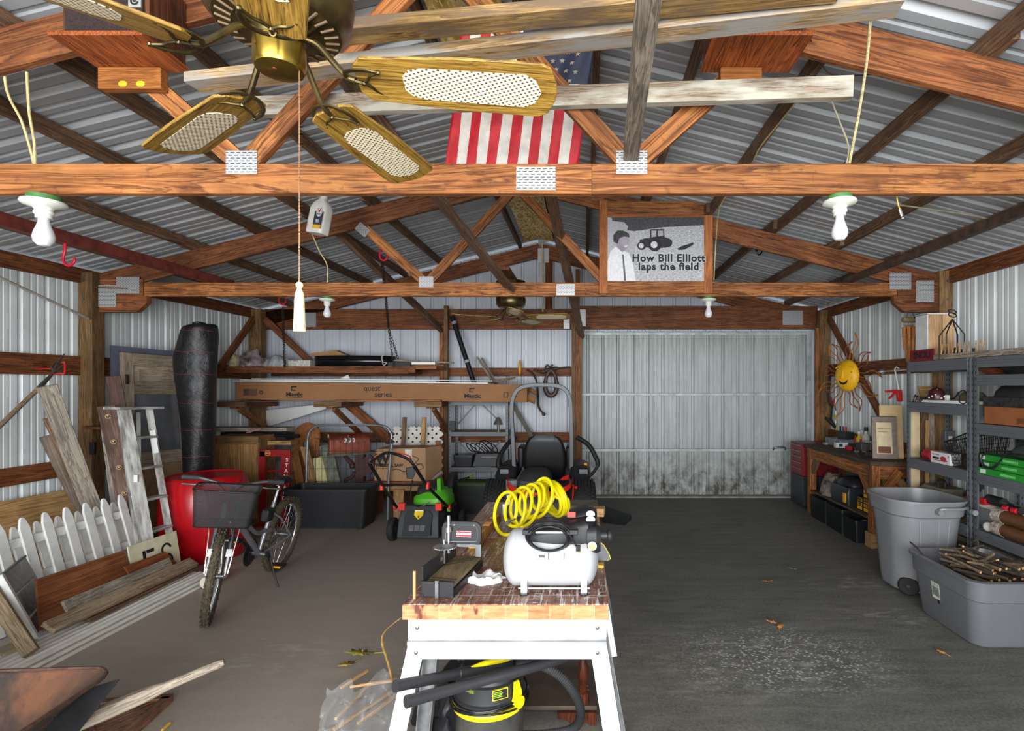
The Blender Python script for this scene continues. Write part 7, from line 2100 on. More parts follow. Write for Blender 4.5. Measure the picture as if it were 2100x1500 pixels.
for k, (px, lab) in enumerate(((829, 'left upright brown stake in front of the white lattice'), (869, 'right upright brown stake in front of the white lattice'))):
    o = board('garden_stake', (PX(px - 6, 7.3), 7.20, 0.0), P(px + 1, 856, 7.40), 0.055, 0.03, W_TAN if k else W_BRN, up=(0, -1, 0))
    tag(o, lab, 'stake')
# --- tote with a green lid
crate('storage_tote', 'black tote with an olive green lid on the floor beside the mower', 'tote', PX(921, 6.95), PX(1010, 6.95), 7.02, 7.32, 0.0, 0.375, M_((26, 27, 28), 0.6), M_((66, 84, 48), 0.5), 0.93)

# --- battery mower
mw = thing('push_mower', 'black and green battery mower with red latches on the floor by the trough', 'lawn mower', (-1.72, 5.95, 0))
A = tr(PX(858, 5.75), 5.72, 0) @ rz(-1)
MD = M_((44, 45, 47), 0.45, 0, 0.06)
MB(A).loft([rrect(0.46, 0.72, 0.10, 0.06, (0.02, 0.42)), rrect(0.50, 0.76, 0.12, 0.14, (0.02, 0.42)), rrect(0.46, 0.70, 0.14, 0.28, (0.02, 0.44)), rrect(0.30, 0.44, 0.12, 0.33, (0.02, 0.46))]).build('deck', BLACK, mw)
rf_ = MB(A).loft([[V(-0.23, 0.0, 0.05), V(0.23, 0.0, 0.05), V(0.23, 0.03, 0.05), V(-0.23, 0.03, 0.05)], [V(-0.22, 0.02, 0.22), V(0.22, 0.02, 0.22), V(0.22, 0.06, 0.22), V(-0.22, 0.06, 0.22)], [V(-0.20, 0.10, 0.385), V(0.20, 0.10, 0.385), V(0.20, 0.14, 0.385), V(-0.20, 0.14, 0.385)]]).build('rear_flap', MD, mw, bev=0.012)
B2 = A @ frame((0, 0.045, 0.27), (1, 0, 0), (0, 0.43, 0.9))
MB(B2).prism([(-0.15, -0.20), (0.15, -0.20), (0.15, 0.02), (0.11, 0.07), (-0.11, 0.07), (-0.15, 0.02)], 0.004, 0.014).build('raised_panel', M_((36, 37, 39), 0.5), rf_, bev=0.004)
sg_ = MB(B2).prism([(-0.048, 0.07), (-0.048, 0.015), (0, -0.03), (0.048, 0.015), (0.048, 0.07)], 0.014, 0.017).build('warning_label', M_((222, 196, 30), 0.4), rf_)
MB(B2).prism([(-0.044, 0.058), (-0.044, 0.068), (0.044, 0.068), (0.044, 0.058)][::-1], 0.017, 0.018).build('label_band', M_((226, 226, 220), 0.5), sg_)
MB(B2).prism([(-0.012, 0.0), (0.0, -0.018), (0.012, 0.0), (0, 0.016)], 0.017, 0.018).build('label_symbol', M_((170, 40, 30), 0.5), sg_)
for k in range(3):
    MB(B2).prism([(-0.085 + 0.058 * k, -0.15), (-0.035 + 0.058 * k, -0.15), (-0.035 + 0.058 * k, -0.09), (-0.085 + 0.058 * k, -0.09)], 0.014, 0.0155).build('label_panel', M_((92, 92, 94), 0.5), rf_)
RL = M_((226, 52, 44), 0.4)
for s in (-1, 1):
    MB(A).box((s * 0.20 - 0.035, 0.075, 0.33), (s * 0.20 + 0.035, 0.12, 0.41)).build('latch', RL, mw, bev=0.006)
    MB(A).cyl((s * 0.285, 0.16, 0.35), (s * 0.31, 0.16, 0.35), 0.028, n=12).build('pivot_knob', RL, mw)
    for y_, r_ in ((0.10, 0.125), (0.74, 0.10)):
        w_ = MB(A).lathe([(0.05, -0.028), (r_ - 0.012, -0.032), (r_, -0.02), (r_, 0.02), (r_ - 0.012, 0.032), (0.05, 0.028)], (s * 0.30, y_, r_), 28, 'x').build('wheel', RUBBER, mw)
        MB(A).lathe([(0.0, -0.03), (0.055, -0.026), (0.055, 0.026), (0.0, 0.03)], (s * 0.30, y_, r_), 16, 'x').build('hub_cap', M_((66, 66, 68), 0.5), w_)
gc = MB(A).loft([rrect(0.42, 0.44, 0.14, 0.33, (0.04, 0.46)), rrect(0.40, 0.42, 0.13, 0.42, (0.04, 0.46)), rrect(0.26, 0.30, 0.10, 0.50, (0.04, 0.48))]).build('motor_cover', GREEN, mw)
MB(A).loft([rrect(0.26, 0.26, 0.08, 0.43, (0.0, 0.42)), rrect(0.26, 0.26, 0.08, 0.52, (0.0, 0.46)), rrect(0.16, 0.18, 0.06, 0.57, (0.0, 0.50))]).build('battery_lid', MD, gc)
MB(A).hexa([(0.12, 0.30, 0.40), (0.17, 0.30, 0.40), (0.17, 0.50, 0.40), (0.12, 0.50, 0.40)], [(0.09, 0.40, 0.62), (0.13, 0.40, 0.62), (0.13, 0.48, 0.62), (0.09, 0.48, 0.62)]).build('cover_fin', GREEN, gc)
MB(A).cyl((0.27, 0.20, 0.32), (0.30, 0.20, 0.32), 0.03, n=12).build('height_knob', GREEN, mw)
hs = []
for s in (-1, 1):
    a = A @ V(s * 0.285, 0.16, 0.35)
    hs.append(a)
m0, m1 = P(787, 1000, 5.45), P(876, 998, 5.35)
t0, t1 = P(758, 951, 5.0), P(850, 957, 4.95)
MB().tube([hs[0], m0, t0], 0.0165, 10).build('handle_bar', BLKG, mw)
MB().tube([hs[1], m1, t1], 0.0165, 10).build('handle_bar', BLKG, mw)
MB().tube([m0 + V(0, 0, 0.02), m1 + V(0, 0, 0.02)], 0.013, 10).build('cross_bar', BLKG, mw)
MB().tube(bez([t0, P(766, 944, 4.98), P(790, 930, 4.95), P(812, 932, 4.93), P(838, 943, 4.93), t1], 6), 0.014, 10).build('grip_bar', BLKG, mw)
MB().tube(bez([P(768, 944, 5.02), P(775, 934, 5.02), P(812, 929, 5.0), P(838, 935, 5.0), P(843, 944, 4.98)], 6), 0.007, 6).build('start_lever', ORNG, mw)
MB().loft([rrect(0.09, 0.05, 0.02, 0)[0:0] or [P(x, y, 5.05 + d) for x, y, d in ((832, 960, 0), (848, 957, 0), (852, 972, 0), (846, 983, 0), (834, 982, 0))], [P(x, y, 5.12 + d) for x, y, d in ((832, 960, 0), (848, 957, 0), (852, 972, 0), (846, 983, 0), (834, 982, 0))]]).build('switch_box', BLACK, mw, bev=0.006)
for c in (P(784, 998, 5.42), P(878, 996, 5.32)):
    MB().box(c + V(-0.014, -0.03, -0.035), c + V(0.014, 0.02, 0.035)).build('clamp_lever', RL, mw, bev=0.005)
MB().box(P(757, 951, 4.98), P(765, 940, 5.02)).build('grip_end', BLACK, mw)
MB().tube(bez([P(846, 985, 5.1), P(842, 1010, 5.4), P(845, 1030, 5.6), P(860, 1040, 5.68), P(882, 1030, 5.7)], 6), 0.005, 6).build('control_cable', BLKG, mw)
# --- black edger
eg = thing('lawn_edger', 'black wheeled lawn edger with a long rod handle right of the green mower', 'edger', (PX(918, 6.75), 6.75, 0))
ex = PX(920, 6.75)
MB().loft([rrect(0.14, 0.26, 0.05, 0.14, (ex - 0.02, 6.75)), rrect(0.16, 0.28, 0.06, 0.30, (ex, 6.76)), rrect(0.12, 0.2, 0.05, 0.50, (ex + 0.03, 6.78)), rrect(0.08, 0.1, 0.03, 0.58, (ex + 0.05, 6.80))]).build('motor_body', BLACK, eg)
for dx, dy in ((-0.13, 0.02), (0.09, -0.04)):
    MB().lathe([(0.05, -0.022), (0.13, -0.025), (0.14, 0), (0.13, 0.025), (0.05, 0.022)], (ex + dx, 6.71 + dy, 0.14), 24, 'x').build('wheel', RUBBER, eg)
MB().cyl((ex - 0.14, 6.71, 0.14), (ex + 0.10, 6.68, 0.14), 0.014, n=8).build('axle', STEEL, eg)
MB().tube([P(886, 1001, 6.62), P(930, 988, 6.72), P(965, 979, 6.82)], 0.013, 8).build('rod_handle', BLKG, eg)
MB().cyl(P(962, 980, 6.81), P(972, 977, 6.85), 0.02, n=10).build('handle_end', M_((110, 112, 50), 0.5), eg)
MB().tube([P(932, 990, 6.72), P(925, 1010, 6.72), P(921, 1030, 6.72)], 0.02, 8).build('shaft', BLACK, eg)
MB().box(P(922, 1003, 6.6), P(928, 1008, 6.63)).build('green_switch', GREEN, eg)

# --- zero-turn mower
zt = thing('zero_turn_mower', 'zero-turn ride-on mower with a grey roll bar and red bumper seen from behind', 'ride-on mower', (-0.53, 6.9, 0))
ZK = M_((34, 35, 37), 0.5, 0, 0.08)
ZR = M_((206, 40, 26), 0.35, 0, 0.06)
for x0, x1 in ((-1.19, -0.88), (-0.19, 0.13)):
    xc = (x0 + x1) / 2
    hw = (x1 - x0) / 2
    b = MB().lathe([(0.12, -hw), (0.24, -hw + 0.01), (0.27, -hw + 0.05), (0.278, 0), (0.27, hw - 0.05), (0.24, hw - 0.01), (0.12, hw)], (xc, 6.42, 0.28), 40, 'x')
    for k in range(40):
        a = 2 * math.pi * k / 40
        for j in range(7):
            xx = xc - hw + 0.045 + j * (2 * hw - 0.09) / 6
            aa = a + (0.08 if j % 2 else 0)
            c = V(xx, 6.42 + 0.277 * math.cos(aa), 0.28 + 0.277 * math.sin(aa))
            rd = V(0, math.cos(aa), math.sin(aa))
            b.beam(c - rd * 0.008, c + rd * 0.010, 0.026, 0.026, up=(1, 0, 0))
    w_ = b.build('rear_tyre', RUBBER, zt)
    MB().lathe([(0.0, -hw + 0.03), (0.125, -hw + 0.01), (0.125, hw - 0.01), (0.0, hw - 0.03)], (xc, 6.42, 0.28), 24, 'x').build('wheel_rim', GREY, w_)
    MB().loft([rrect(0.22, 0.62, 0.05, 0.54, (xc + (0.08 if xc < -0.5 else -0.03), 6.72)), rrect(0.26, 0.70, 0.06, 0.60, (xc + (0.08 if xc < -0.5 else -0.03), 6.72)), rrect(0.22, 0.62, 0.06, 0.68, (xc + (0.09 if xc < -0.5 else -0.04), 6.76)), rrect(0.16, 0.5, 0.06, 0.71, (xc + (0.10 if xc < -0.5 else -0.05), 6.78))]).build('fender_console', ZK, zt)
    MB().box((xc - 0.04 + (0.06 if xc < -0.5 else 0), 6.40, 0.615), (xc + 0.06 + (0.06 if xc < -0.5 else 0), 6.42, 0.68)).build('console_plate', M_((98, 99, 101), 0.5), zt)
MB().box((-0.92, 6.05, 0.18), (-0.14, 7.5, 0.36)).build('chassis', ZK, zt, bev=0.01)
MB().loft([rrect(0.36, 0.42, 0.05, 0.36, (-0.58, 6.28)), rrect(0.38, 0.44, 0.05, 0.60, (-0.58, 6.28)), rrect(0.34, 0.38, 0.08, 0.66, (-0.58, 6.30)), rrect(0.24, 0.26, 0.08, 0.70, (-0.58, 6.34))]).build('engine_cover', M_((50, 51, 53), 0.5), zt)
MB().box((-0.755, 6.055, 0.40), (-0.405, 6.075, 0.57)).build('engine_grille', M_((40, 41, 43), 0.5), zt, bev=0.006)
MB().cyl((-0.84, 6.16, 0.40), (-0.84, 6.16, 0.60), 0.07, n=16).build('oil_filter', M_((150, 150, 148), 0.4), zt)
bp = bez([P(1043, 978, 6.1), P(1040, 992, 6.02), P(1052, 1004, 5.95), P(1085, 1014, 5.9), P(1115, 1017, 5.9), P(1145, 1010, 5.92), P(1168, 998, 5.98), P(1175, 982, 6.1)], 6)
b = MB()
loops = []
for p in bp:
    loops.append([p + V(0, 0, -0.032), p + V(0, 0.012, -0.032), p + V(0, 0.012, 0.032), p + V(0, 0, 0.032)])
b.loft(loops).build('rear_bumper', ZR, zt)
MB().hexa([P(1148, 985, 6.15), P(1165, 985, 6.15), P(1165, 985, 6.3), P(1148, 985, 6.3)], [P(1155, 978, 6.2), P(1168, 974, 6.2), P(1168, 974, 6.3), P(1155, 978, 6.3)]).build('bumper_brace', ZR, zt)
# seat
A = tr(PX(1118, 6.75), 6.70, 0) 
def ssec(z, w_, d_, y_, r_=0.06):
    return [V(p.x, p.y + y_, z) for p in rrect(w_, d_, min(r_, d_ / 2.1), 0)]
MB(A).loft([ssec(0.50, 0.40, 0.10, 0.10), ssec(0.56, 0.50, 0.12, 0.07), ssec(0.70, 0.545, 0.13, 0.03), ssec(0.85, 0.53, 0.12, 0.0), ssec(0.98, 0.46, 0.10, -0.03), ssec(1.035, 0.38, 0.09, -0.04), ssec(1.065, 0.26, 0.06, -0.045)]).build('seat_back', BLKG if False else M_((20, 20, 22), 0.45, 0, 0.08, 20), zt)
MB(A).loft([ssec(1.01, 0.24, 0.02, -0.088, 0.008), ssec(1.055, 0.27, 0.03, -0.075, 0.01), ssec(1.072, 0.22, 0.05, -0.055, 0.02)]).build('headrest_trim', M_((76, 78, 82), 0.4), zt)
MB(A).loft([rrect(0.50, 0.50, 0.10, 0.50, (0, 0.32)), rrect(0.52, 0.52, 0.12, 0.58, (0, 0.32)), rrect(0.44, 0.44, 0.12, 0.62, (0, 0.32))]).build('seat_cushion', M_((22, 22, 24), 0.45), zt)
for s in (-1, 1):
    MB(A).loft([ssec(0.66, 0.05, 0.30, 0.20, 0.02), ssec(0.82, 0.07, 0.34, 0.20, 0.03), ssec(0.90, 0.075, 0.34, 0.20, 0.03), ssec(0.93, 0.05, 0.30, 0.20, 0.02)]).build('arm_rest', M_((26, 26, 28), 0.5), zt) if False else MB(tr(s * 0.30, 0, 0) @ A).loft([ssec(0.66, 0.05, 0.30, 0.14, 0.02), ssec(0.78, 0.07, 0.34, 0.14, 0.03), ssec(0.90, 0.075, 0.34, 0.14, 0.03), ssec(0.925, 0.05, 0.30, 0.14, 0.02)]).build('arm_rest', M_((26, 26, 28), 0.5), zt)
# roll bar
RY = 6.55
rp = [V(PX(1056, RY), RY, 0.45), P(1052, 900, RY), P(1049, 850, RY)] + bez([P(1050, 828, RY), P(1054, 812, RY), P(1063, 799, RY), P(1080, 792, RY), P(1100, 790, RY)], 5) + bez([P(1125, 790, RY), P(1148, 793, RY), P(1162, 803, RY), P(1169, 820, RY), P(1171, 845, RY)], 5) + [P(1172, 900, RY), V(PX(1172, RY), RY, 0.45)]
MB().tube(rp, 0.036, 4).build('roll_bar', M_((70, 72, 76), 0.38, 0.2, 0.05), zt, bev=0.006, smooth=50)
LEV = M_((26, 26, 27), 0.6)
lp_ = bez([P(1057, 897, 6.95), P(1040, 912, 6.85), P(1026, 935, 6.75), P(1022, 955, 6.7), P(1032, 972, 6.7), P(1042, 980, 6.72)], 6)
MB().tube(lp_, [0.03] * 20 + [0.02] * (len(lp_) - 20), 10).build('steering_lever', LEV, zt)
lp_ = bez([P(1183, 897, 6.85), P(1207, 913, 6.8), P(1220, 935, 6.75), P(1226, 952, 6.72), P(1218, 968, 6.7), P(1208, 978, 6.7)], 6)
MB().tube(lp_, [0.03] * 20 + [0.02] * (len(lp_) - 20), 10).build('steering_lever', LEV, zt)
MB().ball(P(1201, 953, 6.6), 0.025, n=10).build('amber_knob', M_((236, 150, 30), 0.4), zt)
MB().ball(P(1181, 1000, 6.1), 0.02, n=8).build('red_knob', ZR, zt)
MB().tube([P(1176, 994, 6.1), P(1174, 1040, 6.1)], 0.008, 6).build('lift_rod', ZR, zt)
MB().loft([rrect(1.0, 0.75, 0.2, 0.10, (-0.5, 7.15)), rrect(1.03, 0.78, 0.2, 0.22, (-0.5, 7.15)), rrect(0.95, 0.66, 0.2, 0.27, (-0.5, 7.15))]).build('mowing_deck', ZR, zt)
MB().hexa([P(1236, 1072, 6.55), P(1283, 1080, 6.45), P(1296, 1066, 6.75), P(1240, 1050, 6.95)], [P(1238, 1064, 6.6), P(1281, 1072, 6.5), P(1294, 1056, 6.8), P(1240, 1038, 7.0)]).build('discharge_chute', M_((30, 31, 32), 0.6), zt, bev=0.006)
MB().box(P(1222, 1046, 6.75), P(1240, 1038, 6.85)).build('chute_bracket', ZR, zt, bev=0.004)
for x in (-0.85, -0.22):
    MB().lathe([(0.04, -0.05), (0.13, -0.06), (0.14, 0), (0.13, 0.06), (0.04, 0.05)], (x, 7.62, 0.14), 20, 'x').build('front_caster', RUBBER, zt)
MB().box((-0.80, 7.4, 0.36), (-0.28, 7.62, 0.42)).build('foot_plate', ZK, zt)
# ---------------------------------------------------------------- right-hand side
SX = 3.10
ra_ = rack('steel_rack', 'tall grey slotted steel shelving unit next to the workbench', SX, 3.50, 4.32, 5.17, 1.93, (1.905, 1.525, 0.99, 0.545), True, group=None, lip=0.085)
rb_ = rack('steel_rack', 'tall grey slotted steel shelving unit at the picture edge with the green boxes', SX, 3.50, 3.38, 4.275, 1.93, (1.905, 1.765, 1.383, 0.99, 0.545), True, lip=0.075)
ZA, ZB, ZC, ZD = 1.910, 1.530, 0.995, 0.550
def SL(px, z):                       # point on the shelves' front plane
    y = F * SX / (px - VX)
    return V(SX, y, z)
def sy(px, x=SX):
    return F * x / (px - VX)
def side(o):                         # a sheet that faces the aisle (-X), reading from far to near
    return frame(o, (0, -1, 0), (0, 0, 1))
# top shelf
sg2 = thing('stencil_sign', 'dark red board with black stencilled letters on the top shelf', 'sign', (3.14, 4.86, ZA))
MB().box((3.100, sy(1914, 3.10), ZA), (3.112, sy(1866, 3.10), ZA + 0.105)).build('sign_board', M_((122, 22, 34), 0.6, 0, 0.1), sg2)
text('lettering', 'INDU', side((3.0994, sy(1891, 3.10), ZA + 0.052)), 0.085, INK, sg2, bold=0.003, xs=1.15)
wc = thing('wooden_crate', 'white edged wooden crate standing on end on the top shelf', 'crate', (3.25, 4.97, ZA))
MB().box((3.117, 4.89, ZA), (3.130, 5.06, ZA + 0.43)).build('side_panel', M_((206, 206, 206), 0.6, 0, 0.05), wc)
MB().box((3.368, 4.89, ZA), (3.38, 5.06, ZA + 0.43)).build('side_panel', M_((206, 206, 206), 0.6, 0, 0.05), wc)
MB().box((3.117, 4.89, ZA + 0.425), (3.38, 5.06, ZA + 0.437)).build('end_panel', M_((206, 206, 206), 0.6, 0, 0.05), wc)
pin = wood('pine_slat', (172, 126, 80), (208, 166, 118), (224, 188, 144), 2, 0.6, spots=0.4)
MB().box((3.132, 4.885, ZA), (3.246, 4.90, ZA + 0.423)).build('slat', pin, wc)
MB().box((3.256, 4.885, ZA), (3.366, 4.90, ZA + 0.423)).build('slat', pin, wc)
wh = thing('wire_hanger', 'black wire plant hanger with a double ring standing on the top shelf', 'plant hanger', (3.25, 4.6, ZA))
ap = P(1953, 655, 4.55)
hw_ = MB()
for px, py, dy in ((1926, 690, 0.12), (1941, 685, 0.2), (1964, 688, 0.1), (1978, 686, -0.06)):
    e = P(px, py, 4.55 + dy)
    hw_.tube([ap, e, V(e.x, e.y, ZA + 0.002)], 0.0055, 6)
hw_.build('wire_legs', BLACK, wh)
for dz in (0.0, 0.03):
    MB().tube([ap + V(0.03 * math.cos(a), 0.02 * math.sin(a), 0.035 + dz + 0.02 * math.sin(a)) for a in [2 * math.pi * k / 20 for k in range(20)]], 0.005, 6, closed=True).build('ring', BLACK, wh)
rk = thing('rake_head', 'long wooden rake head with upright pegs lying along the top shelves', 'rake', (3.15, 4.35, ZA))
ya, yb2 = sy(1917, 3.108), sy(2118, 3.108)
board('rake_bar', (3.108, ya, ZA + 0.024), (3.108, yb2, ZA + 0.024), 0.03, 0.045, W_GRY, parent=rk)
for k, px in enumerate((1920, 1930, 1937, 1945, 1953, 1960, 1968, 1976, 1984, 2001, 2008, 2016)):
    y = sy(px, 3.108)
    MB().cyl((3.108, y, ZA + 0.045), (3.112 + 0.008 * (k % 3 - 1), y - 0.01, ZA + 0.135), 0.006, 0.005, 8).build('rake_peg', W_TAN, rk)
for k, (px, w_) in enumerate(((1912, .05), (1936, .06), (1958, .09), (1972, .05), (1996, .05))):
    o = MB().cyl((3.22, sy(px, 3.2) + 0.02, ZA), (3.22, sy(px, 3.2) + 0.02, ZA + 0.05 + 0.02 * (k == 2)), 0.03, 0.02, 10).cyl((3.22, sy(px, 3.2) + 0.02, ZA + 0.05), (3.22, sy(px, 3.2) + 0.02, ZA + 0.085 + 0.02 * (k == 2)), 0.012, n=8).build('pipe_fitting', BLACK)
    tag(o, 'small black pipe fitting lined up behind the rake pegs', 'fitting', 'black fittings behind the rake pegs')
wm2 = thing('wind_chime', 'bamboo wind chime hanging from the truss end beside the wooden crate', 'wind chime', P(1864, 750, 5.36))
a, b = P(1851, 656, 5.36), P(1884, 657, 5.36)
MB().tube([a, b], 0.028, 12).build('bamboo_beam', wood('bamboo', (126, 104, 66), (158, 136, 92), (182, 162, 118), 0, 0.8), wm2)
MB().tube([P(1864, 632, 5.255), a.lerp(b, 0.2)], 0.003, 5).tube([P(1866, 632, 5.255), a.lerp(b, 0.85)], 0.003, 5).build('cord', BLACK, wm2)
BAM = wood('bamboo_tube', (142, 82, 36), (184, 116, 58), (206, 146, 88), 2, 0.8)
for k, (px, t, bt2) in enumerate(((1854, 671, 718), (1859, 667, 742), (1864, 670, 738), (1869, 667, 744), (1875, 670, 722))):
    y = 5.33 + 0.05 * (k % 2)
    p0, p1 = P(px, t, y), P(px + (2 if k < 3 else -3), bt2, y)
    MB().tube([p0, p0.lerp(p1, 0.4), p0.lerp(p1, 0.42), p0.lerp(p1, 0.44), p1], [0.019, 0.019, 0.022, 0.017, 0.015], 10).build('bamboo_tube', BAM, wm2)
# second shelf
o = MB().box((3.12, sy(1989, 3.12), ZB), (3.40, sy(1893, 3.2) , ZB + 0.026)).build('shelf_liner', PLASTW, None, bev=0.003)
tag(o, 'flat white panel lying on the second shelf of the steel rack', 'panel')
o = MB().hexa([(3.18, 5.06, ZB), (3.31, 5.06, ZB), (3.31, 5.08, ZB), (3.18, 5.08, ZB)], [(3.18, 5.12, ZB + 0.15), (3.31, 5.12, ZB + 0.15), (3.31, 5.14, ZB + 0.15), (3.18, 5.14, ZB + 0.15)]).build('wooden_box', W_TAN, None)
tag(o, 'small brown wooden frame standing at the back of the second shelf', 'frame')
orn = thing('garden_ornament', 'dark domed ornament covered in white dots on the second shelf', 'ornament', (3.24, 4.9, ZB))
oc = P(1921, 822, 4.78)
oc.z = ZB + 0.0265
MB().lathe([(0.07, 0.0), (0.078, 0.03), (0.064, 0.075), (0.04, 0.10), (0.012, 0.112), (0.0, 0.125)], oc, 24).build('dome', M_((56, 24, 30), 0.35), orn)
for k in range(26):
    a, zf = k * 2.4, 0.015 + 0.085 * ((k * 7) % 26) / 26
    r_ = 0.0785 if zf < 0.035 else 0.078 - (zf - 0.03) * 0.62
    MB().ball(oc + V(r_ * math.cos(a), r_ * math.sin(a), zf), 0.0075, n=8).build('white_dot', WHITE, orn)
MB().tube(bez([oc + V(0.06, -0.02, 0.02), oc + V(0.12, -0.03, 0.01), oc + V(0.15, -0.05, 0.05), oc + V(0.16, -0.05, 0.075)], 5), 0.006, 6).build('tail', BLACK, orn)
MB().box(oc + V(0.02, -0.10, 0), oc + V(0.05, -0.075, 0.045)).build('ornament_tag', WHITE, orn)
b = MB()
wc0 = P(1884, 822, 4.95)
wc0.z = ZB
for k in range(6):
    b.tube(bez([wc0 + V(0.01 * k - 0.02, 0, 0.03), wc0 + V(0.02 * k - 0.05, -0.03, 0.07 - 0.006 * k), wc0 + V(0.03 * k - 0.09, -0.06 + 0.02 * k, 0.005)], 5), 0.005, 5)
o = b.ball(wc0 + V(0, 0, 0.035), 0.028, 0.02, 0.02, 10).build('wire_insect', M_((60, 44, 40), 0.5, 0.4), None)
tag(o, 'small spidery wire insect at the far end of the second shelf', 'ornament')
bg = thing('tool_pouch', 'olive canvas pouch with black trim at the near end of the second shelf', 'pouch', (3.18, 4.36, ZB + .027))
MB().loft([rrect(0.16, 0.14, 0.04, ZB + 0.0275, (3.20, 4.43)), rrect(0.17, 0.15, 0.05, ZB + 0.07, (3.20, 4.43)), rrect(0.13, 0.12, 0.05, ZB + 0.10, (3.20, 4.43)), rrect(0.06, 0.06, 0.02, ZB + 0.11, (3.20, 4.43))]).build('pouch_body', M_((74, 68, 50), 0.7), bg)
MB().tube(arcpts((3.12, 4.43, ZB + 0.06), 0.055, 0, 360, 20, (0, 1, 0), (0, 0, 1))[:-1], 0.005, 6, closed=True).build('pouch_trim', BLACK, bg)
# third shelf
wb = thing('tool_box_pack', 'white cardboard pack with a red power tool picture on the third shelf', 'box', (3.2, 4.72, ZC))
yq0, yq1 = sy(1948, 3.13), sy(1909, 3.13)
MB().box((3.13, yq0, ZC), (3.23, yq1, ZC + 0.10)).build('pack', M_((222, 220, 220), 0.5, 0, 0.03), wb)
S_ = side((3.1295, (yq0 + yq1) / 2, ZC + 0.05))
MB(S_).prism([(0.0, 0.005), (0.03, 0.02), (0.07, 0.015), (0.075, -0.005), (0.10, -0.02), (0.05, -0.03), (0.01, -0.018)], 0, 0.0008).build('printed_tool', M_((176, 40, 52), 0.5), wb)
MB(S_).box((-0.10, -0.012, 0), (-0.015, 0.006, 0.0008)).build('printed_block', INK, wb)
for k in range(2):
    MB(S_).box((-0.11, 0.024 - 0.05 * k, 0), (-0.01 + 0.05 * k, 0.030 - 0.05 * k, 0.0008)).build('printed_line', M_((150, 50, 60), 0.5), wb)
MB(S_).prism([(0.10, 0.03), (0.115, 0.03), (0.115, 0.015), (0.10, 0.015)], 0, 0.0008).build('printed_mark', M_((190, 90, 100), 0.5), wb)
rt = thing('power_tool', 'red and black power tool left of the white cardboard pack', 'power tool', (3.2, 4.97, ZC))
y0_ = sy(1893, 3.14)
MB().tube([(3.17, y0_ - 0.01, ZC + 0.055), (3.17, y0_ - 0.11, ZC + 0.055)], 0.052, 14).build('tool_body', M_((160, 26, 42), 0.4), rt)
MB().tube([(3.17, y0_ + 0.03, ZC + 0.055), (3.17, y0_ - 0.02, ZC + 0.055)], 0.046, 14).build('tool_grip', BLACK, rt)
MB().box((3.13, y0_ - 0.10, ZC), (3.21, y0_ - 0.05, ZC + 0.02)).build('tool_foot', BLACK, rt)
wk = thing('wire_basket', 'black wire basket tilted on the third shelf beside the shelf post', 'basket', (3.25, 4.45, ZC))
b0, b1 = [V(3.15, 4.58, ZC + .003), V(3.42, 4.58, ZC + .003), V(3.42, 4.38, ZC + .003), V(3.15, 4.38, ZC + .003)], [V(3.12, 4.66, ZC + 0.20), V(3.47, 4.66, ZC + 0.26), V(3.47, 4.36, ZC + 0.34), V(3.12, 4.36, ZC + 0.31)]
q_ = MB()
for i in range(4):
    j = (i + 1) % 4
    for t in [k / 14 for k in range(15)]:
        q_.tube([b0[i].lerp(b0[j], t), b1[i].lerp(b1[j], t)], 0.0022, 4)
    for t in [k / 9 for k in range(1, 9)]:
        q_.tube([b0[i].lerp(b1[i], t), b0[j].lerp(b1[j], t)], 0.0022, 4)
for t in [k / 9 for k in range(1, 9)]:
    q_.tube([b0[0].lerp(b0[1], t), b0[3].lerp(b0[2], t)], 0.0022, 4)
q_.build('wire_sides', BLACK, wk)
MB().tube(b1, 0.006, 6, closed=True).build('basket_rim', BLACK, wk)
rag('rag_bundle', (3.28, 4.48, ZC + 0.008), 0.22, 0.14, 0.13, M_((96, 82, 76), 0.8, 0, 0.5, 16), 'mottled bundle lying inside the black wire basket', 'bundle', 0.04, 14)
for k, (px, py, lab) in enumerate(((1936, 946, 'short wood offcut at the shelf edge under the white pack'), (1962, 950, 'small grey pin on the third shelf by the basket'), (1975, 957, 'black strap end poking over the third shelf edge'))):
    p = G(px, py, ZC + 0.012)
    o = board('small_offcut', p + V(-0.0, 0.05, 0), p + V(0.05, -0.05, 0), 0.012, 0.010, (W_TAN, STEEL, BLACK)[k])
    tag(o, lab, 'scrap')
# lowest shelf
tc2 = thing('tool_case', 'beige and black plastic tool case on the lowest shelf behind the wheeled bin', 'case', (3.3, 4.9, ZD))
MB().loft([rrect(0.26, 0.36, 0.04, ZD, (3.29, 4.93)), rrect(0.27, 0.37, 0.05, ZD + 0.16, (3.29, 4.93)), rrect(0.20, 0.30, 0.04, ZD + 0.21, (3.29, 4.93))]).build('case_body', M_((120, 114, 96), 0.5, 0, 0.08), tc2)
MB().tube(bez([(3.22, 4.80, ZD + 0.20), (3.22, 4.80, ZD + 0.27), (3.24, 4.92, ZD + 0.27), (3.24, 4.92, ZD + 0.20)], 4), 0.012, 8).build('case_handle', BLACK, tc2)
MB().box((3.15, 4.74, ZD + 0.10), (3.162, 5.10, ZD + 0.13)).build('case_band', BLACK, tc2)
m = NT('clear_plastic')
m.b.inputs['Alpha'].default_value = 0.45
CLR = m.done((170, 172, 174), 0.2, 0, 0.6)
ct2 = thing('clear_tote', 'clear plastic tote with a white lid spanning the lowest shelves', 'tote', (3.3, 4.2, ZD))
cc = (3.325, 4.20)
MB().loft([rrect(0.20, 0.60, 0.05, ZD + .002, cc), rrect(0.23, 0.65, 0.05, ZD + 0.155, cc)], True, False).build('tub', CLR, ct2)
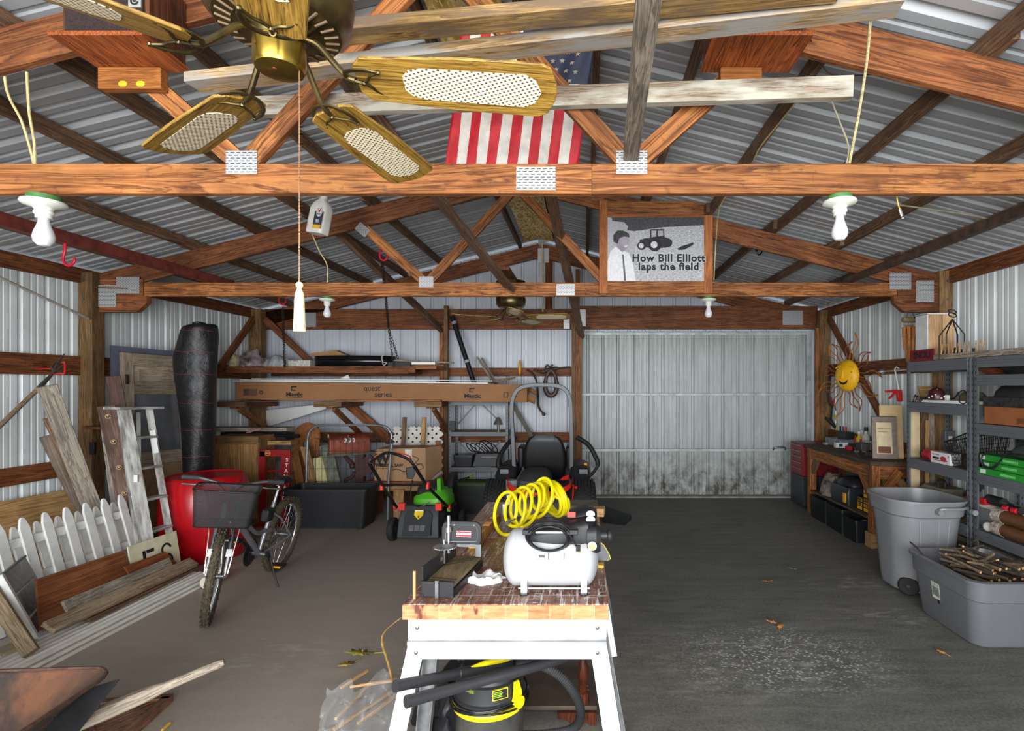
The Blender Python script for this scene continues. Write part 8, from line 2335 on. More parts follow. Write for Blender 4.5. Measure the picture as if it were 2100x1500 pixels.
MB().loft([rrect(0.25, 0.67, 0.05, ZD + 0.155, cc), rrect(0.26, 0.68, 0.05, ZD + 0.172, cc), rrect(0.23, 0.64, 0.05, ZD + 0.185, cc)]).build('lid', PLASTW, ct2)
o = MB().ball((3.135, 4.17, ZD + 0.038), 0.037, n=18).build('ball', M_((214, 214, 200), 0.5), None)
tag(o, 'white ball on the lowest shelf beside the clear tote', 'ball')
for k, (cy, cz, lab) in enumerate(((0, ZD + 0.055, 'lower brown plastic-wrapped tube on the lowest shelf'), (0, ZD + 0.155, 'upper brown plastic-wrapped tube on the lowest shelf'))):
    tu = thing('wrapped_tube', lab, 'tube', (3.15, 3.8, ZD), group='brown wrapped tubes')
    MB().tube([V(3.131, 4.08, cz), V(3.131, 3.42, cz)], 0.05, 20).build('tube_body', M_((92, 58, 34), 0.35, 0, 0.12), tu)
    for yv in (4.04, 3.66):
        lo_ = []
        for j in range(7):
            yy = yv + 0.045 - 0.015 * j
            lo_.append([V(3.131 + (0.052 + 0.005 * mnoise.noise((a * 3, yy * 60, k))) * math.cos(a), yy, cz + (0.052 + 0.004 * mnoise.noise((a * 4, yy * 70, k))) * math.sin(a)) for a in [2 * math.pi * i / 30 for i in range(30)]])
        MB().loft(lo_).build('plastic_wrap', M_((150, 140, 130), 0.12, 0, 0.4, 60), tu)
dr1 = thing('cordless_drill', 'red and black cordless drill lying on the clear tote lid', 'drill', (3.25, 4.25, ZD + 0.186))
lz = ZD + 0.186
MB().tube([(3.22, 4.28, lz + 0.045), (3.22, 4.12, lz + 0.045)], 0.038, 12).build('drill_body', BLACK, dr1)
MB().tube([(3.22, 4.12, lz + 0.045), (3.22, 4.02, lz + 0.045)], [0.02, 0.012], 10).build('drill_chuck', STEEL, dr1)
MB().box((3.17, 4.26, lz), (3.25, 4.31, lz + 0.05)).build('red_battery', M_((196, 32, 40), 0.4), dr1)
dr2 = thing('cordless_drill', 'second red and black tool leaning up at the far end of the tote lid', 'drill', (3.2, 4.45, lz))
MB().tube([(3.20, 4.50, lz + 0.03), (3.20, 4.38, lz + 0.11)], 0.035, 12).build('drill_body', BLACK, dr2)
MB().box((3.17, 4.45, lz), (3.23, 4.50, lz + 0.03)).build('red_battery', M_((196, 32, 40), 0.4), dr2)
MB().box((3.17, 4.34, lz + 0.11), (3.23, 4.39, lz + 0.15)).build('drill_head', BLACK, dr2)
dr3 = thing('cordless_driver', 'red tipped black driver at the near end of the tote lid', 'driver', (3.2, 4.0, lz))
MB().tube([(3.19, 4.05, lz + 0.03), (3.19, 3.92, lz + 0.03)], 0.028, 12).build('driver_body', BLACK, dr3)
for yv in (4.03, 3.95):
    MB().tube([(3.165, yv + 0.02, lz + 0.024), (3.165, yv - 0.02, lz + 0.024)], 0.024, 10).build('red_ring', M_((196, 32, 40), 0.4), dr3)
# near unit
o = MB().loft([rrect(0.24, 0.54, 0.06, 1.772, (3.30, 3.80)), rrect(0.31, 0.72, 0.08, 1.85, (3.30, 3.80)), rrect(0.315, 0.73, 0.08, 1.852, (3.30, 3.80)), rrect(0.22, 0.52, 0.06, 1.782, (3.30, 3.80))]).build('mortar_tray', M_((36, 36, 38), 0.5, 0, 0.15), None)
tag(o, 'black plastic mortar tray on the upper shelf at the picture edge', 'tray')
o = MB().hexa([(3.12, 4.18, 1.772), (3.12, 4.10, 1.772), (3.25, 4.10, 1.772), (3.25, 4.18, 1.772)], [(3.10, 4.235, 1.82), (3.10, 4.12, 1.82), (3.25, 4.12, 1.82), (3.25, 4.235, 1.82)]).build('drawer_front', W_DKB)
tag(o, 'dark brown wooden scrap beside the black mortar tray', 'scrap')
cbx = thing('cardboard_box', 'flat brown cardboard box under a black tray on the shelving at the picture edge', 'box', (3.25, 3.85, 1.39))
MB().box((3.125, 3.42, 1.39), (3.42, 4.20, 1.525)).build('box_body', M_((146, 88, 50), 0.8, 0, 0.06), cbx, bev=0.003)
MB().box((3.1235, 3.80, 1.41), (3.1252, 3.88, 1.45)).build('dark_print', M_((110, 60, 34), 0.8), cbx)
o = MB().box((3.12, 3.42, 1.526), (3.42, 4.21, 1.60)).build('black_tray', M_((38, 38, 40), 0.4, 0, 0.5, 30), None, bev=0.004)
tag(o, 'scuffed black tray lying on the flat brown cardboard box', 'tray')
cap = thing('dome_cover', 'black rounded cover lying on the scuffed black tray', 'cover', (3.2, 4.05, 1.601))
MB().loft([rrect(0.26, 0.42, 0.12, 1.602, (3.26, 3.98)), rrect(0.25, 0.40, 0.12, 1.64, (3.26, 3.98)), rrect(0.18, 0.30, 0.08, 1.68, (3.26, 3.99)), rrect(0.08, 0.14, 0.03, 1.695, (3.26, 4.0))]).build('cover_shell', M_((34, 33, 32), 0.6), cap)
MB().tube(bez([(3.14, 3.95, 1.606), (3.17, 3.95, 1.66), (3.26, 3.95, 1.698)], 5), 0.004, 6).build('cover_seam', M_((80, 78, 74), 0.6), cap)
for k, (x0, y0, y1, h) in enumerate(((3.38, 3.7, 4.18, 0.30), (3.44, 3.45, 4.0, 0.28))):
    o = MB().box((x0, y0, ZC), (x0 + 0.04, y1, ZC + h)).build('foam_panel', M_((74, 75, 78), 0.9, 0, 0.08), None)
    tag(o, ('dark grey foam panel standing behind the green boxes', 'second dark grey foam panel close to the picture edge')[k], 'panel')
GRB = M_((38, 140, 46), 0.4, 0, 0.06)
for k, (dz, dy, lab) in enumerate(((0.0, 0.0, 'bottom green flat carton of the stack on the near shelving'), (0.052, -0.02, 'middle green flat carton of the stack on the near shelving'), (0.104, 0.03, 'topmost green flat carton of the stack under the net bag'))):
    gb = thing('green_carton', lab, 'box', (3.2, 3.9, ZC + dz), group='green flat cartons')
    MB().box((3.095 + 0.01 * k, 3.43, ZC + dz), (3.36, 4.225 + dy - 0.01 * k, ZC + dz + 0.05)).build('carton_body', GRB, gb, bev=0.002)
    yl = 4.17 + dy
    MB().box((3.0938 + 0.01 * k, yl - 0.025, ZC + dz + 0.01), (3.0952 + 0.01 * k, yl + 0.03, ZC + dz + 0.04)).build('white_label', M_((214, 222, 214), 0.5), gb)
    MB().box((3.0938 + 0.01 * k, 3.86, ZC + dz + 0.016), (3.0952 + 0.01 * k, 4.0, ZC + dz + 0.034)).build('pale_print', M_((110, 190, 110), 0.5), gb)
    text('lettering', '8RB', side((3.0945 + 0.01 * k, 3.72 - 0.03 * k, ZC + dz + 0.025)), 0.04, PLASTW, gb, bold=0.002)
nb = thing('net_bag', 'dark mesh bag with a carrying strap slumped on the green cartons', 'bag', (3.25, 3.75, ZC + 0.155))
zt2 = ZC + 0.165
loops = []
for i, (w_, d_, z) in enumerate(((0.26, 0.44, 0.0), (0.28, 0.50, 0.035), (0.24, 0.46, 0.075), (0.16, 0.34, 0.105), (0.07, 0.2, 0.12))):
    loops.append([V(p.x + 0.012 * mnoise.noise((p.x * 9, p.y * 9, i)), p.y + 0.012 * mnoise.noise((p.y * 8, p.x * 9, i + 3)), zt2 + z + 0.012 * (mnoise.noise((p.x * 11, p.y * 7, i)) if i else 0)) for p in rrect(w_, d_, min(w_, d_) * 0.35, 0, (3.215, 3.70), 6)])
m = NT('netting')
v = m.coord((1, 1, 1), False)
ck = m.n('TexChecker', Scale=190.0); m.l(v, ck.inputs['Vector'])
NETM = m.done(m.ramp(ck.outputs['Fac'], [(0.2, (26, 30, 28)), (0.8, (74, 84, 76))]), 0.35)
MB().loft(loops).build('bag_body', NETM, nb, sub=1)
MB().tube([p * 1.0 for p in loops[1]], 0.006, 6, closed=True).build('bag_piping', BLACK, nb)
MB().tube(bez([(3.14, 3.95, zt2 + 0.04), (3.09, 4.10, zt2 + 0.02), (3.075, 4.16, zt2 - 0.03), (3.075, 4.14, zt2 - 0.09), (3.08, 4.06, zt2 - 0.10), (3.085, 4.0, zt2 - 0.05), (3.10, 3.95, zt2 + 0.02), (3.125, 3.90, zt2 + 0.04)], 6), [0.006] * 14 + [0.010] * 16 + [0.006] * 7, 6).build('carry_strap', BLACK, nb)

# lumber under the shelving
for k, (x, z, y0, y1, w_, mt, lab) in enumerate(((3.215, 0.40, 3.3, 5.0, 0.13, W_GRY, 'rough grey board on top of the lumber under the shelving'), (3.36, 0.40, 3.3, 4.9, 0.13, wood('rough_board', (84, 76, 66), (122, 112, 98), (152, 142, 126), 0, 1.0, spots=0.4), 'second rough grey board beside the first under the shelving'), (3.29, 0.355, 3.3, 5.0, 0.24, W_BRN, 'brown board beneath the rough grey boards'))):
    o = board('timber_board', (x, y0, z), (x, y1, z), w_, 0.04, mt)
    tag(o, lab, 'board')
for k, y in enumerate((3.5, 4.7)):
    o = board('timber_block', (3.12, y, 0.166), (3.40, y, 0.166), 0.2, 0.332, W_BRN)
    tag(o, ('timber block under the near end of the stored boards', 'timber block under the far end of the stored boards')[k], 'block')

# --- wheeled bin
bn2 = thing('wheeled_bin', 'grey wheeled rubbish bin with an open top in front of the shelving', 'bin', (2.76, 4.5, 0))
GP = M_((126, 127, 130), 0.35, 0, 0.04, 4)
bc = (2.76, 4.49)
def brr(w_, z, r_, d_=None):
    return rrect(w_, d_ or w_, r_, z, bc, 8)
MB().loft([brr(0.44, 0.03, 0.16), brr(0.46, 0.10, 0.16), brr(0.545, 0.62, 0.18), brr(0.55, 0.635, 0.18), brr(0.59, 0.65, 0.19), brr(0.615, 0.755, 0.20), brr(0.64, 0.758, 0.21), brr(0.64, 0.775, 0.21), brr(0.595, 0.775, 0.19), brr(0.55, 0.62, 0.18), brr(0.42, 0.06, 0.14)]).build('bin_body', GP, bn2)
for dx, w_ in ((-0.13, 0.012), (0.02, 0.008), (0.10, 0.010)):
    MB().hexa([(2.76 + dx * 0.85, 4.49 - 0.232, 0.12), (2.76 + dx * 0.85 + w_, 4.49 - 0.232, 0.12), (2.76 + dx * 0.85 + w_, 4.49 - 0.2, 0.12), (2.76 + dx * 0.85, 4.49 - 0.2, 0.12)], [(2.76 + dx, 4.49 - 0.277, 0.62), (2.76 + dx + w_, 4.49 - 0.277, 0.62), (2.76 + dx + w_, 4.49 - 0.24, 0.62), (2.76 + dx, 4.49 - 0.24, 0.62)]).build('moulded_rib', M_((140, 141, 144), 0.35, 0, 0.03), bn2)
MB().tube(bez([(2.74, 4.165, 0.70), (2.76, 4.15, 0.725), (2.80, 4.14, 0.728), (2.92, 4.15, 0.728), (2.99, 4.20, 0.728), (3.02, 4.23, 0.70)], 6), 0.011, 8).build('moulded_handle', GP, bn2)
for x in (2.75, 3.015):
    MB().cyl((x, 4.18, 0.70), (x - 0.0, 4.14, 0.70), 0.022, n=14).build('handle_pivot', GP, bn2)
A = tr(2.60, 4.31, 0.078) @ rz(-38)
w_ = MB(A).lathe([(0.03, -0.022), (0.066, -0.024), (0.078, -0.012), (0.078, 0.012), (0.066, 0.024), (0.03, 0.022)], (0, 0, 0), 28, 'y').build('wheel', RUBBER, bn2)
MB(A).lathe([(0.0, -0.026), (0.012, -0.026), (0.014, -0.018), (0.045, -0.014), (0.045, 0.014), (0.0, 0.018)], (0, 0, 0), 20, 'y').build('hub_cap', M_((60, 60, 62), 0.4, 0.2), w_)
w_ = MB().lathe([(0.03, -0.022), (0.066, -0.024), (0.078, -0.012), (0.078, 0.012), (0.066, 0.024), (0.03, 0.022)], (2.99, 4.36, 0.078), 28, 'x').build('wheel', RUBBER, bn2)
MB().tube([(2.62, 4.31, 0.085), (2.98, 4.345, 0.085)], 0.007, 8).build('axle', STEEL, bn2)

# --- tote of sticks
tt = thing('storage_tote', 'big grey open tote full of cut sticks in front of the wheeled bin', 'tote', (2.78, 3.73, 0))
tc_ = (2.765, 3.74)
TP = M_((104, 105, 109), 0.3, 0, 0.04, 4)
def trr(w_, d_, z, r_=0.09):
    return rrect(w_, d_, r_, z, tc_, 7)
MB().loft([trr(0.50, 0.60, 0.004), trr(0.52, 0.62, 0.02), trr(0.575, 0.685, 0.30), trr(0.60, 0.71, 0.31), trr(0.61, 0.72, 0.415), trr(0.645, 0.755, 0.42, 0.1), trr(0.65, 0.76, 0.44, 0.1), trr(0.60, 0.71, 0.445), trr(0.56, 0.67, 0.30), trr(0.48, 0.58, 0.02)]).build('tub_body', TP, tt)
MB().hexa([(2.60, 3.377, 0.25), (2.68, 3.377, 0.25), (2.68, 3.41, 0.25), (2.60, 3.41, 0.25)], [(2.58, 3.372, 0.31), (2.68, 3.372, 0.31), (2.68, 3.41, 0.31), (2.58, 3.41, 0.31)])
S_ = frame((2.487, 3.80, 0.215), (0, -1, 0), (-0.03, 0, 0.28))
st3 = MB(S_).box((-0.042, -0.075, 0), (0.042, 0.075, 0.0015)).build('paper_label', M_((206, 206, 196), 0.5), tt)
MB(S_).box((-0.034, -0.02, 0.0015), (0.034, 0.045, 0.002)).build('label_picture', M_((116, 122, 118), 0.5), st3)
MB(S_).box((0.008, -0.066, 0.0015), (0.034, -0.04, 0.002)).build('label_print', INK, st3)
MB(S_).box((-0.034, 0.054, 0.0015), (0.034, 0.068, 0.002)).build('label_band', M_((170, 180, 160), 0.5), st3)
rnd = random.Random(11)
BARK = [M_((72, 58, 44), 0.85, 0, 0.35, 40, 0.3), M_((54, 45, 37), 0.85, 0, 0.35, 40, 0.3), M_((96, 80, 62), 0.85, 0, 0.3, 40, 0.3)]
CUT = M_((206, 158, 106), 0.7)
for k in range(63):
    lay, idx = k // 7, k % 7
    a = math.radians((112, 84, 128, 100, 70, 120, 95, 135, 108)[lay])
    d = V(math.cos(a), math.sin(a), 0)
    pr_d = V(-math.sin(a), math.cos(a), 0)
    r_ = rnd.uniform(0.008, 0.0135)
    L = rnd.uniform(0.22, 0.44)
    off = (idx - 3) * 0.062 + rnd.uniform(-0.012, 0.012)
    c = V(tc_[0] - 0.01, tc_[1], 0.20 + 0.0305 * lay) + pr_d * off + d * rnd.uniform(-0.06, 0.06)
    tz = rnd.uniform(-0.006, 0.006) if lay < 7 else rnd.uniform(-0.01, 0.05)
    p0, p1 = c - d * L / 2, c + d * L / 2 + V(0, 0, tz)
    for p in (p0, p1):
        p.x = min(max(p.x, tc_[0] - 0.255), tc_[0] + 0.255)
        p.y = min(max(p.y, tc_[1] - 0.31), tc_[1] + 0.31)
    mid = p0.lerp(p1, 0.5) + pr_d * rnd.uniform(-.010, .010)
    s_ = thing('stick', 'cut branch lying among the sticks in the grey tote', 'stick', p0, group='cut sticks in the grey tote')
    path = bez([p0, mid, p1], 4)
    bk_ = MB().tube(path, [r_ * (1 - 0.03 * i) for i in range(len(path))], 8)
    if k % 3 == 0:
        q0 = path[5]
        bk_.tube([q0, q0 + d * 0.03 + V(0, 0, 0.018 + r_)], [r_ * 0.5, r_ * 0.25], 6)
    bk_.build('bark', BARK[k % 3], s_)
    e = (path[0] - path[1]).normalized()
    MB().tube([path[0] - e * 0.001, path[0] + e * 0.0012], r_ * 0.86, 8).build('cut_face', CUT, s_)
for k in range(12):
    a = rnd.uniform(0, 6.28)
    r_ = rnd.uniform(0.007, 0.013)
    c = V(tc_[0] + rnd.uniform(-0.14, 0.12), tc_[1] + rnd.uniform(-0.16, 0.18), 0.475 + 0.012 * k % 0.03)
    d = V(math.cos(a), math.sin(a), rnd.uniform(0.15, 0.6)).normalized()
    L = rnd.uniform(0.10, 0.26)
    s_ = thing('stick', 'short cut branch lying askew on top of the sticks in the grey tote', 'stick', c, group='askew sticks on top of the tote')
    path = bez([c, c + d * L * 0.5 + V(0, 0, rnd.uniform(-0.012, 0.012)), c + d * L], 4)
    MB().tube(path, [r_ * (1 - 0.04 * i) for i in range(len(path))], 8).tube([path[4], path[4] + V(d.y * 0.03, -d.x * 0.03, 0.02)], [r_ * 0.5, r_ * 0.3], 6).build('bark', BARK[k % 3], s_)
    MB().tube([path[-1] - d * 0.001, path[-1] + d * 0.0012], r_ * 0.62, 8).build('cut_face', CUT, s_)
p0, p1 = P(1866, 1112, 4.08), P(1900, 1146, 3.90)
s_ = thing('stick', 'longest thin branch poking out over the far rim of the grey tote', 'stick', p0, group='cut sticks in the grey tote')
MB().tube(bez([p0, p0.lerp(p1, 0.5) + V(0, 0, 0.008), p1 + V(0.02, -0.05, -0.06)], 5), 0.006, 7).build('bark', BARK[1], s_)

# --- workbench
wb2 = thing('workbench', 'heavy timber workbench with a dark top under the sun face', 'workbench', (3.22, 6.4, 0))
BZ = 0.90
bx0, bx1, by0, by1 = 2.95, 3.50, 5.50, 7.24
wtop = wood('dark_bench_top', (52, 40, 32), (78, 62, 50), (104, 86, 70), 1, 0.8, spots=0.4)
MB().prism([(bx0, by0 + 0.05), (bx0 + 0.05, by0), (bx1, by0), (bx1, by1), (bx0, by1)], BZ - 0.045, BZ).build('bench_top', wtop, wb2, bev=0.003)
wf = W_FIR
board('front_apron', (bx0 + 0.05, by0 + 0.06, BZ - 0.115), (bx0 + 0.05, by1 - 0.02, BZ - 0.115), 0.04, 0.14, wf, parent=wb2)
board('end_apron', (bx0 + 0.05, by0 + 0.07, BZ - 0.115), (bx1, by0 + 0.07, BZ - 0.115), 0.04, 0.14, wf, parent=wb2)
for y in (by0 + 0.09, by1 - 0.12):
    for x in (bx0 + 0.06, bx1 - 0.05):
        board('leg', (x, y, 0.16 if (y < 6 and x < 3.1) else 0.0), (x, y, BZ - 0.045), 0.085, 0.085, wf, up=(0, 1, 0), parent=wb2)
board('gusset', (bx0 + 0.055, by0 + 0.13, 0.52), (bx0 + 0.055, by0 + 0.36, 0.80), 0.04, 0.10, wf, up=(0, 1, 1), parent=wb2)
board('gusset', (bx0 + 0.10, by0 + 0.05, 0.54), (bx0 + 0.30, by0 + 0.05, 0.80), 0.04, 0.10, wf, up=(1, 0, -1), parent=wb2)
board('gusset', (bx0 + 0.055, by1 - 0.16, 0.55), (bx0 + 0.055, by1 - 0.36, 0.80), 0.04, 0.10, W_BRN, up=(0, 1, 1), parent=wb2)
board('gusset', (bx1 - 0.06, by0 + 0.10, 0.45), (bx1 - 0.30, by0 + 0.10, 0.80), 0.04, 0.09, W_TAN, parent=wb2)
MB().box((bx0 + 0.02, by0 + 0.06, 0.285), (bx1 - 0.02, by1 - 0.1, 0.31)).build('lower_shelf', wood('lower_shelf', (74, 58, 44), (104, 84, 66), (128, 106, 86), 1, 0.8), wb2)
o = board('timber_block', (bx0 + 0.06, by0 + 0.09, 0.08), (bx0 + 0.06 + 0.001, by0 + 0.09, 0.08), 0.1, 0.1, W_TAN) if False else MB().box((bx0 - 0.0, by0 + 0.03, 0.0), (bx0 + 0.14, by0 + 0.16, 0.158)).build('timber_block', W_TAN, None, bev=0.004)
tag(o, 'timber block propping the near workbench leg', 'block')
# drawers chest at the far end
tch = thing('tool_chest', 'dark red tool chest with drawers beyond the workbench end', 'tool chest', (3.2, 7.5, 0))
MB().box((2.95, 7.28, 0.45), (3.44, 7.70, 0.89)).build('chest_body', M_((112, 26, 30), 0.4, 0, 0.08), tch, bev=0.004)
MB().box((2.95, 7.28, 0.04), (3.44, 7.70, 0.445)).build('cabinet_body', M_((44, 46, 50), 0.4), tch, bev=0.004)
for k in range(5):
    dwr = MB().box((2.944, 7.30, 0.475 + 0.08 * k), (2.951, 7.68, 0.545 + 0.08 * k)).build('drawer', M_((124, 30, 34), 0.4, 0, 0.06), tch)
    MB().box((2.936, 7.34, 0.535 + 0.08 * k), (2.945, 7.64, 0.543 + 0.08 * k)).build('drawer_pull', M_((150, 150, 152), 0.3, 0.6), dwr)
# things on the bench
def B_(px, py):
    return G(px, py, BZ)
o = MB().box((3.20, 6.75, BZ), (3.42, 7.15, BZ + 0.10)).build('parts_tray', M_((112, 118, 124), 0.3, 0, 0.2), None, bev=0.01)
tag(o, 'cloudy grey parts tray at the far corner of the workbench', 'tray')
sh2 = thing('screwdriver_holder', 'black holder full of screwdrivers standing on the workbench corner', 'tool holder', (3.42, 7.0, BZ + .10))
MB().box((3.30, 6.82, BZ + 0.101), (3.42, 7.02, BZ + 0.19)).build('holder_block', BLACK, sh2, bev=0.004)
for k in range(5):
    c = V(3.33 + 0.02 * (k % 2), 6.85 + 0.037 * k, BZ + 0.19)
    MB().cyl(c, c + V(0, 0, 0.065), 0.011, 0.009, 8).build('screwdriver_handle', (M_((176, 30, 36), 0.4), BLACK, M_((50, 70, 110), 0.4))[k % 3], sh2)
def can(name, label, cat, px, py, r_, h, mat, cap=None, caph=0.03, group=None):
    p = V((px - VX) * py / F, py, BZ)
    t = thing(name, label, cat, p, group=group)
    MB().lathe([(0.0, 0.0), (r_, 0.0), (r_, h * 0.72), (r_ * 0.45, h * 0.88), (r_ * 0.4, h), (0.0, h)], p, 16).build('bottle_body', mat, t)
    if cap:
        MB().cyl(p + V(0, 0, h), p + V(0, 0, h + caph), r_ * 0.5, n=12).build('bottle_cap', cap, t)
    return t
can('bottle', 'yellow bottle standing among the clutter on the workbench', 'bottle', 1762, 6.6, 0.035, 0.19, M_((204, 186, 60), 0.35), WHITE)
can('bottle', 'tall pale bottle with a black cap on the workbench', 'bottle', 1776, 6.5, 0.045, 0.23, M_((198, 194, 184), 0.45), BLACK, 0.05)
can('can', 'small red can beside the yellow bottle on the workbench', 'can', 1755, 6.75, 0.03, 0.15, M_((170, 50, 40), 0.4), None)
can('bottle', 'stubby white bottle behind the yellow one on the workbench', 'bottle', 1767, 6.72, 0.035, 0.19, WHITE, WHITE)
for k, (px, py, w_, h, mt, lab) in enumerate(((1727, 6.74, 0.15, 0.065, M_((214, 214, 214), 0.5), 'white small carton with dark print near the front of the workbench'), (1782, 6.28, 0.10, 0.13, M_((214, 200, 196), 0.5), 'red and white carton behind the drill on the workbench'), (1742, 6.9, 0.12, 0.09, M_((190, 196, 200), 0.4), 'pale plastic blister pack on the workbench'), (1701, 7.08, 0.12, 0.03, M_((140, 146, 130), 0.5), 'flat pale packet at the far end of the workbench'))):
    p = V((px - VX) * py / F, py, BZ)
    bxs = thing('small_carton', lab, 'box', p)
    MB().box(p + V(-w_ / 2, 0, 0), p + V(w_ / 2, 0.06, h)).build('carton_body', mt, bxs)
    MB().box(p + V(-w_ * 0.25 if k != 1 else -w_ * 0.42, -0.0008, h * 0.2), p + V(w_ * 0.05 if k != 1 else w_ * 0.42, 0.0, h * 0.8)).build('carton_print', (M_((40, 44, 70), 0.5), M_((180, 40, 44), 0.5), M_((120, 130, 140), 0.5), M_((206, 190, 80), 0.5))[k], bxs)
for k, (px, lab) in enumerate(((1791, 'left white capped tube right of the tall pale bottle'), (1797, 'middle white capped tube right of the tall pale bottle'), (1803, 'rightmost white capped tube right of the tall pale bottle'))):
    p = V((px - VX) * 6.3 / F, 6.3, BZ)
    o = MB().tube([p, p + V(0, 0, 0.115)], 0.016, 10).build('small_tube', M_((196, 196, 196), 0.4) if k != 1 else M_((90, 92, 96), 0.4))
    tag(o, lab, 'tube', 'small tubes on the workbench')
dl3 = thing('cordless_drill', 'red and black drill lying on the front of the workbench', 'drill', B_(1752, 922))
p = B_(1752, 923)
MB().tube([p + V(-0.06, 0.02, 0.04), p + V(0.08, 0.0, 0.04)], 0.038, 10).build('drill_body', BLACK, dl3)
MB().box(p + V(-0.09, -0.02, 0), p + V(-0.03, 0.05, 0.045)).build('red_battery', M_((186, 34, 40), 0.4), dl3)
MB().tube([p + V(0.07, 0.0, 0.05), p + V(0.09, 0.0, 0.13)], 0.02, 8).build('red_grip', M_((186, 34, 40), 0.4), dl3)
vs = thing('bench_vice', 'dark green-grey bench vice at the near front of the workbench', 'vice', B_(1790, 940))
p = B_(1792, 936)
VM = M_((48, 46, 40), 0.5, 0.3, 0.15)
MB().loft([rrect(0.15, 0.13, 0.03, BZ, (p.x, p.y + 0.02)), rrect(0.12, 0.10, 0.03, BZ + 0.05, (p.x, p.y + 0.02)), rrect(0.16, 0.14, 0.04, BZ + 0.07, (p.x, p.y + 0.02)), rrect(0.15, 0.12, 0.04, BZ + 0.14, (p.x, p.y + 0.03))]).build('vice_body', VM, vs)
MB().box(p + V(-0.16, -0.04, 0.06), p + V(-0.07, 0.08, 0.15)).build('vice_jaw', VM, vs, bev=0.006)
MB().tube([p + V(-0.16, 0.02, 0.05), p + V(-0.20, 0.02, 0.05)], 0.016, 10).tube([p + V(-0.19, -0.04, 0.0), p + V(-0.19, 0.05, 0.09)], 0.007, 6).build('vice_screw', STEEL, vs)
MB().box(p + V(0.05, -0.03, 0.0), p + V(0.16, 0.05, 0.055)).build('vice_base', VM, vs, bev=0.008)
pf = thing('picture_frame', 'grey wooden frame with cream panels leaning on the workbench by the shelving', 'frame', (3.3, 5.7, BZ))
A = frame(V(3.09, 5.76, BZ + 0.002), V(0.22, -0.08, 0), V(0.10, 0.06, 0.43))
for a, b in (((0, 0), (0.04, 0.45)), ((0.19, 0), (0.235, 0.45)), ((0.04, 0), (0.19, 0.05)), ((0.04, 0.39), (0.19, 0.45))):
    MB(A).box((a[0], a[1], -0.008), (b[0], b[1], 0.008)).build('frame_side', M_((118, 106, 94), 0.6, 0, 0.12, 20), pf)
MB(A).box((0.04, 0.05, -0.006), (0.19, 0.39, 0.002)).build('cream_panel', M_((196, 176, 140), 0.6), pf)
for a, b, mt in (((0.055, 0.06), (0.175, 0.13), M_((104, 54, 30), 0.6)), ((0.05, 0.32), (0.18, 0.325), M_((110, 96, 80), 0.6)), ((0.055, 0.29), (0.15, 0.295), M_((110, 96, 80), 0.6)), ((0.06, 0.14), (0.14, 0.27), M_((206, 188, 152), 0.6))):
    MB(A).box((a[0], a[1], 0.002), (b[0], b[1], 0.005)).build('panel_inset', mt, pf)
MB(A).box((-0.006, -0.002, -0.012), (0.0, 0.455, 0.010)).box((-0.006, 0.45, -0.012), (0.235, 0.456, 0.010)).build('dark_edge', BLACK, pf)
A = frame(V(3.20, 5.80, BZ + 0.002), V(0.22, -0.08, 0), V(0.10, 0.05, 0.43))
o = MB(A).box((0, 0, -0.03), (0.22, 0.58, -0.015)).build('plywood_offcut', M_((206, 176, 128), 0.6, 0, 0.06), None)
tag(o, 'pale wooden panel standing behind the grey picture frame', 'panel')
o = MB().beam(B_(1826, 937) + V(0, 0, 0.012), B_(1862, 938) + V(0, 0, 0.012), 0.05, 0.02).build('orange_tool', ORNG)
tag(o, 'bright orange tool handle lying on the near end of the workbench', 'tool')
# under the bench
o = MB().box((3.36, 5.9, 0.315), (3.38, 6.9, 0.75)).build('flat_panel', M_((110, 106, 92), 0.7, 0, 0.06), None)
tag(o, 'grey-green flat panel standing on the lower shelf of the workbench', 'panel')
rag('plastic_bag', (3.10, 6.72, 0.312), 0.24, 0.36, 0.28, M_((108, 96, 86), 0.25, 0, 0.5, 14), 'brownish plastic bag on the lower shelf at the far workbench leg', 'bag', 0.07, 11, ragged=0.4)
tbx = thing('tool_box', 'black tool box with a yellow latch on the lower workbench shelf', 'tool box', (3.1, 6.2, 0.311))
MB().loft([rrect(0.22, 0.42, 0.03, 0.312, (3.08, 6.28)), rrect(0.24, 0.44, 0.03, 0.46, (3.08, 6.28)), rrect(0.20, 0.40, 0.03, 0.52, (3.08, 6.28))]).build('case_body', M_((38, 42, 48), 0.4), tbx)
MB().box((2.945, 6.08, 0.35), (2.965, 6.14, 0.46)).build('yellow_latch', M_((226, 160, 30), 0.4), tbx, bev=0.006)
rag('black_bag', (3.12, 6.30, 0.522), 0.26, 0.42, 0.09, M_((36, 36, 40), 0.4, 0, 0.2), 'flattened black bag lying on the black tool box', 'bag', 0.04, 12)
DY, DB = M_((236, 178, 20), 0.4, 0, 0.05), M_((28, 26, 24), 0.5)
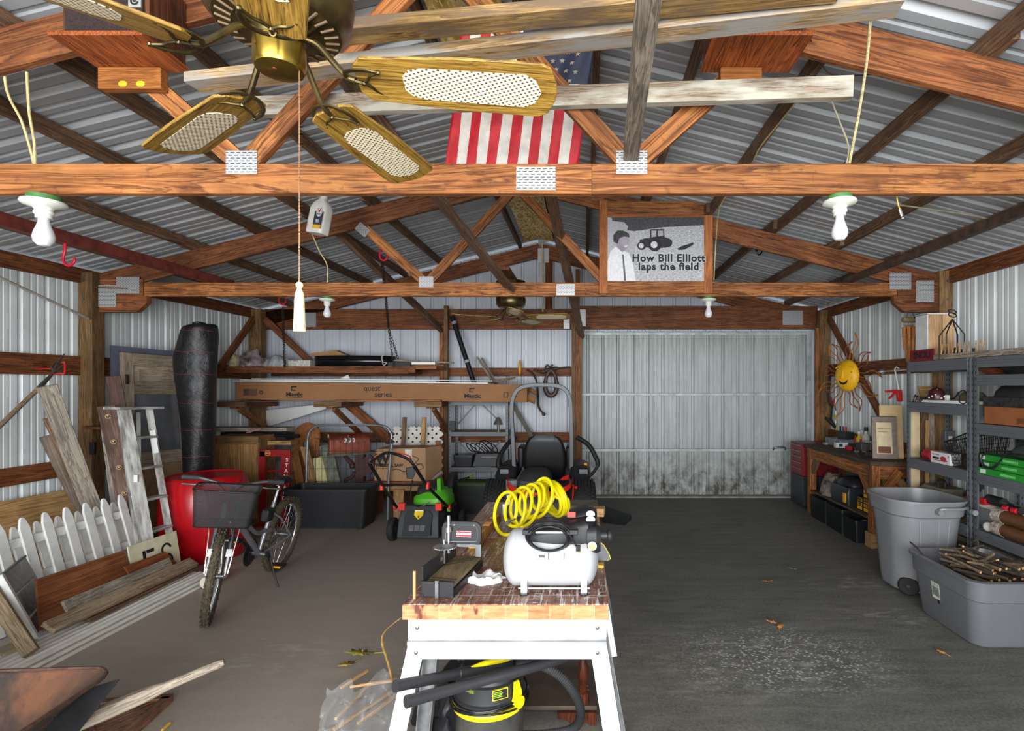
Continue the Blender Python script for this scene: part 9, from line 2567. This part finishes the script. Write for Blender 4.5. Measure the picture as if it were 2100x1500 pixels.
for k, (y0, y1, z0, z1, lab) in enumerate(((5.86, 5.98, 0.312, 0.46, 'short black and yellow power tool carton on the lower workbench shelf'), (5.66, 5.84, 0.312, 0.465, 'lower of two stacked black and yellow cartons beside the bench leg'), (5.66, 5.84, 0.466, 0.62, 'upper of two stacked black and yellow cartons beside the bench leg'))):
    dx_ = thing('tool_carton', lab, 'box', (3.05, (y0 + y1) / 2, z0), group='black and yellow tool cartons')
    MB().box((3.03, y0, z0), (3.165, y1, z1)).build('carton_body', DB, dx_)
    h = z1 - z0
    for j, (a, b) in enumerate(((0.66, 0.92), (0.36, 0.56), (0.06, 0.28))):
        MB().box((3.028, y0 + 0.008, z0 + h * a), (3.0305, y1 - 0.008, z0 + h * b)).build('yellow_band', DY, dx_)
    text('lettering', 'DEWALT', side((3.0272, (y0 + y1) / 2, z0 + h * 0.79)), 0.04, INK, dx_, bold=0.002, xs=(y1 - y0) / 0.17 * 0.9)
    text('lettering', 'ATOMIC', side((3.0272, (y0 + y1) / 2, z0 + h * 0.46)), 0.032, INK, dx_, bold=0.001, xs=(y1 - y0) / 0.17 * 0.9)
o = MB().box((3.17, 5.72, 0.312), (3.30, 5.98, 0.70)).build('cardboard_box', CARD)
tag(o, 'tall plain brown carton behind the black and yellow cartons', 'box')
yb_ = thing('tool_carton', 'yellow and red carton on the lower shelf at the near bench end', 'box', (3.3, 5.62, 0.312))
MB().box((3.16, 5.65, 0.312), (3.31, 5.695, 0.64)).build('carton_body', DY, yb_)
MB().box((3.31, 5.65, 0.312), (3.42, 5.695, 0.64)).build('red_end', M_((190, 30, 40), 0.4), yb_)
MB().prism([(3.2, 0.50), (3.29, 0.56), (3.27, 0.60), (3.19, 0.57)], -0.001, 0.001, frame((0, 5.649, 0), (1, 0, 0), (0, 0, 1))).build('printed_tool', DB, yb_)
text('lettering', 'ELi', FRONT((3.365, 5.649, 0.55)), 0.06, PLASTW, yb_, bold=0.002)
for k, (y0, y1, lab) in enumerate(((6.50, 6.95, 'black storage crate on the floor at the far end under the workbench'), (6.06, 6.48, 'black storage crate on the floor under the middle of the workbench'), (5.72, 6.02, 'black open crate on the floor beside the near workbench leg'))):
    crate('storage_crate', lab, 'crate', 2.90 - 0.01 * k, 3.30, y0, y1, 0.0, 0.275 - 0.035 * (k == 2), M_((24, 26, 29), 0.4, 0, 0.08), None, 0.94, 'black crates under the workbench')
    xx = 2.90 - 0.01 * k
    for yy in ((y0 + y1) / 2,):
        MB()
rag('white_rag', (3.08, 5.87, 0.012), 0.2, 0.2, 0.19, M_((150, 152, 146), 0.7), 'pale crumpled rag inside the open crate by the bench leg', 'rag', 0.04, 12)

# --- on the right wall
su = thing('sun_ornament', 'smiling yellow metal sun with curly wire rays on the wall above the workbench', 'wall ornament', (3.40, 7.1, 1.8))
sc_ = P(1738, 771, 6.65)
SM = frame(sc_, (0.42, -0.91, 0), (0, 0, 1))
SY = M_((228, 172, 24), 0.45, 0, 0.08, 6)
fl_ = []
R_ = 0.196
for t, zz in ((1.0, 0.0), (0.97, 0.018), (0.85, 0.045), (0.6, 0.068), (0.3, 0.08), (0.05, 0.083)):
    fl_.append([SM @ V(R_ * t * 0.86 * math.cos(a), R_ * t * math.sin(a), zz) for a in [2 * math.pi * k / 40 for k in range(40)]])
MB().loft(fl_).build('sun_face', SY, su)
MB(SM).loft([[V(x * w_, y, z) for x, z in ((-1, -0.01), (-0.4, 0.018), (0.4, 0.018), (1, -0.01))] for y, w_, z_ in ((0.06, 0.012, 0), (0.0, 0.018, 0), (-0.045, 0.03, 0), (-0.055, 0.02, 0))]) 
MB(SM).loft([[V(-0.012, 0.07, 0.068), V(0.012, 0.07, 0.068), V(0.0, 0.07, 0.085)], [V(-0.02, 0.0, 0.072), V(0.02, 0.0, 0.072), V(0, 0.0, 0.105)], [V(-0.03, -0.03, 0.07), V(0.03, -0.03, 0.07), V(0, -0.03, 0.115)], [V(-0.02, -0.042, 0.07), V(0.02, -0.042, 0.07), V(0, -0.042, 0.09)]]).build('nose', SY, su)
for s in (-1, 1):
    MB(SM).tube([V(s * (0.075 + 0.04 * math.cos(a)), 0.055 + 0.022 * math.sin(a), 0.064) for a in [math.pi + math.pi * k / 10 for k in range(11)]], 0.005, 6).build('closed_eye', M_((150, 108, 20), 0.5), su)
    MB(SM).tube([V(s * (0.078 + 0.05 * math.cos(a)), 0.085 + 0.03 * math.sin(a), 0.056) for a in [0.3 + 2.4 * k / 10 for k in range(11)]], 0.006, 6).build('brow', SY, su)
    MB(SM).ball((s * 0.09, -0.03, 0.05), 0.035, 0.03, 0.02, 12).build('cheek', SY, su)
MB(SM).prism([(-0.065, -0.062), (0.07, -0.052), (0.045, -0.095), (0.0, -0.115), (-0.045, -0.10)], 0.055, 0.075).build('mouth', M_((54, 34, 26), 0.6), su)
MB(SM).tube(bez([V(-0.075, -0.06, 0.06), V(-0.04, -0.11, 0.064), V(0.0, -0.128, 0.064), V(0.05, -0.105, 0.06), V(0.08, -0.05, 0.058)], 5), 0.006, 6).build('lip', SY, su)
for k in range(17):
    a = 2 * math.pi * k / 17 + 0.1
    L = (0.30, 0.20, 0.24)[k % 3] * (1.15 if abs(math.sin(a)) > 0.8 else 1)
    rd = lambda t, o_: V((0.86 * R_ * 0.98 + L * t) * math.cos(a) - o_ * math.sin(a), (R_ * 0.98 + L * t) * math.sin(a) + o_ * math.cos(a), 0.005)
    s = 1 if k % 2 else -1
    pts_ = [rd(-0.05, 0.03 * s), rd(0.25, 0.05 * s), rd(0.5, 0.035 * s), rd(0.75, 0.03 * s), rd(1.0, 0.075 * s), rd(0.72, -0.01 * s), rd(0.5, -0.02 * s), rd(0.25, 0.0), rd(-0.05, -0.025 * s)]
    MB(SM).tube(bez(pts_, 4), 0.0058, 5).build('wire_ray', M_((140, 80, 46), 0.5, 0.2) if k % 3 else M_((176, 112, 44), 0.5, 0.2), su)
MB().tube([sc_ + V(0.01, 0.01, 0.0), V(XR - 0.005, sc_.y + 0.05, sc_.z + 0.02)], 0.006, 6).build('wall_peg', STEEL, su)
bc2 = thing('bar_clamp', 'long steel bar clamp fixed along the wall girt', 'clamp', P(1797, 757, 6.4))
MB().tube([(3.485, 6.36, 1.845), (3.485, 5.45, 1.87)], 0.011, 10).build('bar', CHROME, bc2)
MB().tube([(3.485, 6.30, 1.845), (3.485, 6.285, 1.845)], 0.03, 10).build('collar', CHROME, bc2)
cg = thing('caulking_gun', 'red caulking gun hanging upside down from the bar clamp', 'caulking gun', P(1835, 800, 6.03))
CR = M_((206, 34, 40), 0.4)
c0 = P(1835, 757, 6.02)
c1 = P(1843, 800, 5.98)
MB().tube([c0, c1], 0.008, 8).build('push_rod', PLASTW, cg)
MB().tube(bez([c0, c0 + V(0.02, 0, 0.02), c0 + V(0.05, 0.0, 0.0)], 4), 0.007, 8).build('rod_hook', PLASTW, cg)
MB().loft([[V(c1.x - 0.03, c1.y - 0.02, c1.z), V(c1.x + 0.03, c1.y - 0.02, c1.z), V(c1.x + 0.03, c1.y + 0.02, c1.z), V(c1.x - 0.03, c1.y + 0.02, c1.z)], [V(c1.x - 0.01, c1.y - 0.02, c1.z - 0.13), V(c1.x + 0.035, c1.y - 0.02, c1.z - 0.13), V(c1.x + 0.035, c1.y + 0.02, c1.z - 0.13), V(c1.x - 0.01, c1.y + 0.02, c1.z - 0.13)]]).build('barrel', CR, cg, bev=0.006)
MB().beam(c1 + V(-0.02, 0, -0.01), c1 + V(-0.15, 0, -0.018), 0.03, 0.025).build('grip', CR, cg, bev=0.006)
MB().beam(c1 + V(-0.03, 0, -0.02), c1 + V(-0.11, 0, -0.10), 0.022, 0.02).build('trigger', CR, cg, bev=0.005)
# corner post tools
h = thing('hose_loop', 'black and red hose hung in a loop on the corner post', 'hose', P(1710, 830, 7.7))
MB().tube(bez([P(1722, 765, 7.72), P(1704, 764, 7.72), P(1700, 790, 7.7), P(1699, 815, 7.7), P(1705, 832, 7.7), P(1714, 820, 7.7), P(1712, 790, 7.7), P(1718, 775, 7.7)], 6), 0.016, 8).build('hose_line', BLACK, h)
MB().tube(bez([P(1703, 815, 7.68), P(1706, 830, 7.68), P(1713, 818, 7.68)], 6), 0.017, 8).build('red_bend', M_((120, 44, 40), 0.5), h)
sr = thing('loppers', 'yellow and black loppers hung on the corner post', 'loppers', P(1708, 875, 7.62))
MB().tube([P(1707, 830, 7.66), P(1704, 860, 7.66), P(1717, 882, 7.64)], 0.014, 8).build('handle_loop', BLACK, sr)
MB().beam(P(1694, 857, 7.64), P(1714, 878, 7.64), 0.05, 0.03).build('black_blade', BLACK, sr)
MB().tube(bez([P(1711, 852, 7.62), P(1718, 866, 7.62), P(1715, 884, 7.62)], 5), [0.014] * 6 + [0.022] * 4 + [0.014], 8).build('yellow_grip', M_((196, 176, 60), 0.5), sr)
# boards standing behind the shelving
for k, (px, top, x_, w_, mt, lab) in enumerate(((1874, 843, 3.19, 0.09, M_((206, 184, 146), 0.6, 0, 0.06), 'pale cream board standing behind the shelving unit'), (1890, 845, 3.27, 0.10, W_BRN, 'brown board standing right of the pale cream board behind the shelving'), (1899, 862, 3.31, 0.03, W_TAN, 'narrow orange stick in front of the boards behind the shelving'), (1910, 848, 3.38, 0.08, W_GRY, 'grey board leaning at the post behind the shelving'))):
    y = 5.25 + 0.03 * (k % 2) + (0.0 if k != 2 else -0.04)
    p = P(px, top, y)
    o = board('timber_board', (p.x, y - 0.02, 0.0), (p.x + 0.01, y, p.z), w_, 0.022, mt, up=(0, -1, 0))
    tag(o, lab, 'board')
ou = thing('outlet_box', 'grey electrical box with a switch on the post behind the shelving', 'electrical box', (3.42, 5.17, 1.2))
a, b = P(1936, 912, 5.16), P(1948, 888, 5.16)
MB().box((3.445, 5.13, 1.10), (3.54, 5.188, 1.25)).build('box_body', M_((116, 118, 124), 0.4, 0.3), ou, bev=0.004)
MB().box((3.475, 5.126, 1.14), (3.51, 5.131, 1.20)).build('switch_plate', WHITE, ou)
